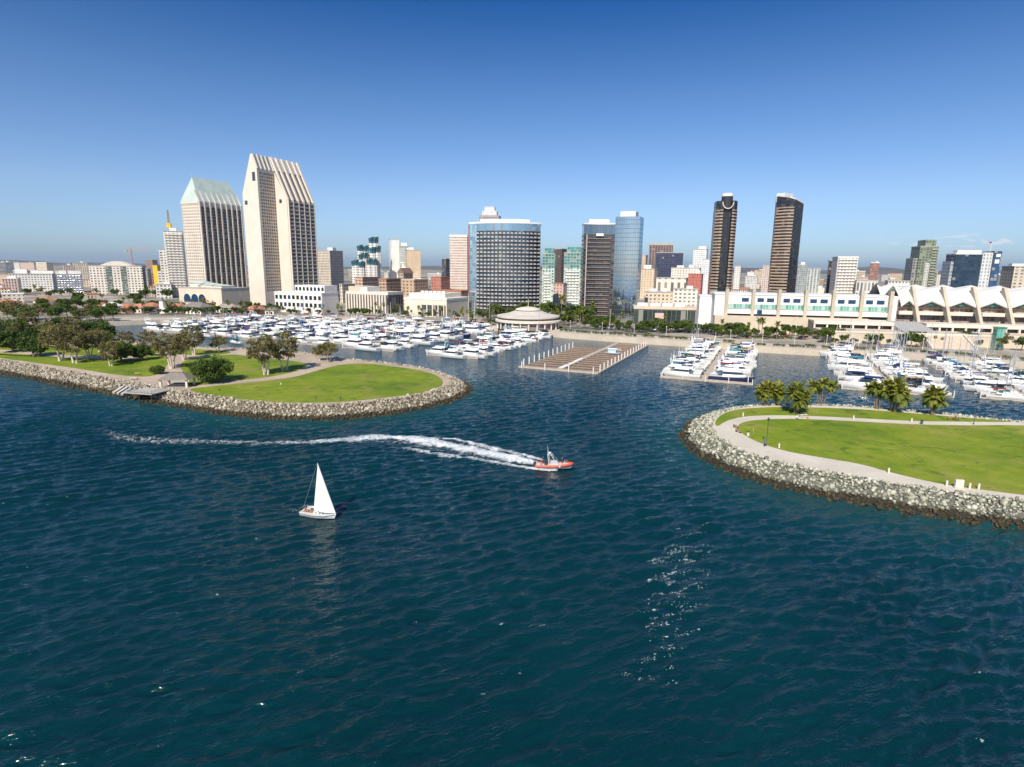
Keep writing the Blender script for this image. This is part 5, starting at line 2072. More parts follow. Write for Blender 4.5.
def convention():
    p0, p1 = A(719, 305, 418), A(1024, 305, 378)
    d = Vector((p1.x - p0.x, p1.y - p0.y))
    a = math.atan2(d.y, d.x)
    d.normalize()
    o2 = Vector((p0.x, p0.y))
    dn = Vector((-d.y, d.x))
    col = lambda px, z=20, off=0: solve_len(o2 + dn * off, d, px, z)
    xa = col(897)
    base = 14.0
    root = thing('convention_hall', 'long white convention hall with green glass strips and tent roofs', 'convention hall', (p0.x, p0.y, base), a)
    for s in range(0, 280, 20):
        FOOT.append((p0.x + d.x * s - d.y * 20, p0.y + d.y * s + d.x * 20, 26))
    note(718, 897, 293, 418)
    note(890, 1099, 288, 390)
    zt = lambda px, py: z_at(px, py, o2.y + d.y * col(px)) - base
    H_ = zt(800, 296.0)
    dep = 34
    mb = MB()
    mb.box(-3, xa, .6, dep, -12, H_, 0)
    mb.build('wall', plain((0.76, 0.72, 0.66), .75, .06, .1), root)
    mb = MB()
    mb.box(-3.5, xa + .5, .2, dep + .4, H_ + .003, H_ + .9)
    mb.build('roof', M_ROOFW, root)
    # pylons and bays
    px_p = [726, 752.3, 778, 804.6, 832, 860, 889]
    xs = [col(p) for p in px_p]
    for x in xs:
        mb = MB()
        mb.box(x - 1.05, x + 1.05, -2.6, 2, -3.5, H_ + 4.2)
        mb.build('pylon', M_PYL, root)
    edges = xs
    for i, (x0, x1) in enumerate(zip(edges, edges[1:])):
        x0, x1 = x0 + 1.1, x1 - 1.1
        mb = MB()
        mb.box(x0, x1, -.05, .58, H_ * .34, H_ * .56)
        mb.build('glass_strip', facade((0.42, 0.52, 0.46), (0.10, 0.25, 0.20), 1.9, 4.6, .80, .9, rough=.1, lit=.25, curtain=(.45, .52, .46)), root)
        mb = MB()
        mb.box(x0, x1, -1.6, .57, H_ * .10, H_ * .28)
        mb.build('parapet', M_WHITE, root)
        mb = MB()
        mb.box(x0, x1, .40, .56, -.5, H_ * .09)  # dark panel standing in for the shade in the open gap
        mb.build('gap_shade_panel', M_DARK, root)
        m_ = x0 + (x1 - x0) * (.68 if i % 2 else .62)
        for fx, ww in ((.72, 4.6), (.28, 4.2)) if i != 0 else ((.75, 4.6),):
            xx = x0 + (x1 - x0) * fx
            mb = MB()
            mb.box(xx - ww / 2, xx + ww / 2, .35, .57, H_ * .68, H_ * .86)
            mb.build('window', M_GLASSB, root)
    mb = MB()
    mb.box(col(757), col(762), -1.9, -1.65, H_ * .02, H_ * .3)
    mb.build('banner', M_GLASSB, root)
    # terrace block under it
    mb = MB()
    mb.box(-3, col(868), -7, -.02 + .6, -11, -.004)
    mb.build('terrace', M_BEIGE, root)
    # ---- tent roofs
    M_SAIL = plain((0.62, 0.58, 0.53), .7, .06, .08, name='tent_cloth')
    fin_px = [917.5, 948.5, 979.5, 1011.0, 1043, 1075, 1108]
    fx = [col(p, 40) for p in fin_px]
    zr = zt(942, 286.5)
    first = xa + 1
    mb = MB()
    mb.box(first, fx[-1], 2.5, 60, -12, zt(930, 303), 0)
    mb.build('hall_wall', facade((0.46, 0.35, 0.27), (0.15, 0.11, 0.09), 2.6, 4, .82, .8, lit=.3, curtain=(.4, .3, .24)), root)
    mb = MB()
    mb.box(first, fx[-1], -1.5, 2.48, zt(930, 315), zt(930, 311.5))
    mb.build('balcony', M_CREAM, root)
    prev = [first] + fx
    for i, (x0, x1) in enumerate(zip(prev, prev[1:])):
        for row, (yf, yr_, yb) in enumerate(((-3.0, 14.0, 30.0), (30.5, 46.0, 60.0))):
            ns, nt = 14, 12
            V = []
            for si in range(ns + 1):
                s = si / ns
                arch = min(s / .42, (1 - s) / .58)
                for ti in range(nt + 1):
                    t_ = ti / nt
                    zf = zt(930, 306.5) + (zt(930, 300.8) - zt(930, 306.5)) * (1 - abs(2 * s - 1))
                    ridge = zr - (zr - zt(930, 289.8)) * arch + row * .8
                    if t_ < .55:
                        q = t_ / .55
                        y = yf + (yr_ - yf) * q
                        z = zf + (ridge - zf) * (q ** .72)
                    else:
                        q = (t_ - .55) / .45
                        y = yr_ + (yb - yr_) * q
                        z = ridge + (zt(930, 300) - ridge) * q ** 1.2
                    V.append((x0 + (x1 - x0) * s, y, z))
            V = np.array(V)
            i0 = np.arange(ns)[:, None] * (nt + 1) + np.arange(nt)[None]
            Fq = np.stack([i0, i0 + nt + 1, i0 + nt + 2, i0 + 1], -1).reshape(-1, 4)
            n = len(V)
            V2 = np.concatenate([V, V - np.array([0, 0, .5])])
            F2 = np.concatenate([Fq, Fq[:, ::-1] + n])
            np_mesh('tent_roof', V2, F2, M_SAIL, smooth=True, parent=root)
        # the green glass gable in the arch
        mb = MB()
        m_ = (x0 + x1) / 2
        hw = (x1 - x0) * .38
        mb.face([(m_ - hw, -1.2, zt(930, 305.2)), (m_ + hw, -1.2, zt(930, 305.2)), (m_, -1.2, zt(930, 301.9))])
        mb.face([(m_ + hw, -.9, zt(930, 305.2)), (m_ - hw, -.9, zt(930, 305.2)), (m_, -.9, zt(930, 301.9))])
        mb.build('glass_gable', M_GLASSG, root)
    for x in fx:
        mb = MB()
        zb_, ztp = -3.0, zt(948, 287)
        L1 = [(x - .9, -12.5, zb_), (x - .9, -8.5, zb_), (x - .9, 7, ztp - 6), (x - .9, 7, ztp), (x - .9, 4.5, ztp)]
        L2 = [(p[0] + 1.8, p[1], p[2]) for p in L1]
        mb.face(list(reversed(L1)))
        mb.face(L2)
        for k in range(5):
            j = (k + 1) % 5
            mb.face([L1[k], L1[j], L2[j], L2[k]])
        mb.build('buttress', M_PYL, root)
    mb = MB()
    mb.box(col(972), col(981), -2.2, -1.52, zt(930, 317), zt(930, 312))
    mb.build('banner', M_GLASSB, root)
    return root, o2, d, a, col


conv, cv_o, cv_d, cv_a, cv_col = convention()


def terraces():
    """the stepped terrace in front of the tent roofs: arcade, planted walls, two flights of stairs"""
    root = thing('terrace', 'beige stepped terrace with an arcade and wide stairs below the tent roofs', 'terrace', (cv_o.x, cv_o.y, 0), cv_a)
    x0, x1 = cv_col(822, 12, -40), cv_col(1130, 12, -40)
    yA, yB = -22.0, -50.0
    zA, zB = 13.6, 9.0
    sx0, sx1 = cv_col(899, 10, -30), cv_col(932, 10, -30)          # gap of the upper stair
    hx = [x0, sx0, sx1, x1]
    for a_, b_ in ((x0, sx0), (sx1, x1)):
        mb = MB()
        mb.box(a_, b_, yA + 3, -7.02, 0, zA - .6)
        o = mb.build('arcade_back', M_DARK, root)
        mb = MB()
        mb.box(a_, b_, yA, -7.01, zA - 2.2, zA)
        mb.build('arcade_parapet', M_CREAM, root)
        n = max(2, int((b_ - a_) / 7))
        for k in range(n + 1):
            x = a_ + .5 + (b_ - a_ - 1) * k / n
            mb = MB()
            mb.box(x - .5, x + .5, yA + .3, yA + 1.4, zB, zA - 2.21)
            mb.build('arcade_column', M_CREAM, root)
    mb = MB()
    mb.box(sx0 + .01, sx1 - .01, -9, -7.03, 0, zA - .01)
    mb.build('landing', M_GREY, root)
    # upper stair: grey treads
    mb = MB()
    n = 14
    for k in range(n):
        y = yB + 10 + k * (-9 - yB - 10) / n
        mb.box(sx0 + .02, sx1 - .02, y, -9.01, zB + k * (zA - zB) / n, zB + (k + 1) * (zA - zB) / n)
    mb.build('upper_stair', plain((0.36, 0.34, 0.33), .85, .1), root)
    lx0, lx1 = cv_col(927, 6, -58), cv_col(970, 6, -58)
    mb = MB()
    mb.box(x0, x1, yB, yA + 2.98, 0, zB)
    mb.build('lower_deck', M_BEIGE, root)
    mb = MB()
    n = 18
    yS = yB - 16
    for k in range(n):
        y = yS + k * (yB - yS) / n
        mb.box(lx0, lx1, y, yB - .01, 2.8 + k * (zB - 2.8) / n - .01, 2.8 + (k + 1) * (zB - 2.8) / n)
    mb.build('lower_stair', plain((0.56, 0.46, 0.35), .85, .08), root)
    for x in (lx0, lx1):
        mb = MB()
        mb.obox((x, (yB + yS) / 2, (zB + 3.4) / 2), (.5, 0, 0), (0, (yB - yS) / 2, (zB - 2.4) / 2), (0, 0, .8))
        mb.build('stair_wall', M_CREAM, root)
    mb = MB()
    mb.box(x0, x1, yB - .25, yB - .01, zB + .0, zB + 1.0)
    mb.build('deck_parapet', M_CREAM, root)
    # the glass lift house
    t_ = thing('lift_house', 'small green glass lift tower on the terrace at right', 'lift tower', (0, 0, 0), cv_a)
    lx = cv_col(997, 12, yB)
    p = cv_o + cv_d * lx + Vector((-cv_d.y, cv_d.x)) * (yB - 2.4)
    t_.location = (p.x, p.y, 2.9)
    mb = MB()
    mb.box(-2.2, 2.2, -2.2, 2.2, 0, 11.5)
    mb.build('glass_wall', facade((0.25, 0.42, 0.36), (0.05, 0.25, 0.19), 1.4, 3, .8, .85, rough=.1), t_)
    mb = MB()
    mb.box(-2.5, 2.5, -2.5, 2.5, 11.51, 12.2)
    mb.build('roof', M_GLASSG, t_)
    return root


terr = terraces()


def cv_point(px, off, z):
    p = cv_o + cv_d * cv_col(px, z, off) + Vector((-cv_d.y, cv_d.x)) * off
    return Vector((p.x, p.y, z))


# ------------------------------------------------------------------ the lesser houses of the city
def city_fill():
    R2 = random.Random(21)
    walls = [('white', (0.74, 0.70, 0.64)), ('cream', (0.70, 0.60, 0.47)), ('tan', (0.56, 0.43, 0.30)), ('pinkish', (0.62, 0.46, 0.38)), ('grey', (0.38, 0.38, 0.38)),
             ('brown', (0.30, 0.20, 0.14)), ('sandy', (0.64, 0.52, 0.38)), ('brick red', (0.42, 0.17, 0.11)), ('pale grey', (0.58, 0.57, 0.54)), ('dark grey', (0.16, 0.16, 0.17))]
    wins = [('window bands', lambda c: facade(c, (0.08, 0.08, 0.085), 3.4, 3.5, 1.1, .45, lit=.2)), ('square windows', lambda c: facade(c, (0.08, 0.075, 0.07), 4.0, 3.6, .48, .5, lit=.2)),
            ('tall windows', lambda c: facade(c, (0.07, 0.07, 0.07), 3.0, 3.8, .45, .75, lit=.15)), ('blank walls', lambda c: plain(c, .8, .08, .12))]
    roofs = [('flat', M_ROOF), ('white', M_ROOFW), ('red', M_TILE), ('white', M_ROOFW)]
    marks = [(0, 'at far left'), (45, 'behind the long white slab'), (120, 'near the vaulted block'), (160, 'near the yellow tower'), (215, 'behind the green roofed tower'), (285, 'behind the tallest hotel'),
             (331, 'near the beige tower'), (366, 'near the teal capped cluster'), (405, 'near the tan tower'), (432, 'near the red brick blocks'), (505, 'behind the curved hotel'), (560, 'between the green glass towers'),
             (625, 'behind the mirror tower'), (665, 'near the navy tower'), (695, 'near the coral red block'), (723, 'near the left striped tower'), (752, 'between the two dark striped towers'), (785, 'near the right striped tower'),
             (812, 'near the grey blocks'), (840, 'near the white balcony tower'), (880, 'near the ribbed blocks'), (920, 'near the green apartment tower'), (965, 'near the blue glass slab'), (1015, 'at the far right edge')]
    used = set()
    made = 0
    tries = 0
    bands = [(560, 660)] * 160 + [(660, 780)] * 200 + [(780, 950)] * 200 + [(950, 1250)] * 200 + [(1250, 1800)] * 200 + [(1800, 2800)] * 160
    sky = SKY.copy()
    for (y0, y1) in bands:
        Y = R2.uniform(y0, y1)
        px = R2.uniform(-10, 1034)
        wpx = R2.uniform(8, 30) * (1.0 if Y < 1250 else .62)
        hz = 268.5 + (px - 512) * .0105
        hh = R2.choice([5, 6, 8, 10, 12]) if Y < 700 else R2.choice([6, 8, 10, 12, 14, 18, 22]) if Y < 1250 else R2.choice([9, 12, 16, 22, 30, 38, 44])
        if R2.random() < .06:
            hh *= 1.4
        pyt = hz - (hh + 3 - CAM_H) * F_PX / Y
        D = R2.uniform(14, 28)
        ang = GRID if R2.random() < .25 else -math.atan((px - 512) / F_PX) * .9 + R_(R2.uniform(-8, 8))
        cx, cy, w = fit(px - wpx / 2, px + wpx / 2, Y, D, ang)
        rad = math.hypot(w, D) / 2
        if any((cx - fx) ** 2 + (cy - fy) ** 2 < (rad * .85 + fr * .9) ** 2 for fx, fy, fr in FOOT):
            continue
        # out of sight behind what is already there?
        a_, b_ = max(0, int(px - wpx / 2)), min(1023, int(px + wpx / 2))
        if b_ <= a_ or (sky[a_:b_ + 1] < pyt + 1.2).mean() > .6:
            continue
        anchor = min(marks, key=lambda m_: abs(m_[0] - px))[1]
        for _ in range(60):
            cn_, cc_ = R2.choices(walls, [5, 5, 3, 2, 1, 2, 4, 1.5, 3, .5])[0]
            wn, wf = R2.choice(wins)
            rn, rm = R2.choice(roofs)
            size = 'small' if wpx < 12 else ('wide' if wpx > 20 else 'mid-sized')
            lab = f'{size} {cn_} block, {wn}, {rn} roof, {anchor}'
            if lab not in used:
                break
        used.add(lab)
        un = [(R2.uniform(-.6, .6), R2.uniform(-.4, .4), R2.uniform(3, 7), R2.uniform(3, 6), R2.uniform(1.5, 3.5)) for _ in range(R2.randint(0, 2))] if w > 12 else []
        block('city_building', lab, None, None, None, Y, D, wf(cc_), ang, roof=rm, units=un, group='lesser buildings of the city behind the waterfront', loc=(cx, cy), w=w, h=hh, parapet=.9 if hh < 30 else 1.4)
        sky[a_:b_ + 1] = np.minimum(sky[a_:b_ + 1], pyt)
        made += 1
    print('city buildings', made)


city_fill()
# ------------------------------------------------------------------ boats
M_GEL = plain((0.82, 0.81, 0.78), 0.3, 0.04, 0.5, name='white_gelcoat')
M_DECK = plain((0.62, 0.58, 0.50), 0.6, 0.1, 0.8, name='boat_deck')
M_TEAK = plain((0.34, 0.21, 0.11), 0.7, 0.15, 2.0, name='teak')
M_NAVY = plain((0.02, 0.03, 0.10), 0.5, 0.1, name='navy_paint')
M_ALU = plain((0.70, 0.70, 0.70), 0.35, 0.05, metal=0.6, name='aluminium')
CANVAS = {'navy': plain((0.02, 0.035, 0.12), .8, .1, name='navy_canvas'), 'blue': plain((0.03, 0.12, 0.36), .8, .1, name='blue_canvas'), 'green': plain((0.02, 0.12, 0.08), .8, .1, name='green_canvas'),
          'tan': plain((0.48, 0.38, 0.26), .8, .1, name='tan_canvas'), 'white': plain((0.78, 0.77, 0.74), .8, .05, name='white_canvas'), 'black': plain((0.02, 0.02, 0.022), .8, .1, name='black_canvas'),
          'teal': plain((0.02, 0.25, 0.28), .8, .1, name='teal_canvas'), 'maroon': plain((0.22, 0.03, 0.04), .8, .1, name='maroon_canvas')}


def hull(L, B, fb, fine=2.0, stern=.86, name='hull', mat=None, parent=None, boot=None):
    mb = MB()
    N = 9
    rings, deck = [], []
    for i in range(N):
        s = i / (N - 1)
        bw = B / 2 * (stern + (1 - stern) * min(1, s / .4)) * max(.02, 1 - max(0, (s - .42) / .58) ** fine)
        sh = fb * (1 + .38 * s * s)
        x = -L / 2 + L * s
        k = 1 - max(0, s - .8) * 1.5
        xb = x - (L * .055 if s > .95 else 0)
        rings.append([(x, bw, sh), (xb, bw * .86 * k, .12), (xb - L * .02 * s, 0, -.35 * (1 - s * .8)), (xb, -bw * .86 * k, .12), (x, -bw, sh)])
        deck.append([(x, bw * .985, sh - .04), (x, -bw * .985, sh - .04)])
    mb.loft([list(reversed(r)) for r in rings], 0, closed=False, smooth=True)
    mb.face(rings[0], 0)
    o = mb.build(name, mat or M_GEL, parent)
    mb = MB()
    mb.loft(deck, 0, closed=False, smooth=False)
    d = mb.build('deck', M_DECK, parent)
    return o


def cabin_loft(mb, x0, x1, b0, b1, z0, z1, rake_f, rake_b, m=0, tumble=.82):
    """a superstructure with raked ends: x0 aft .. x1 forward"""
    lo = [(x0, b0, z0), (x1, b1, z0), (x1, -b1, z0), (x0, -b0, z0)]
    hi = [(x0 + rake_b, b0 * tumble, z1), (x1 - rake_f, b1 * tumble, z1), (x1 - rake_f, -b1 * tumble, z1), (x0 + rake_b, -b0 * tumble, z1)]
    for i in range(4):
        j = (i + 1) % 4
        mb.face([lo[j], lo[i], hi[i], hi[j]], m)
    mb.face(list(reversed(hi)), m)
    return lo, hi


def canopy(mb, x0, x1, b, z, crown=.22):
    rings = []
    for x in (x0, (x0 + x1) / 2, x1):
        rings.append([(x, b * t_, z + crown * (1 - t_ * t_)) for t_ in (-1, -.5, 0, .5, 1)])
    mb.loft(rings, 0, closed=False, smooth=True)
    mb.loft([[(p[0], p[1], p[2] - .07) for p in reversed(r)] for r in rings], 0, closed=False, smooth=True)


def make_cruiser(L=11.0):
    r = thing('motor_cruiser', 'x', 'boat')
    B, fb = L * .31, 1.15
    hull(L, B, fb, parent=r)
    mb = MB()
    cabin_loft(mb, -L * .10, L * .33, B * .36, B * .20, fb + .1, fb + 1.0, L * .11, .2)
    mb.build('cabin', M_GEL, r)
    mb = MB()
    lo, hi = cabin_loft(mb, -L * .13, L * .14, B * .375, B * .31, fb + .95, fb + 1.85, L * .11, -.1)
    mb.build('windscreen', M_GLASS, r)
    mb = MB()
    canopy(mb, -L * .36, L * .03, B * .40, fb + 2.05)
    for sx in (-L * .35, -L * .12):
        for sy in (-1, 1):
            mb.bar((sx, sy * B * .39, fb), (sx, sy * B * .39, fb + 2.07), .06)
    mb.build('canopy', CANVAS['navy'], r)
    mb = MB()
    mb.box(-L * .46, -L * .30, -B * .3, B * .3, fb - .02, fb + .32)
    mb.build('seat', M_GEL, r)
    mb = MB()
    pts = [(L * .02, B * .46, fb + .75), (L * .25, B * .38, fb + .95), (L * .43, B * .13, fb + 1.12), (L * .43, -B * .13, fb + 1.12), (L * .25, -B * .38, fb + .95), (L * .02, -B * .46, fb + .75)]
    mb.tube(pts, .03, 4)
    for p in pts:
        mb.bar((p[0], p[1], fb), p, .04)
    mb.build('rail', M_ALU, r)
    return r


def make_flybridge(L=14.0):
    r = thing('flybridge_yacht', 'x', 'boat')
    B, fb = L * .30, 1.45
    hull(L, B, fb, parent=r)
    mb = MB()
    cabin_loft(mb, -L * .20, L * .30, B * .40, B * .22, fb + .05, fb + 1.0, L * .05, .1)
    cabin_loft(mb, -L * .20, L * .20, B * .38, B * .28, fb + 1.75, fb + 2.1, L * .04, 0, tumble=1.0)
    mb.build('cabin', M_GEL, r)
    mb = MB()
    cabin_loft(mb, -L * .19, L * .25, B * .375, B * .24, fb + 1.003, fb + 1.748, L * .07, 0, tumble=.96)
    mb.build('window_band', M_GLASS, r)
    mb = MB()
    cabin_loft(mb, -L * .30, L * .10, B * .37, B * .30, fb + 2.103, fb + 2.85, .5, .1)
    mb.build('flybridge', M_GEL, r)
    mb = MB()
    canopy(mb, -L * .26, L * .02, B * .38, fb + 4.2)
    for sx in (-L * .25, 0):
        for sy in (-1, 1):
            mb.bar((sx, sy * B * .33, fb + 2.8), (sx, sy * B * .37, fb + 4.22), .07)
    mb.build('canopy', CANVAS['white'], r)
    mb = MB()
    mb.bar((-L * .29, B * .36, fb + 2.8), (-L * .32, B * .30, fb + 4.9), .2)
    mb.bar((-L * .29, -B * .36, fb + 2.8), (-L * .32, -B * .30, fb + 4.9), .2)
    mb.bar((-L * .32, -B * .31, fb + 4.9), (-L * .32, B * .31, fb + 4.9), .28)
    mb.tube([(-L * .32, 0, fb + 5.0), (-L * .32, 0, fb + 6.8)], .05, 5)
    mb.build('radar_arch', M_GEL, r)
    mb = MB()
    pts = [(L * .0, B * .47, fb + .85), (L * .25, B * .38, fb + 1.1), (L * .43, B * .12, fb + 1.35), (L * .43, -B * .12, fb + 1.35), (L * .25, -B * .38, fb + 1.1), (0, -B * .47, fb + .85)]
    mb.tube(pts, .035, 4)
    for p in pts:
        mb.bar((p[0], p[1], fb), p, .05)
    mb.build('rail', M_ALU, r)
    return r


def make_sloop(L=11.0):
    r = thing('sailing_yacht', 'x', 'sailboat')
    B, fb = L * .28, 1.0
    hull(L, B, fb, 1.7, .72, parent=r)
    mb = MB()
    cabin_loft(mb, -L * .12, L * .24, B * .30, B * .16, fb, fb + .55, .9, .15)
    mb.build('cabin', M_GEL, r)
    mb = MB()
    mb.tube([(L * .08, 0, fb), (L * .08, 0, fb + L * 1.28)], [.11, .08], 6)
    for z in (.55, .85):
        mb.bar((L * .08, -B * .25, fb + L * 1.2 * z), (L * .08, B * .25, fb + L * 1.2 * z), .06)
    mb.build('mast', M_ALU, r)
    mb = MB()
    mb.tube([(L * .07, 0, fb + 1.35), (-L * .34, 0, fb + 1.45)], .07, 6)
    mb.build('boom', M_ALU, r)
    mb = MB()
    mb.tube([(L * .07, 0, fb + 1.75), (-L * .05, 0, fb + 1.68), (-L * .33, 0, fb + 1.6)], [.30, .24, .12], 7)
    mb.build('sail_cover', CANVAS['blue'], r)
    mb = MB()
    for e in ((L * .48, 0), (-L * .48, 0), (L * .06, B * .47), (L * .06, -B * .47)):
        mb.bar((e[0], e[1], fb), (L * .08, 0, fb + L * 1.26), .03)
    mb.build('rigging', M_ALU, r)
    mb = MB()
    canopy(mb, -L * .20, -L * .09, B * .30, fb + 1.1, .35)
    mb.build('spray_hood', CANVAS['blue'], r)
    return r


def make_runabout(L=7.5):
    r = thing('small_motorboat', 'x', 'boat')
    B, fb = L * .33, .85
    hull(L, B, fb, parent=r)
    mb = MB()
    cabin_loft(mb, -L * .02, L * .16, B * .40, B * .33, fb, fb + .65, .7, .45)
    mb.build('windscreen', M_GLASS, r)
    mb = MB()
    canopy(mb, -L * .44, L * .03, B * .44, fb + .25, .35)
    mb.build('canopy', CANVAS['blue'], r)
    mb = MB()
    mb.box(-L * .54, -L * .49, -.25, .25, .1, 1.2)
    mb.build('outboard_motor', M_DARK, r)
    return r


P_CR, P_FB, P_SL, P_RB = make_cruiser(), make_flybridge(), make_sloop(), make_runabout()
BL = {'motor_cruiser': 11.0, 'flybridge_yacht': 14.0, 'sailing_yacht': 11.0, 'small_motorboat': 7.5}
BN = {'motor_cruiser': 'cruiser', 'flybridge_yacht': 'flybridge yacht', 'sailing_yacht': 'sailing yacht', 'small_motorboat': 'small motorboat'}
_BU = set()
RB_ = random.Random(5)
COLOURS = ['navy', 'blue', 'white', 'tan', 'black', 'white', 'white', 'green', 'navy', 'white', 'tan', 'white', 'teal', 'maroon', 'tan', 'white']


def put_boat(proto, x, y, rz, length, label, colour, navy=False, group=None):
    s = length / BL[proto.name.split('.')[0]]
    if proto.name not in _BU:
        _BU.add(proto.name)
        r = proto
        r.location, r.rotation_euler, r.scale = (x, y, 0), (0, 0, rz), (s, s, s)
        r['label'] = label
        if group:
            r['group'] = group
    else:
        r = copy_tree(proto, (x, y, 0), rz, label, s, group)
    for p in ('canopy', 'sail_cover', 'spray_hood'):
        recolour(r, p, CANVAS[colour])
    recolour(r, 'hull', M_NAVY if navy else M_GEL)
    return r


GB = 'boats berthed in the marina'


def dock(words, label, S, L, hw, slip, blen, mix, left=True, right=True, leftL=None, skip=.02):
    """a floating pontoon from its bay end S away from the bay; boats in slips on both sides"""
    S = Vector(S)
    root = thing('floating_dock', label, 'dock', (S.x, S.y, 0), GRID, 'floating docks of the marina')
    mb = MB()
    mb.box(-1.2, 1.2, 0, L, -.3, .5)
    mb.build('walkway', m_dock, root)
    ori = PI / 2 + GRID
    for sg, on in ((-1, left), (1, right)):
        if not on:
            continue
        LL = leftL if (sg < 0 and leftL) else L
        n = int(LL / slip)
        cnt = 0
        side = 'left' if sg < 0 else 'right'
        for k in range(n + 1):
            if k % 2 == 0:
                mb = MB()
                x0, x1 = sorted((sg * 1.21, sg * (1.2 + hw * .9)))
                mb.box(x0, x1, k * slip - .35, k * slip + .35, -.25, .42)
                mb.build('finger', m_dock, root)
                if k % 4 == 0:
                    mb = MB()
                    xe = sg * (1.4 + hw * .9)
                    mb.tube([(xe, k * slip, -1), (xe, k * slip, 2.6)], .17, 6)
                    mb.build('pile', M_WHITE, root)
        for k in range(n):
            if RB_.random() < skip:
                continue
            pr = RB_.choices([P_CR, P_FB, P_SL, P_RB], mix)[0]
            nm = pr.name.split('.')[0]
            ln = blen * RB_.uniform(.82, 1.12) * {'flybridge_yacht': 1.12, 'small_motorboat': .66}.get(nm, 1)
            ln = min(ln, hw * 1.2)
            cnt += 1
            lx = sg * (1.7 + ln / 2)
            ly = (k + .5) * slip + (0.35 if k % 2 == 0 else -.35)
            p = S + DF * lx + DU * ly
            bow_in = RB_.random() < .6
            rz = GRID + (0 if (sg > 0) != bow_in else PI) + RB_.uniform(-.03, .03)
            col = RB_.choice(COLOURS)
            nv = RB_.random() < .06
            cv = {'motor_cruiser': 'canvas', 'flybridge_yacht': 'canopy', 'sailing_yacht': 'cover', 'small_motorboat': 'cover'}[nm]
            lab = f"{'navy' if nv else 'white'} {BN[nm]}, {col} {cv}, {ordinal(cnt)} from bay, {side} row, {words}"
            put_boat(pr, p.x, p.y, rz, ln, lab, col, nv, GB)
    return root


m_dock = plain((0.46, 0.38, 0.30), 0.85, 0.15, 0.6, name='dock_boards')
m_dockb = plain((0.30, 0.20, 0.13), 0.85, 0.2, 0.6, name='brown_dock_boards')
STD = [5, 4, .5, 1]
dock('dock left of empty one', 'pale boat filled pontoon directly left of the empty brown dock', (-31, 299), 118, 15, 5.2, 13.5, [5, 4, .4, 1])
dock('second dock left of empty one', 'boat filled pontoon second to the left of the empty brown dock', (-80, 323), 138, 17.5, 6.0, 16.5, [3, 6, .5, .6])
dock('third dock left of empty one', 'boat filled pontoon third to the left of the empty brown dock', (-119, 341), 142, 17, 6.0, 15.5, [4, 5, .5, .8])
dock('fourth dock left of empty one', 'boat filled pontoon fourth to the left of the empty brown dock', (-157, 358), 138, 17, 6.0, 15.5, [4, 5, .5, .8])
dock('fifth dock left of empty one', 'boat filled pontoon fifth to the left of the empty brown dock', (-196, 377), 122, 17, 6.2, 15.5, [4, 5, .5, .8])
dock('leftmost dock of all', 'leftmost boat filled pontoon, behind the trees of the left point', (-236, 398), 96, 17, 6.2, 15.5, [4, 5, .5, .8])
dock('dock between empty dock and palms', 'boat filled pontoon standing alone between the empty dock and the palms', (80, 242), 120, 17.5, 4.5, 15, [5, 4, .5, 1])
dock('dock behind the palms', 'boat filled pontoon right behind the palms of the right point', (145.5, 219), 118, 18.5, 4.5, 15.5, [5, 3, 2.2, 1])
dock('rightmost dock', 'rightmost pontoon with many sailing yachts', (186, 205), 122, 16, 4.3, 13, [4, 1.5, 6, 1])
# end-on yachts across the pontoon heads
for (x, y, ln, lab, pr, c) in ((-31 + .2, 296.2, 15, 'long white yacht lying across the head of the dock left of the empty one', P_FB, 'white'), (-80, 319.5, 17, 'long white yacht lying across the head of the second dock left of the empty one', P_FB, 'white'),
                               (-196, 373.5, 15, 'white yacht lying across the head of the fifth dock left of the empty one', P_FB, 'navy')):
    put_boat(pr, x, y, GRID + PI, ln, lab, c, False, GB)
p = G(153, 330.5)
put_boat(P_FB, p.x, p.y, GRID - .2, 19, 'white yacht moored alone in the inlet behind the left trees', 'white', False, GB)
p = G(236, 343.5)
put_boat(P_CR, p.x, p.y, PI + GRID, 10, 'small white cruiser with teal canvas in the channel behind the left point', 'teal', False, GB)

# head walk of the lone pontoon
def head_walk(label, S, w, mat):
    r = thing('dock_head', label, 'dock', (S[0], S[1], 0), GRID)
    mb = MB()
    mb.box(-w / 2, w / 2, -3.4, -.6, -.3, .52)
    mb.build('walkway', mat, r)
    for k in range(5):
        mb = MB()
        mb.tube([(-w / 2 + w * k / 4, -3.6, -1), (-w / 2 + w * k / 4, -3.6, 2.4)], .17, 6)
        mb.build('pile', M_WHITE, r)


head_walk('pale float across the bay end of the lone boat filled pontoon', (81, 242), 36, m_dock)


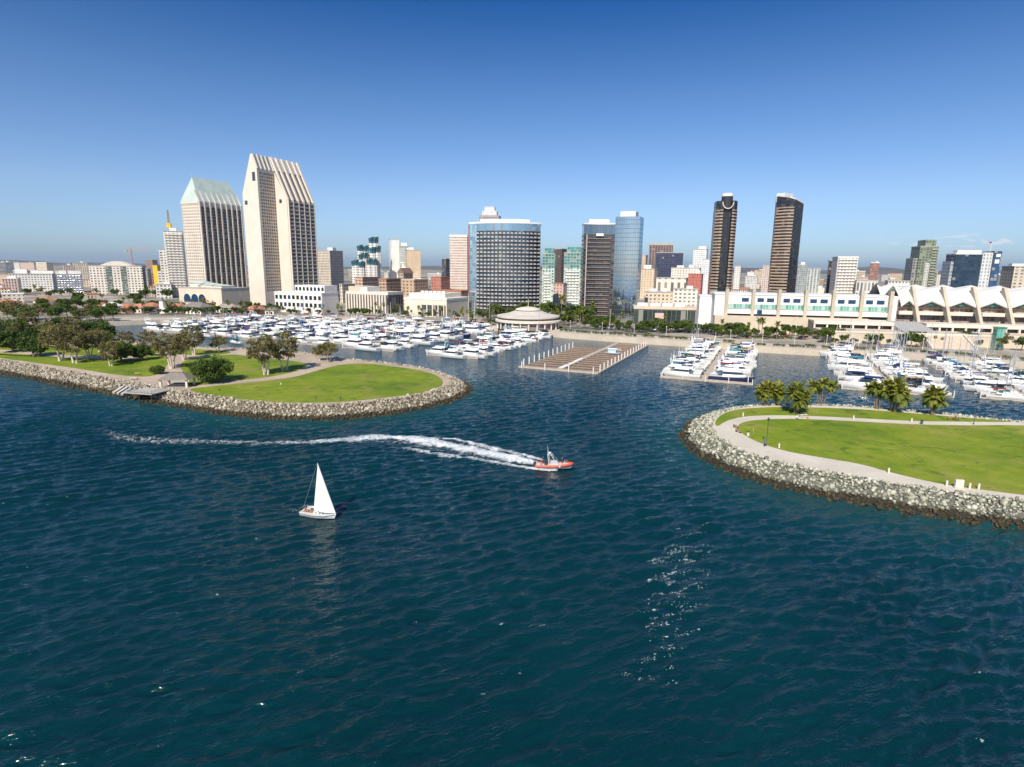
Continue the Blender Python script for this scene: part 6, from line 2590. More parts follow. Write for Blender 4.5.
def empty_dock():
    S = (21, 263)
    root = thing('floating_dock', 'empty brown dock with bare fingers and white piles', 'dock', (*S, 0), GRID, 'floating docks of the marina')
    mb = MB()
    mb.box(-1.4, 1.4, 0, 108, -.3, .5)
    mb.build('walkway', m_dock, root)
    mb = MB()
    mb.box(-19, 19, -2.2, -.02, -.3, .5)
    mb.build('head_float', m_dock, root)
    for sg, n in ((-1, 12), (1, 16)):
        for k in range(n):
            y = 3 + k * 6.6
            x0, x1 = sorted((sg * 1.41, sg * 18))
            mb = MB()
            mb.box(x0, x1, y - .8, y + .8, -.25, .42)
            mb.build('finger', m_dockb, root)
            if True:
                mb = MB()
                mb.tube([(sg * 18.4, y, -1), (sg * 18.4, y, 3.4)], .26, 7)
                mb.build('pile', M_WHITE, root)
    mb = MB()
    mb.box(18.05, 19.2, 0, 106, -.28, .46)
    mb.build('side_walk', m_dock, root)
    for k in range(4):
        mb = MB()
        x = -17 + k * 11.3
        mb.tube([(x, -2.5, -1), (x, -2.5, 3.0)], .24, 7)
        mb.build('pile', M_WHITE, root)
    for k, (x, y, w, c) in enumerate(((0, 8, 2.2, M_WHITE), (.2, 20, 1.6, M_WHITE), (-.2, 31, 1.8, M_WHITE))):
        mb = MB()
        mb.box(x - w / 2, x + w / 2, y - 5, y + 5, .503, .62)
        mb.build('gangway', c, root)
    # the small work hut with a blue cover
    W = Vector(S) + DF * 9 + DU * 62
    h = thing('work_float', 'small work float with a blue cover on the empty dock', 'work float', (W.x, W.y, .43), GRID)
    mb = MB()
    mb.box(-4, 4, -2.4, 2.4, 0, .5)
    mb.build('deck', M_ALU, h)
    mb = MB()
    mb.box(-2.4, 1.8, -1.5, 1.5, .51, 2.2)
    mb.build('cabin', plain((0.42, 0.55, 0.66), .7, .1), h)
    mb = MB()
    canopy(mb, -2.8, 2.4, 1.8, 2.3, .4)
    mb.build('cover', CANVAS['white'], h)
    W = Vector(S) + DF * 7 + DU * 76
    put_boat(P_RB, W.x, W.y, GRID + PI, 7, 'small motorboat with a tan cover alone among the empty fingers', 'tan', False, GB)


empty_dock()
# ------------------------------------------------------------------ people
M_SKIN = plain((0.46, 0.28, 0.20), .6, .05, name='skin')
M_HAIR = plain((0.05, 0.03, 0.02), .7, .1, name='hair')
CLOTH = {k: plain(c, .85, .08, 3, name=k + '_cloth') for k, c in dict(white=(.75, .75, .73), black=(.025, .025, .03), red=(.45, .04, .03), blue=(.05, .12, .35), grey=(.25, .25, .26), tan=(.45, .35, .24),
                                                                       green=(.08, .2, .08), orange=(.75, .20, .02), navy=(.02, .03, .09), pink=(.6, .3, .32)).items()}


def person_mesh(pose):
    J = {'pel': (0, 0, .95), 'chest': (0, 0, 1.28), 'neck': (0, .01, 1.47), 'head': (0, .03, 1.60), 'crown': (0, .02, 1.70),
         'shl': (.17, 0, 1.40), 'ell': (.24, -.02, 1.13), 'wrl': (.26, .06, .90), 'hal': (.26, .09, .81),
         'hil': (.09, 0, .90), 'knl': (.10, .02, .50), 'anl': (.10, -.02, .09), 'tol': (.11, .16, .04)}
    for k in ('sh', 'el', 'wr', 'ha', 'hi', 'kn', 'an', 'to'):
        x, y, z = J[k + 'l']
        J[k + 'r'] = (-x, y, z)
    if pose == 'walk':
        J.update(knl=(.10, .16, .52), anl=(.10, .24, .10), tol=(.11, .42, .06), knr=(-.10, -.04, .50), anr=(-.10, -.30, .14), tor=(-.11, -.16, .04),
                 ell=(.24, -.12, 1.15), wrl=(.25, -.10, .92), hal=(.25, -.08, .84), elr=(-.24, .08, 1.15), wrr=(-.24, .26, 1.0), har=(-.23, .33, .95))
    if pose == 'sit':
        for k in J:
            x, y, z = J[k]
            J[k] = (x, y, z - .50)
        for s, sg in (('l', 1), ('r', -1)):
            J['kn' + s] = (sg * .13, .42, .47)
            J['an' + s] = (sg * .13, .44, .09)
            J['to' + s] = (sg * .14, .60, .04)
            J['wr' + s] = (sg * .20, .26, .56)
            J['ha' + s] = (sg * .16, .34, .54)
            J['el' + s] = (sg * .25, .04, .66)
    E = [('pel', 'chest'), ('chest', 'neck'), ('neck', 'head'), ('head', 'crown')]
    for s in 'lr':
        E += [('chest', 'sh' + s), ('sh' + s, 'el' + s), ('el' + s, 'wr' + s), ('wr' + s, 'ha' + s), ('pel', 'hi' + s), ('hi' + s, 'kn' + s), ('kn' + s, 'an' + s), ('an' + s, 'to' + s)]
    rad = {'pel': (.15, .11), 'chest': (.17, .11), 'neck': (.055, .055), 'head': (.085, .10), 'crown': (.06, .07), 'sh': (.065, .06), 'el': (.047, .045), 'wr': (.033, .03), 'ha': (.042, .022),
           'hi': (.09, .09), 'kn': (.062, .062), 'an': (.045, .045), 'to': (.04, .03)}
    names = list(J)
    me = bpy.data.meshes.new('person')
    me.from_pydata([J[n] for n in names], [(names.index(a), names.index(b)) for a, b in E], [])
    o = bpy.data.objects.new('tmp_person', me)
    COL.objects.link(o)
    md = o.modifiers.new('s', 'SKIN')
    sv = me.skin_vertices[0].data
    for i, n in enumerate(names):
        r = rad.get(n) or rad[n[:2]]
        sv[i].radius = r
        sv[i].use_root = n == 'pel'
    md.use_smooth_shade = True
    sb = o.modifiers.new('b', 'SUBSURF')
    sb.levels = sb.render_levels = 1
    dg = bpy.context.evaluated_depsgraph_get()
    out = bpy.data.meshes.new_from_object(o.evaluated_get(dg))
    bpy.data.objects.remove(o)
    sh = .50 if pose == 'sit' else 0
    out.materials.clear()
    for m in (M_SKIN, M_HAIR, CLOTH['white'], CLOTH['navy']):
        out.materials.append(m)
    for p in out.polygons:
        c = p.center
        z = c.z + sh
        if z > 1.49:
            p.material_index = 1 if (z > 1.66 or c.y < -.005 and z > 1.53) else 0
        elif z > .97 - (0.0 if abs(c.x) < .2 else -.12):
            p.material_index = 2
        elif abs(c.x) > .19 and z > .75 and pose != 'sit':
            p.material_index = 0
        else:
            p.material_index = 3
    if pose == 'sit':
        for p in out.polygons:
            if p.center.y > .22 and p.center.z > .50:
                p.material_index = 0
    return out


PM = {k: person_mesh(k) for k in ('stand', 'walk', 'sit')}


def person(pose, loc, rz, top, trousers, label, group=None, s=1.0):
    o = bpy.data.objects.new('person', PM[pose])
    COL.objects.link(o)
    o.location, o.rotation_euler, o.scale = loc, (0, 0, rz), (s, s, s)
    for slot, m in ((2, CLOTH[top]), (3, CLOTH[trousers])):
        o.material_slots[slot].link = 'OBJECT'
        o.material_slots[slot].material = m
    tag(o, label, 'person', group)
    return o


# ------------------------------------------------------------------ the sailboat
def sailboat():
    a, b_ = G(303, 514, 0), G(336, 519, 0)
    d = (b_ - a).to_2d()
    L = d.length * 1.04
    c = (a + b_) / 2
    rz = math.atan2(d.y, d.x)
    s = L / 7.4
    r = thing('sailboat', 'small white sailboat with one tall white sail in open water', 'sailboat', (c.x, c.y, 0.0), rz)
    r.rotation_euler = (R_(3), 0, rz)
    B, fb = 2.5, .8
    LL = 7.4
    hull(LL, B, fb, 1.7, .75, parent=r)
    mb = MB()
    mb.tube([(-LL * .49, -B * .37, fb * .72), (-LL * .1, -B * .495, fb * .75), (LL * .2, -B * .43, fb * .83), (LL * .46, -B * .07, fb * 1.05)], .045, 4)
    mb.tube([(-LL * .49, B * .37, fb * .72), (-LL * .1, B * .495, fb * .75), (LL * .2, B * .43, fb * .83), (LL * .46, B * .07, fb * 1.05)], .045, 4)
    mb.build('hull_stripe', M_NAVY, r)
    mb = MB()
    cabin_loft(mb, -LL * .10, LL * .26, B * .30, B * .17, fb, fb + .48, .8, .1)
    mb.build('cabin', M_GEL, r)
    mb = MB()
    for sy in (-1, 1):
        for x in (-.2, .55, 1.2):
            q = .30 - .045 * (x + .7)
            mb.box(x - .22, x + .22, sy * B * q - .03, sy * B * q + .03, fb + .16, fb + .34)
    mb.build('window', M_GLASS, r)
    mb = MB()
    mb.box(-LL * .44, -LL * .13, -B * .22, B * .22, fb - .035, fb + .02)
    mb.build('cockpit', M_TEAK, r)
    top = z_at(322, 461.5, c.y) / s * 1.0
    mx = LL * .10
    mb = MB()
    mb.tube([(mx, 0, fb), (mx - .12, 0, top)], [.075, .05], 8)
    mb.build('mast', M_ALU, r)
    mb = MB()
    mb.tube([(mx, 0, fb + .9), (-LL * .30, -.35, fb + .95)], .05, 6)
    mb.build('boom', M_ALU, r)
    # furled main on the boom, and the big foresail set
    mb = MB()
    mb.tube([(mx - .1, -.0, fb + 1.12), (-LL * .1, -.15, fb + 1.08), (-LL * .29, -.33, fb + 1.02)], [.13, .12, .05], 7)
    mb.build('furled_sail', CANVAS['white'], r)

    def sail(head, tack, clew, belly, name, n=14):
        rows = []
        H_, T_, C_ = Vector(head), Vector(tack), Vector(clew)
        for i in range(n + 1):
            f = i / n
            l, e = T_.lerp(H_, f), C_.lerp(H_, f)
            row = []
            for k in range(9):
                g = k / 8
                p_ = l.lerp(e, g)
                p_ = p_ + Vector((0, belly * math.sin(PI * g) * (1 - f) ** .7 * (.6 + .4 * (1 - g)), 0))
                row.append(p_)
            rows.append(row)
        mb = MB()
        mb.loft(rows, 0, closed=False, smooth=True)
        mb.loft([[p_ + Vector((0, .02, 0)) for p_ in reversed(r_)] for r_ in rows], 0, closed=False, smooth=True)
        return mb.build(name, m_sail, r)

    m_sail, t, b = new_mat('sailcloth')
    tc = t.n('TexCoord').outputs['Object']
    sz = t.n('SeparateXYZ', Vector=tc).outputs[2]
    seam = t.m('LESS_THAN', t.m('FRACT', t.m('DIVIDE', sz, 0.75)), 0.05)
    t.put(b.inputs['Base Color'], t.mix(t.m('MULTIPLY', seam, .35), (0.70, 0.685, 0.65), (0.50, 0.49, 0.46)))
    b.inputs['Roughness'].default_value = .75
    sail((mx - .05, 0, top - .15), (LL * .485, 0, fb + .35), (-LL * .05, -.95, fb + .95), -.55, 'foresail')
    mb = MB()
    mb.bar((-LL * .48, 0, fb), (mx - .12, 0, top - .05), .025)
    mb.bar((mx - .05, B * .44, fb), (mx - .12, 0, top * .78), .025)
    mb.bar((mx - .05, -B * .44, fb), (mx - .12, 0, top * .78), .025)
    mb.bar((LL * .49, 0, fb + .3), (mx - .1, 0, top - .1), .025)
    mb.build('rigging', M_ALU, r)
    mb = MB()
    pts = [(-LL * .49, -B * .34, fb + .6), (-LL * .49, B * .34, fb + .6), (-LL * .30, B * .45, fb + .6)]
    mb.tube(pts, .025, 4)
    for p_ in pts:
        mb.bar((p_[0], p_[1], fb), p_, .03)
    mb.build('stern_rail', M_ALU, r)
    mb = MB()
    mb.box(-LL * .52, -LL * .495, -.05, .05, -.6, .7)
    mb.build('rudder', M_GEL, r)
    r.scale = (s, s, s)
    rotm = Matrix.Rotation(rz, 4, 'Z')
    for (lx, ly, az, tp, lab) in ((-LL * .34, -.55, -PI / 2 + .4, 'red', 'person in red sitting by the stern of the small sailboat'), (-LL * .22, .55, PI / 2 + .3, 'navy', 'person in dark top sitting ahead in the sailboat cockpit')):
        q = rotm @ Vector((lx * s, ly * s, 0))
        person('sit', (c.x + q.x, c.y + q.y, (fb - .05) * s - .06), rz + az - PI / 2 + PI / 2, tp, 'tan', lab, s=.98)
    return r


sailboat()


# ------------------------------------------------------------------ the orange patrol boat
def patrol_boat():
    a, b_ = G(539, 467.5, 0), G(570.5, 469.5, 0)
    c = (a + b_) / 2
    d = (b_ - a).to_2d()
    rz = R_(-12)
    L = 8.6
    r = thing('patrol_boat', 'fast grey patrol boat with an orange collar, throwing a white wake', 'boat', (c.x, c.y, .12), rz)
    r.rotation_euler = (0, R_(-4), rz)
    B, fb = 2.5, .85
    hull(L, B, fb, 2.2, .9, mat=plain((0.40, 0.41, 0.42), .5, .08), parent=r)
    m_or = plain((0.55, 0.085, 0.035), .55, .06, name='orange_collar')
    mb = MB()
    side = [(-L * .50, B * .50, fb * .85), (-L * .2, B * .53, fb * .88), (L * .12, B * .50, fb * 1.0), (L * .32, B * .36, fb * 1.14), (L * .45, B * .15, fb * 1.27), (L * .49, 0, fb * 1.32)]
    path = side + [(x, -y, z) for x, y, z in reversed(side[:-1])]
    mb.tube(path, [.25] + [.27] * (len(path) - 2) + [.25], 10)
    mb.build('collar', m_or, r)
    mb = MB()
    for sg in (-1, 1):
        mb.obox((L * .16, sg * (B * .49 + .245), fb * 1.01), (.16, 0, 0), (0, .02, 0), (.03, 0, .2))
    mb.build('white_stripe', M_WHITE, r)
    mb = MB()
    cabin_loft(mb, -.9, 1.1, .62, .52, fb - .04, fb + 1.15, .45, .1)
    mb.build('console', M_ALU, r)
    mb = MB()
    cabin_loft(mb, -.7, .62, .50, .46, fb + 1.153, fb + 1.75, .35, .15)
    mb.build('windscreen', M_GLASS, r)
    mb = MB()
    for sg in (-1, 1):
        mb.bar((-1.1, sg * .75, fb), (-1.35, sg * .62, fb + 2.5), .1)
        mb.bar((.2, sg * .6, fb + 1.1), (-.6, sg * .6, fb + 2.45), .08)
        mb.bar((-1.35, sg * .62, fb + 2.5), (-.5, sg * .60, fb + 2.45), .08)
    mb.bar((-1.35, -.66, fb + 2.5), (-1.35, .66, fb + 2.5), .12)
    mb.bar((-.5, -.62, fb + 2.45), (-.5, .62, fb + 2.45), .1)
    mb.bar((-1.3, .45, fb + 2.5), (-1.5, .45, fb + 4.3), .035)
    mb.bar((-1.3, -.5, fb + 2.5), (-1.35, -.5, fb + 3.5), .05)
    mb.build('radar_arch', M_GEL, r)
    mb = MB()
    mb.lathe([(.03, fb + 2.95), (.30, fb + 2.93), (.33, fb + 2.8), (.30, fb + 2.62), (.03, fb + 2.6)], 14, c=(-.95, 0), smooth=True)
    mb.build('radar_dome', M_GEL, r)
    mb = MB()
    mb.tube([(-.6, .4, fb + 2.45), (-.6, .4, fb + 2.7)], .1, 8)
    mb.build('beacon', glass_mat((.05, .12, .5), .2), r)
    for sg in (-1, 1):
        mb = MB()
        mb.box(-L * .50 - .55, -L * .50 - .02, sg * .42 - .22, sg * .42 + .22, .55, 1.35)
        mb.box(-L * .50 - .45, -L * .50 - .2, sg * .42 - .09, sg * .42 + .09, -.5, .56)
        mb.build('outboard_motor', M_DARK, r)
    mb = MB()
    mb.box(-2.3, -1.5, -.45, .45, fb - .03, fb + .5)
    mb.build('seat', M_DARK, r)
    mb = MB()
    mb.tube([(2.2, -.6, fb + .1), (2.3, -.55, fb + .9), (3.2, 0, fb + 1.05), (2.3, .55, fb + .9), (2.2, .6, fb + .1)], .035, 5)
    mb.build('bow_rail', M_ALU, r)
    Mx = Matrix.Translation((c.x, c.y, .12)) @ Matrix.Rotation(rz, 4, 'Z') @ Matrix.Rotation(R_(-4), 4, 'Y')
    for (x, y, z, pose, tp, tr, az, lab) in ((-3.1, -.55, fb - .45 + .45, 'stand', 'orange', 'navy', -PI / 2, 'crew member in orange vest standing at the stern of the patrol boat'),
                                             (-2.75, .5, fb, 'stand', 'navy', 'navy', -PI / 2, 'crew member in navy standing aft of the patrol boat seat'),
                                             (-1.25, -.1, fb - .02, 'stand', 'orange', 'navy', -PI / 2, 'crew member in orange vest steering behind the console'),
                                             (1.7, .3, fb, 'stand', 'navy', 'navy', -PI / 2, 'crew member in navy standing forward near the bow rail')):
        q = Mx @ Vector((x, y, z))
        person(pose, q, rz + az, tp, tr, lab)


patrol_boat()

# ------------------------------------------------------------------ small things on the two points
def pavilion():
    p = G(178, 386, LAND_Z)
    r = thing('park_pavilion', 'open park pavilion with a grey hipped roof by the viewing deck', 'pavilion', (p.x, p.y, LAND_Z), R_(4))
    w, d = 10.5, 7.5
    for sx in (-1, 1):
        for sy in (-1, 1):
            mb = MB()
            mb.box(sx * (w / 2 - .9) - .32, sx * (w / 2 - .9) + .32, sy * (d / 2 - .9) - .32, sy * (d / 2 - .9) + .32, 0, 2.75)
            mb.build('post', M_CREAM, r)
    mb = MB()
    z0, z1 = 2.75, 4.9
    q = [(-w / 2, -d / 2), (w / 2, -d / 2), (w / 2, d / 2), (-w / 2, d / 2)]
    ra, rb = (-w * .2, 0), (w * .2, 0)
    mb.face([(*q[0], z0), (*q[1], z0), (*rb, z1), (*ra, z1)])
    mb.face([(*q[1], z0), (*q[2], z0), (*rb, z1)])
    mb.face([(*q[2], z0), (*q[3], z0), (*ra, z1), (*rb, z1)])
    mb.face([(*q[3], z0), (*q[0], z0), (*ra, z1)])
    mb.face([(x, y, z0 - .01) for x, y in reversed(q)])
    mb.build('roof', M_SHINGLE, r)
    mb = MB()
    mb.box(-w * .22, w * .22, -.35, .35, z1 - .12, z1 + .2)
    mb.build('ridge_cap', M_SHINGLE, r)
    mb = MB()
    mb.box(-3, 3, .5, 1.1, 0, .48)
    mb.build('bench', M_CREAM, r)
    # viewing deck
    p = G(149, 391.5, LAND_Z)
    r = thing('viewing_deck', 'grey timber viewing deck with a railing over the rocks', 'deck', (p.x, p.y, LAND_Z), R_(-14))
    w, d = 11, 9
    mb = MB()
    mb.box(-w / 2, w / 2, -d / 2, d / 2, .02, .3)
    mb.build('floor', plain((0.45, 0.40, 0.34), .9, .15, 1.0), r)
    mb = MB()
    for x in np.linspace(-w / 2 + .1, w / 2 - .1, 9):
        mb.bar((x, -d / 2 + .1, .3), (x, -d / 2 + .1, 1.4), .1)
    for z in (.75, 1.1, 1.4):
        mb.bar((-w / 2, -d / 2 + .1, z), (w / 2, -d / 2 + .1, z), .07)
        for sx in (-1, 1):
            mb.bar((sx * (w / 2 - .1), -d / 2, z), (sx * (w / 2 - .1), d / 2 - 2, z), .07)
    mb.build('railing', M_GREY, r)
    for x in (-w / 2 + .5, 0, w / 2 - .5):
        mb = MB()
        mb.tube([(x, -d / 2 + .5, .02), (x, -d / 2 + .5, -3.4)], .22, 7)
        mb.build('post', M_DARK, r)
    for (x0, y0) in ((-w / 2 - 2.4, .9), (-w / 2 - 4.8, 1.5), (-w / 2 - 7.0, 2.0)):
        t_ = thing('concrete_slab', 'pale slanting concrete slab on the rocks left of the deck' if x0 > -9 else 'pale slanting slab leftmost beside the deck', 'slab')
        t_['label'] = {-w / 2 - 2.4: 'pale slanting slab on the rocks nearest the viewing deck', -w / 2 - 4.8: 'middle one of three pale slabs left of the viewing deck', -w / 2 - 7.0: 'leftmost of three pale slabs beside the viewing deck'}[x0]
        q_ = Matrix.Rotation(R_(-14), 3, 'Z') @ Vector((x0, y0, 0))
        t_.location = (p.x + q_.x, p.y + q_.y, LAND_Z)
        t_.rotation_euler = (0, 0, R_(-14))
        mb = MB()
        mb.obox((0, -2.0, -.15), (.5, 0, 0), (0, 2.1, .75), (0, -.1, .3))
        mb.build('slab', m_conc, t_)


pavilion()


def lamp(px, py, label, h=7.0):
    p = G(px, py, LAND_Z)
    r = thing('street_lamp', label, 'street lamp', (p.x, p.y, LAND_Z))
    mb = MB()
    mb.tube([(0, 0, 0), (0, 0, .5), (0, 0, .55), (0, 0, h)], [.16, .14, .09, .06], 8)
    mb.build('pole', M_DARK, r)
    mb = MB()
    mb.lathe([(.05, h), (.28, h + .05), (.24, h + .5), (.08, h + .62)], 10, smooth=True)
    mb.build('lamp_head', M_DARK, r)


lamp(766, 446, 'dark slim lamp post on the lawn edge of the right point, nearest the bay', 6.5)
lamp(973.5, 424.5, 'dark slim lamp post beside the back walk of the right point', 6.5)


def bench(px, py, rz, label):
    p = G(px, py, LAND_Z)
    r = thing('park_bench', label, 'bench', (p.x, p.y, LAND_Z), rz)
    mb = MB()
    mb.box(-.9, .9, -.25, .25, .40, .47)
    mb.build('seat', M_TEAK, r)
    mb = MB()
    mb.obox((0, .27, .72), (.9, 0, 0), (0, .03, 0), (0, .04, .22))
    mb.build('backrest', M_TEAK, r)
    for x in (-.75, .75):
        mb = MB()
        mb.box(x - .04, x + .04, -.22, .26, 0, .399)
        mb.build('leg', M_DARK, r)


bench(736, 428, 1.9, 'dark bench on the bend of the walk at the tip of the right point')
bench(738.5, 432.5, 2.0, 'second bench on the bend of the walk, nearer the bay')
bench(137, 375, .3, 'bench on the long left lawn near the deck')
bench(950, 419.5, 3.1, 'bench on the back lawn of the right point, near the lone palm')


def picnic(px, py, label):
    p = G(px, py, LAND_Z)
    r = thing('picnic_table', label, 'picnic table', (p.x, p.y, LAND_Z), .2)
    m = M_CREAM
    mb = MB()
    mb.box(-1.2, 1.2, -.4, .4, .72, .80)
    mb.build('table_top', m, r)
    for sy in (-1, 1):
        mb = MB()
        mb.box(-1.2, 1.2, sy * .75 - .14, sy * .75 + .14, .42, .48)
        mb.build('bench', m, r)
    for sx in (-.8, .8):
        mb = MB()
        mb.box(sx - .06, sx + .06, -.8, .8, .30, .41)
        mb.box(sx - .08, sx + .08, -.3, .3, 0, .299)
        mb.box(sx - .06, sx + .06, -.1, .1, .411, .719)
        mb.build('leg', m, r)


picnic(803, 417.2, 'pale picnic table beside the densest palm on the right point')
picnic(134, 379.5, 'pale picnic table left of the grey pavilion')


def bin_(px, py, label, m):
    p = G(px, py, LAND_Z)
    r = thing('litter_bin', label, 'bin', (p.x, p.y, LAND_Z))
    mb = MB()
    mb.lathe([(.30, 0), (.34, .95), (.30, 1.0)], 12)
    mb.build('body', m, r)
    mb = MB()
    mb.lathe([(.35, 1.0), (.30, 1.18), (.05, 1.25)], 12)
    mb.build('lid', M_DARK, r)


bin_(921.5, 424, 'dark green litter bin beside the back walk of the right point', plain((0.02, 0.10, 0.08), .6))
bin_(748, 436, 'pale litter bin on the lawn near the nearest lamp post', M_CREAM)


def sign_():
    p = G(958.5, 488, LAND_Z)
    r = thing('park_monument', 'pale square stone block standing at the lawn edge by the walk', 'monument', (p.x, p.y, LAND_Z), R_(-12))
    mb = MB()
    mb.box(-.85, .85, -.35, .35, 0, .25)
    mb.build('base', M_CONC2, r)
    mb = MB()
    mb.box(-.72, .72, -.27, .27, .251, 1.75)
    mb.build('block', M_CREAM, r)


M_CONC2 = plain((0.5, 0.46, 0.40), .85, .1, .5)
sign_()
for px, py, lab in ((946.5, 485.8, 'short pale bollard just left of the stone block'), (969.5, 488.5, 'short pale bollard just right of the stone block'), (978.5, 489, 'second short pale bollard right of the stone block'),
                    (888.5, 473, 'short pale bollard alone at the middle of the front walk'), (779, 448, 'short pale bollard right of the nearest lamp post'), (743, 416.3, 'short pale bollard at the left of the back walk'),
                    (853.5, 419.2, 'short pale bollard behind the middle of the back walk'), (911.5, 422, 'short pale bollard just left of the green bin')):
    p = G(px, py, LAND_Z)
    r = thing('bollard', lab, 'bollard', (p.x, p.y, LAND_Z), 0, 'bollards along the walk of the right point')
    mb = MB()
    mb.lathe([(.20, 0), (.20, .85), (.17, .95)], 12)
    mb.build('post', M_CREAM, r)
    mb = MB()
    mb.lathe([(.21, .951), (.21, 1.08), (.05, 1.14)], 12)
    mb.build('cap', M_CREAM, r)

for px, py, pose, top, tr, lab in ((316, 400.5, 'stand', 'black', 'navy', 'person in black standing at the front edge of the rounded lawn'), (340.5, 400.8, 'walk', 'navy', 'black', 'person in navy walking at the front edge of the rounded lawn'),
                                   (219.5, 390.5, 'sit', 'black', 'black', 'person in black sitting at the left part of the rounded lawn'), (268, 394, 'sit', 'blue', 'navy', 'person in blue sitting on the rounded lawn'),
                                   (281, 384.5, 'sit', 'white', 'white', 'person in white sitting on the rounded lawn'), (12, 366, 'walk', 'black', 'navy', 'person in black walking on the seawall path at far left'),
                                   (35, 369, 'walk', 'black', 'black', 'person in black walking on the seawall path, second from left'), (86, 376.5, 'walk', 'navy', 'black', 'person in navy walking on the seawall path toward the deck'),
                                   (753, 434, 'stand', 'orange', 'tan', 'person in orange standing near the bend of the walk'), (764.5, 446.5, 'stand', 'blue', 'navy', 'person in blue standing by the nearest lamp post'),
                                   (797, 419, 'sit', 'white', 'blue', 'person in white sitting at the left of the picnic table'), (808, 419, 'sit', 'pink', 'grey', 'person in pink sitting at the right of the picnic table'),
                                   (955, 420.5, 'walk', 'red', 'navy', 'person in red walking behind the back walk'), (958, 421, 'walk', 'grey', 'black', 'person in grey walking beside the one in red'),
                                   (150, 389, 'stand', 'white', 'navy', 'person in white standing on the viewing deck')):
    p = G(px, py, LAND_Z)
    zz = LAND_Z + (0.31 if 'deck' in lab and pose == 'stand' else (0 if pose != 'sit' else (-.42 if 'lawn' in lab else 0.02)))
    person(pose, (p.x, p.y, zz), random.uniform(0, 6), top, tr, lab)


# ------------------------------------------------------------------ seaport village, lighthouse, promenade greenery, cars
def hut(px, Y, w, d, h, roofm, wallm, label, rz=GRID):
    P_ = A(px, 300, Y)
    r = thing('shop_house', label, 'shop house', (P_.x, Y, LAND_Z), rz, 'low shops of the waterside village')
    mb = MB()
    mb.box(-w / 2, w / 2, -d / 2, d / 2, -.2, h, 0)
    mb.build('wall', wallm, r)
    mb = MB()
    e, hr = 1.0, d * .32
    q = [(-w / 2 - e, -d / 2 - e), (w / 2 + e, -d / 2 - e), (w / 2 + e, d / 2 + e), (-w / 2 - e, d / 2 + e)]
    ra, rb = (-w / 2 + d * .4, 0), (w / 2 - d * .4, 0)
    z0, z1 = h + .01, h + hr
    mb.face([(*q[0], z0), (*q[1], z0), (*rb, z1), (*ra, z1)])
    mb.face([(*q[1], z0), (*q[2], z0), (*rb, z1)])
    mb.face([(*q[2], z0), (*q[3], z0), (*ra, z1), (*rb, z1)])
    mb.face([(*q[3], z0), (*q[0], z0), (*ra, z1)])
    mb.build('roof', roofm, r)
    mb = MB()
    n = max(2, int(w / 4))
    for k in range(n):
        x = -w / 2 + w * (k + .5) / n
        mb.box(x - 1, x + 1, -d / 2 - .06, -d / 2 - .01, .4, 2.6)
    mb.build('shop_front', M_GLASS, r)
    FOOT.append((P_.x, Y, w / 2))


SHOPS = [(8, 560, 22, 12, 4.5, M_TILE, M_CREAM, 'cream shop with clay roof at the very left edge'), (28, 520, 26, 12, 4.2, M_SHINGLE, M_BEIGE, 'wide brown roofed shop at left behind the point trees'),
         (45, 590, 20, 11, 5.5, M_TILE, M_WHITE, 'white shop with red roof left of the dark village trees'), (98, 560, 18, 11, 5, M_TILE, M_CREAM, 'cream shop with red roof right of the dark village trees'),
         (112, 530, 14, 10, 6, plain((.62, .60, .56), .8), M_WHITE, 'white gabled shop with grey roof left of the lighthouse'), (126, 545, 16, 10, 4.5, M_TILE, plain((.60, .36, .28), .8), 'salmon shop with red roof near the lighthouse'),
         (140, 535, 15, 10, 4.6, plain((.5, .2, .14), .8), M_CREAM, 'cream shop with dark red roof just left of the lighthouse'), (152, 560, 14, 10, 5, M_TILE, M_CREAM, 'small shop with orange roof behind the lighthouse'),
         (197, 532, 22, 12, 6, M_SHINGLE, M_WHITE, 'white shop with brown roof right of the lighthouse'), (178, 556, 16, 10, 4.5, M_TILE, M_BEIGE, 'beige shop with clay roof below the hotel podium'),
         (228, 560, 20, 10, 4.5, plain((.34, .28, .22), .8), M_CREAM, 'cream shop with brown roof below the right of the hotel podium'), (256, 548, 16, 9, 4.2, M_TILE, plain((.60, .36, .28), .8), 'salmon shop below the tallest hotel tower'),
         (272, 530, 10, 8, 4, M_SHINGLE, M_CREAM, 'small cream kiosk left of the white hotel wing')]
for s in SHOPS:
    hut(*(s if s[0] < 95 else (s[0], s[1] - (12 if s[1] < 540 else 24)) + s[2:]))


def lighthouse():
    P_ = A(163.5, 318, 518)
    r = thing('lighthouse', 'small white lighthouse tower in the waterside village', 'lighthouse', (P_.x, 518, LAND_Z))
    mb = MB()
    mb.lathe([(4.4, 0), (4.4, 4), (2.7, 4.3), (1.9, 11)], 8)
    mb.build('tower', M_WHITE, r)
    mb = MB()
    mb.lathe([(2.5, 11.01), (2.5, 11.4), (1.3, 11.41), (1.3, 13)], 8)
    mb.build('gallery', M_GREY, r)
    mb = MB()
    mb.lathe([(1.7, 13.01), (.05, 14.6)], 8)
    mb.build('roof', M_GREY, r)


lighthouse()

NTREE = 0


def row(phrase, protos, spots, names, group='trees of the waterfront', z=LAND_Z):
    """spots: (px, Y, scale, kind)"""
    spots = sorted(spots)
    for i, (px, Y, s, k) in enumerate(spots):
        o = plant(protos[k], px, 300, f'{names[k]}, {ordinal(i + 1)} from left {phrase}', s, group, z, Y)


RT = random.Random(9)
TREES = [rnd[0], rnd[1], rnd[2], rnd[3], fan]
TN = ['round green tree', 'bright green tree', 'dark green tree', 'brownish airy tree', 'slim tall palm']


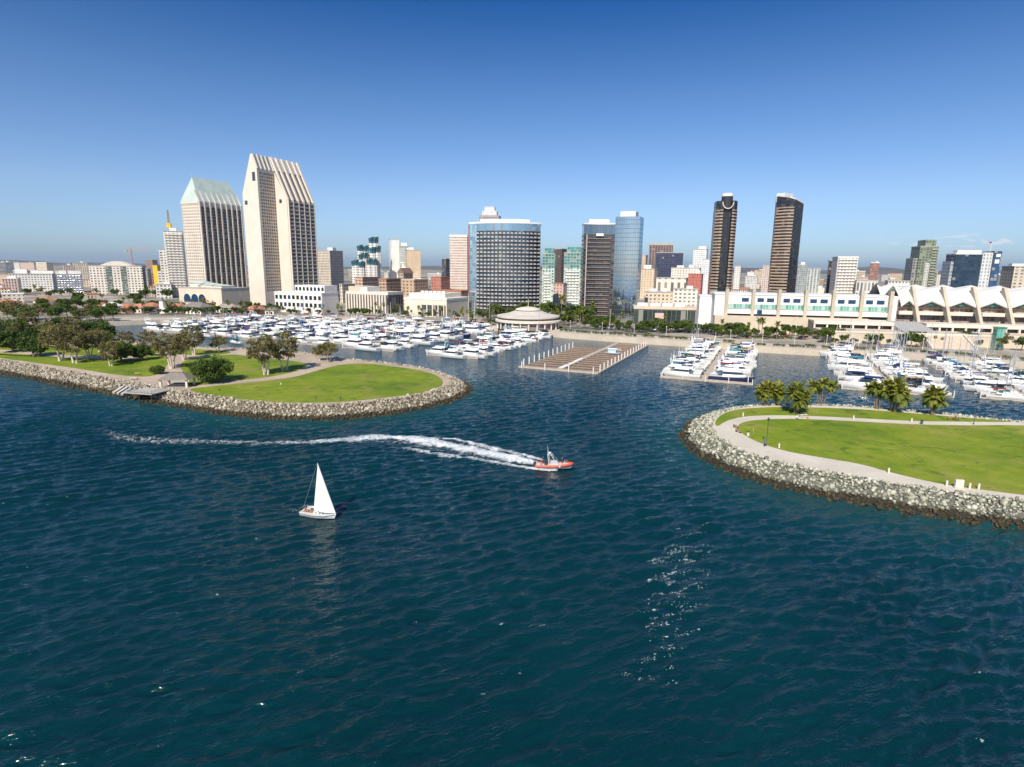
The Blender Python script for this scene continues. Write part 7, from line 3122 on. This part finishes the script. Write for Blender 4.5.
def scatter(phrase, n, px0, px1, Y0, Y1, s0, s1, kinds, w, z=LAND_Z):
    sp = []
    for i in range(n):
        px = px0 + (px1 - px0) * (i + RT.uniform(.1, .9)) / n
        sp.append((px, RT.uniform(Y0, Y1), RT.uniform(s0, s1), RT.choices(kinds, w)[0]))
    row(phrase, TREES, sp, TN, z=z)


scatter('among the village trees at left', 44, -6, 112, 430, 560, 1.0, 1.55, [0, 2, 3], [2, 4, 3])
scatter('behind the village shops', 16, 100, 275, 572, 592, .8, 1.2, [0, 2, 3, 4], [3, 2, 1, 1])
scatter('in front of the hotel podium', 14, 172, 285, 515, 535, .7, 1.15, [0, 3, 2], [3, 1, 1])
scatter('before the white hotel wing', 10, 285, 345, 515, 530, .6, .9, [0, 4], [1, 1])
scatter('before the columned hall', 12, 348, 405, 512, 530, .65, 1.0, [0, 4, 2], [2, 1, 1])
scatter('before the low beige hall', 13, 405, 470, 490, 505, .6, .95, [4, 0], [2, 1])
scatter('before the curved hotel', 22, 452, 560, 452, 500, .7, 1.1, [0, 2, 4, 1], [3, 2, 2, .6])
scatter('below the green glass towers', 18, 545, 612, 440, 475, .75, 1.2, [0, 1, 2, 4], [3, 2, 2, 1])
scatter('before the mirror tower', 20, 585, 668, 415, 452, .6, 1.0, [0, 1, 2, 4], [3, 2, 2, 1])
scatter('along the car park edge', 24, 640, 745, 396, 408, .7, 1.1, [0, 2, 4], [3, 2, 1])
scatter('on the promenade below the convention hall', 34, 716, 850, 364, 390, .65, 1.15, [0, 2, 4], [3, 2, 1.4])
scatter('in the village between the shops', 18, 96, 285, 508, 535, .6, 1.1, [0, 2, 3, 4], [3, 2, 2, 1])
scatter('in the town at far left', 26, -4, 175, 600, 860, .9, 1.7, [0, 2, 3, 4], [2, 4, 2, 1])
scatter('between the houses behind the brown row', 16, 300, 470, 600, 900, .8, 1.4, [0, 2, 4], [2, 3, 1])
scatter('between the houses behind the convention hall', 22, 640, 1030, 480, 900, .8, 1.4, [0, 2, 4], [2, 3, 1])
scatter('behind the round pavilion', 26, 486, 600, 470, 520, 1.1, 1.9, [0, 1, 2, 4], [4, 1, 3, 1])
scatter('along the inlet edge at left', 20, 98, 250, 497, 512, .6, 1.15, [0, 2, 3, 4], [3, 2, 2, 1])
scatter('among the parked cars', 26, 590, 748, 392, 424, .45, .75, [0, 1, 2, 4], [4, 1, 2, 1])
scatter('along the marina edge before the pavilion', 18, 470, 600, 432, 446, .5, .8, [0, 1, 4], [3, 1, 2])
scatter('along the promenade before the left halls', 26, 235, 480, 508, 516, .5, .9, [0, 2, 4], [3, 1, 3])
scatter('along the foot of the terrace', 16, 830, 1030, 338, 346, .45, .8, [0, 2, 4], [3, 1, 2])
plant(rnd[1], 675, 333, 'very bright yellow green tree by the car park', 1.25, 'trees of the waterfront', LAND_Z, 411)
for px, s, k, off, z, lab in ((829, 1.2, 2, -55, LAND_Z, 'dark tall tree at the foot of the terrace wall, leftmost'), (849, .8, 0, -55, LAND_Z, 'small round tree at the foot of the terrace wall'), (876, .95, 0, -56, LAND_Z, 'round green tree left in the pair before the terrace wall'),
                              (884, .95, 0, -56, LAND_Z, 'round green tree right in the pair before the terrace wall'), (910, 1.0, 2, -57, LAND_Z, 'dark tree beside the left wall of the wide stairs'), (917, 1.05, 2, -59, LAND_Z, 'dark tree nearest the wide stairs'),
                              (925, .9, 2, -61, LAND_Z, 'lowest dark tree against the wide stairs'), (1011, 1.1, 3, -62, LAND_Z, 'brown airy tree beside the glass lift tower'), (1030, 1.0, 2, -60, LAND_Z, 'dark tree at the right edge below the terrace')):
    p = cv_point(px, off, z)
    plant(TREES[k], px, 300, lab, s, 'trees of the waterfront', z, p.y)


def hedge(p0, p1, w, h, label, z):
    d = Vector((p1.x - p0.x, p1.y - p0.y))
    L = d.length
    r = thing('hedge', label, 'hedge', (p0.x, p0.y, z), math.atan2(d.y, d.x))
    cl = [(x + RT.uniform(-.3, .3), RT.uniform(-w * .3, w * .3), h * .55, h * .55) for x in np.arange(.5, L, 1.3)]
    leaves('crown', cl, 60, .32, L_GRN, r)
    mb = MB()
    for x in np.arange(1, L, 3):
        mb.tube([(x, 0, -.3), (x, 0, h * .5)], .08, 5)
    mb.build('stem', M_BARK, r)


for k in range(29):
    px_ = 560 + k * 16.4
    sh_ = lambda q: float(np.interp(q, [v[0] for v in SHORE_PX], [v[1] for v in SHORE_PX]))
    g0, g1 = G(px_, sh_(px_) - 2.5, LAND_Z), G(px_ + RT.uniform(9, 15), sh_(px_ + 13) - 2.5, LAND_Z)
    hedge(g0, g1, RT.uniform(1.6, 3.2), RT.uniform(1.2, 2.4), f'low planted hedge along the marina promenade, {ordinal(k + 1)} from the left', LAND_Z - .05)
hedge(cv_point(791, -12, 3), cv_point(823, -12, 3), 3, 3.0, 'long clipped hedge below the convention hall wall', LAND_Z)
hedge(cv_point(742, -46, 3), cv_point(792, -40, 3), 2.4, 2.2, 'low hedge along the promenade below the convention hall', LAND_Z)
hedge(cv_point(960, -26, 9), cv_point(978, -48, 9), 2.4, 1.8, 'slanting planted hedge right of the wide stairs', 9.0)
hedge(cv_point(908, -44, 9), cv_point(926, -48, 9), 2.4, 1.8, 'short planted hedge left of the wide stairs', 9.0)


def car_proto():
    r = thing('parked_car', 'x', 'car')
    prof = [(-2.15, .35), (2.15, .35), (2.2, .75), (1.15, .92), (.55, 1.42), (-1.2, 1.45), (-1.85, .98), (-2.2, .9)]
    mb = MB()
    rings = [[(x, y, z) for x, z in prof] for y in (-.86, .86)]
    mb.loft(rings, 0, True, False)
    mb.face([(x, -.86, z) for x, z in prof])
    mb.face([(x, .86, z) for x, z in reversed(prof)])
    mb.build('body', CARM['white'], r)
    mb = MB()
    for sy in (-1, 1):
        q = [(-1.55, sy * .875, .98), (.95, sy * .875, .96), (.50, sy * .875, 1.34), (-1.15, sy * .875, 1.36)]
        mb.face(q if sy < 0 else list(reversed(q)))
    mb.face([(1.17, -.78, .945), (1.17, .78, .945), (.60, .70, 1.405), (.60, -.70, 1.405)])
    mb.face([(-1.90, .78, 1.0), (-1.90, -.78, 1.0), (-1.25, -.70, 1.43), (-1.25, .70, 1.43)])
    mb.build('window', M_GLASS, r)
    for x in (-1.35, 1.35):
        for sy in (-1, 1):
            mb = MB()
            mb.tube([(x, sy * .70, .33), (x, sy * .90, .33)], .33, 10)
            mb.build('wheel', M_DARK, r)
    return r


CARM = {k: plain(c, .3, .05, name=k + '_car_paint') for k, c in dict(white=(.75, .75, .74), silver=(.45, .46, .47), black=(.02, .02, .022), red=(.4, .03, .02), blue=(.04, .09, .28), grey=(.18, .18, .19), tan=(.42, .36, .27)).items()}
CAR = car_proto()
CUSED = False


def cars(phrase, spots):
    global CUSED
    for i, (x, y, rz) in enumerate(spots):
        c = RT.choice(list(CARM))
        lab = f'{c} car, {ordinal(i + 1)} from left {phrase}'
        if not CUSED:
            CUSED = True
            o = CAR
            o.location, o.rotation_euler = (x, y, LAND_Z), (0, 0, rz)
            o['label'] = lab
            o['group'] = 'cars parked along the waterfront'
        else:
            o = copy_tree(CAR, (x, y, LAND_Z), rz, lab, None, 'cars parked along the waterfront')
        recolour(o, 'body', CARM[c])


lot = []
for k in range(26):
    p = A(604 + k * 4.6, 330, 428 - k * .9)
    lot.append((p.x, p.y, PI / 2 + GRID))
tag(sheet('car_park', [A(560, 330, 436).to_2d(), A(560, 330, 424).to_2d(), A(735, 330, 388).to_2d(), A(735, 330, 410).to_2d()], 2.96, m_asph), 'asphalt car park along the promenade below the mirror tower', 'car park', kind='structure')
cars('in rear row of the lot below the glass hall', [(x + 4, y + 7, r_) for x, y, r_ in lot])
cars('in front row of the lot below the glass hall', [(x, y - 2.5, r_) for x, y, r_ in lot[::1] if RT.random() < .85])
l2 = []
for k in range(17):
    p = A(742 + k * 5.0, 335, 388 - k * .9)
    l2.append((p.x, p.y, GRID * .6))
for k in range(34):
    px = 240 + k * 20.5
    p = G(px, float(np.interp(px, [q[0] for q in SHORE_PX], [q[1] for q in SHORE_PX])) - 1.6 - .5 * (k % 3), LAND_Z)
    person(RT.choice(['stand', 'walk', 'walk']), (p.x, p.y, LAND_Z - .05), RT.uniform(0, 6.28), RT.choice(list(CLOTH)), RT.choice(['navy', 'black', 'tan', 'grey', 'blue']), f'person on the marina promenade, {ordinal(k + 1)} from the left', 'people strolling on the promenade')
for k in range(24):
    px = 250 + k * 32
    p = G(px, float(np.interp(px, [q[0] for q in SHORE_PX], [q[1] for q in SHORE_PX])) - 2.6, LAND_Z)
    r = thing('street_lamp', f'slim pale lamp post on the marina promenade, {ordinal(k + 1)} from the left', 'street lamp', (p.x, p.y, LAND_Z - .05), GRID, 'lamp posts along the promenade')
    mb = MB()
    mb.tube([(0, 0, 0), (0, 0, 7)], [.13, .08], 6)
    mb.build('pole', M_WHITE, r)
    mb = MB()
    mb.lathe([(.05, 7.0), (.3, 7.05), (.26, 7.5), (.06, 7.6)], 8)
    mb.build('lamp_head', M_WHITE, r)
cars('on the road below the convention hall', [q for q in l2 if RT.random() < .8])
l3 = []
for k in range(26):
    p = A(236 + k * 8.8, 318, 522 if k < 17 else 522 - (k - 17) * 3.6)
    l3.append((p.x, p.y, GRID * .3))
cars('on the road behind the left marina', [q for q in l3 if RT.random() < .75])


def mast_pole(px, Y, h, label):
    P_ = A(px, 320, Y)
    r = thing('flag_pole', label, 'pole', (P_.x, Y, LAND_Z), 0, 'tall pale poles along the promenade')
    mb = MB()
    mb.tube([(0, 0, 0), (0, 0, h)], [.16, .09], 6)
    mb.build('pole', M_WHITE, r)
    mb = MB()
    mb.lathe([(.02, h + .35), (.2, h + .18), (.02, h)], 8)
    mb.build('finial', M_WHITE, r)


for px, Y, h, lab in ((468.7, 470, 22, 'tall thin pole left of the round pavilion'), (474.5, 474, 16, 'shorter pole beside the tall one left of the round pavilion'), (610, 432, 13, 'pole at the foot of the mirror tower'), (687, 412, 15, 'pole before the blank white block'),
                      (797, 372, 14, 'pole on the promenade below the hedge'), (838, 350, 15, 'pole by the terrace foot trees'), (1000, 345, 14, 'pole near the glass lift tower'), (391, 512, 12, 'pole before the columned hall')):
    mast_pole(px, Y, h, lab)
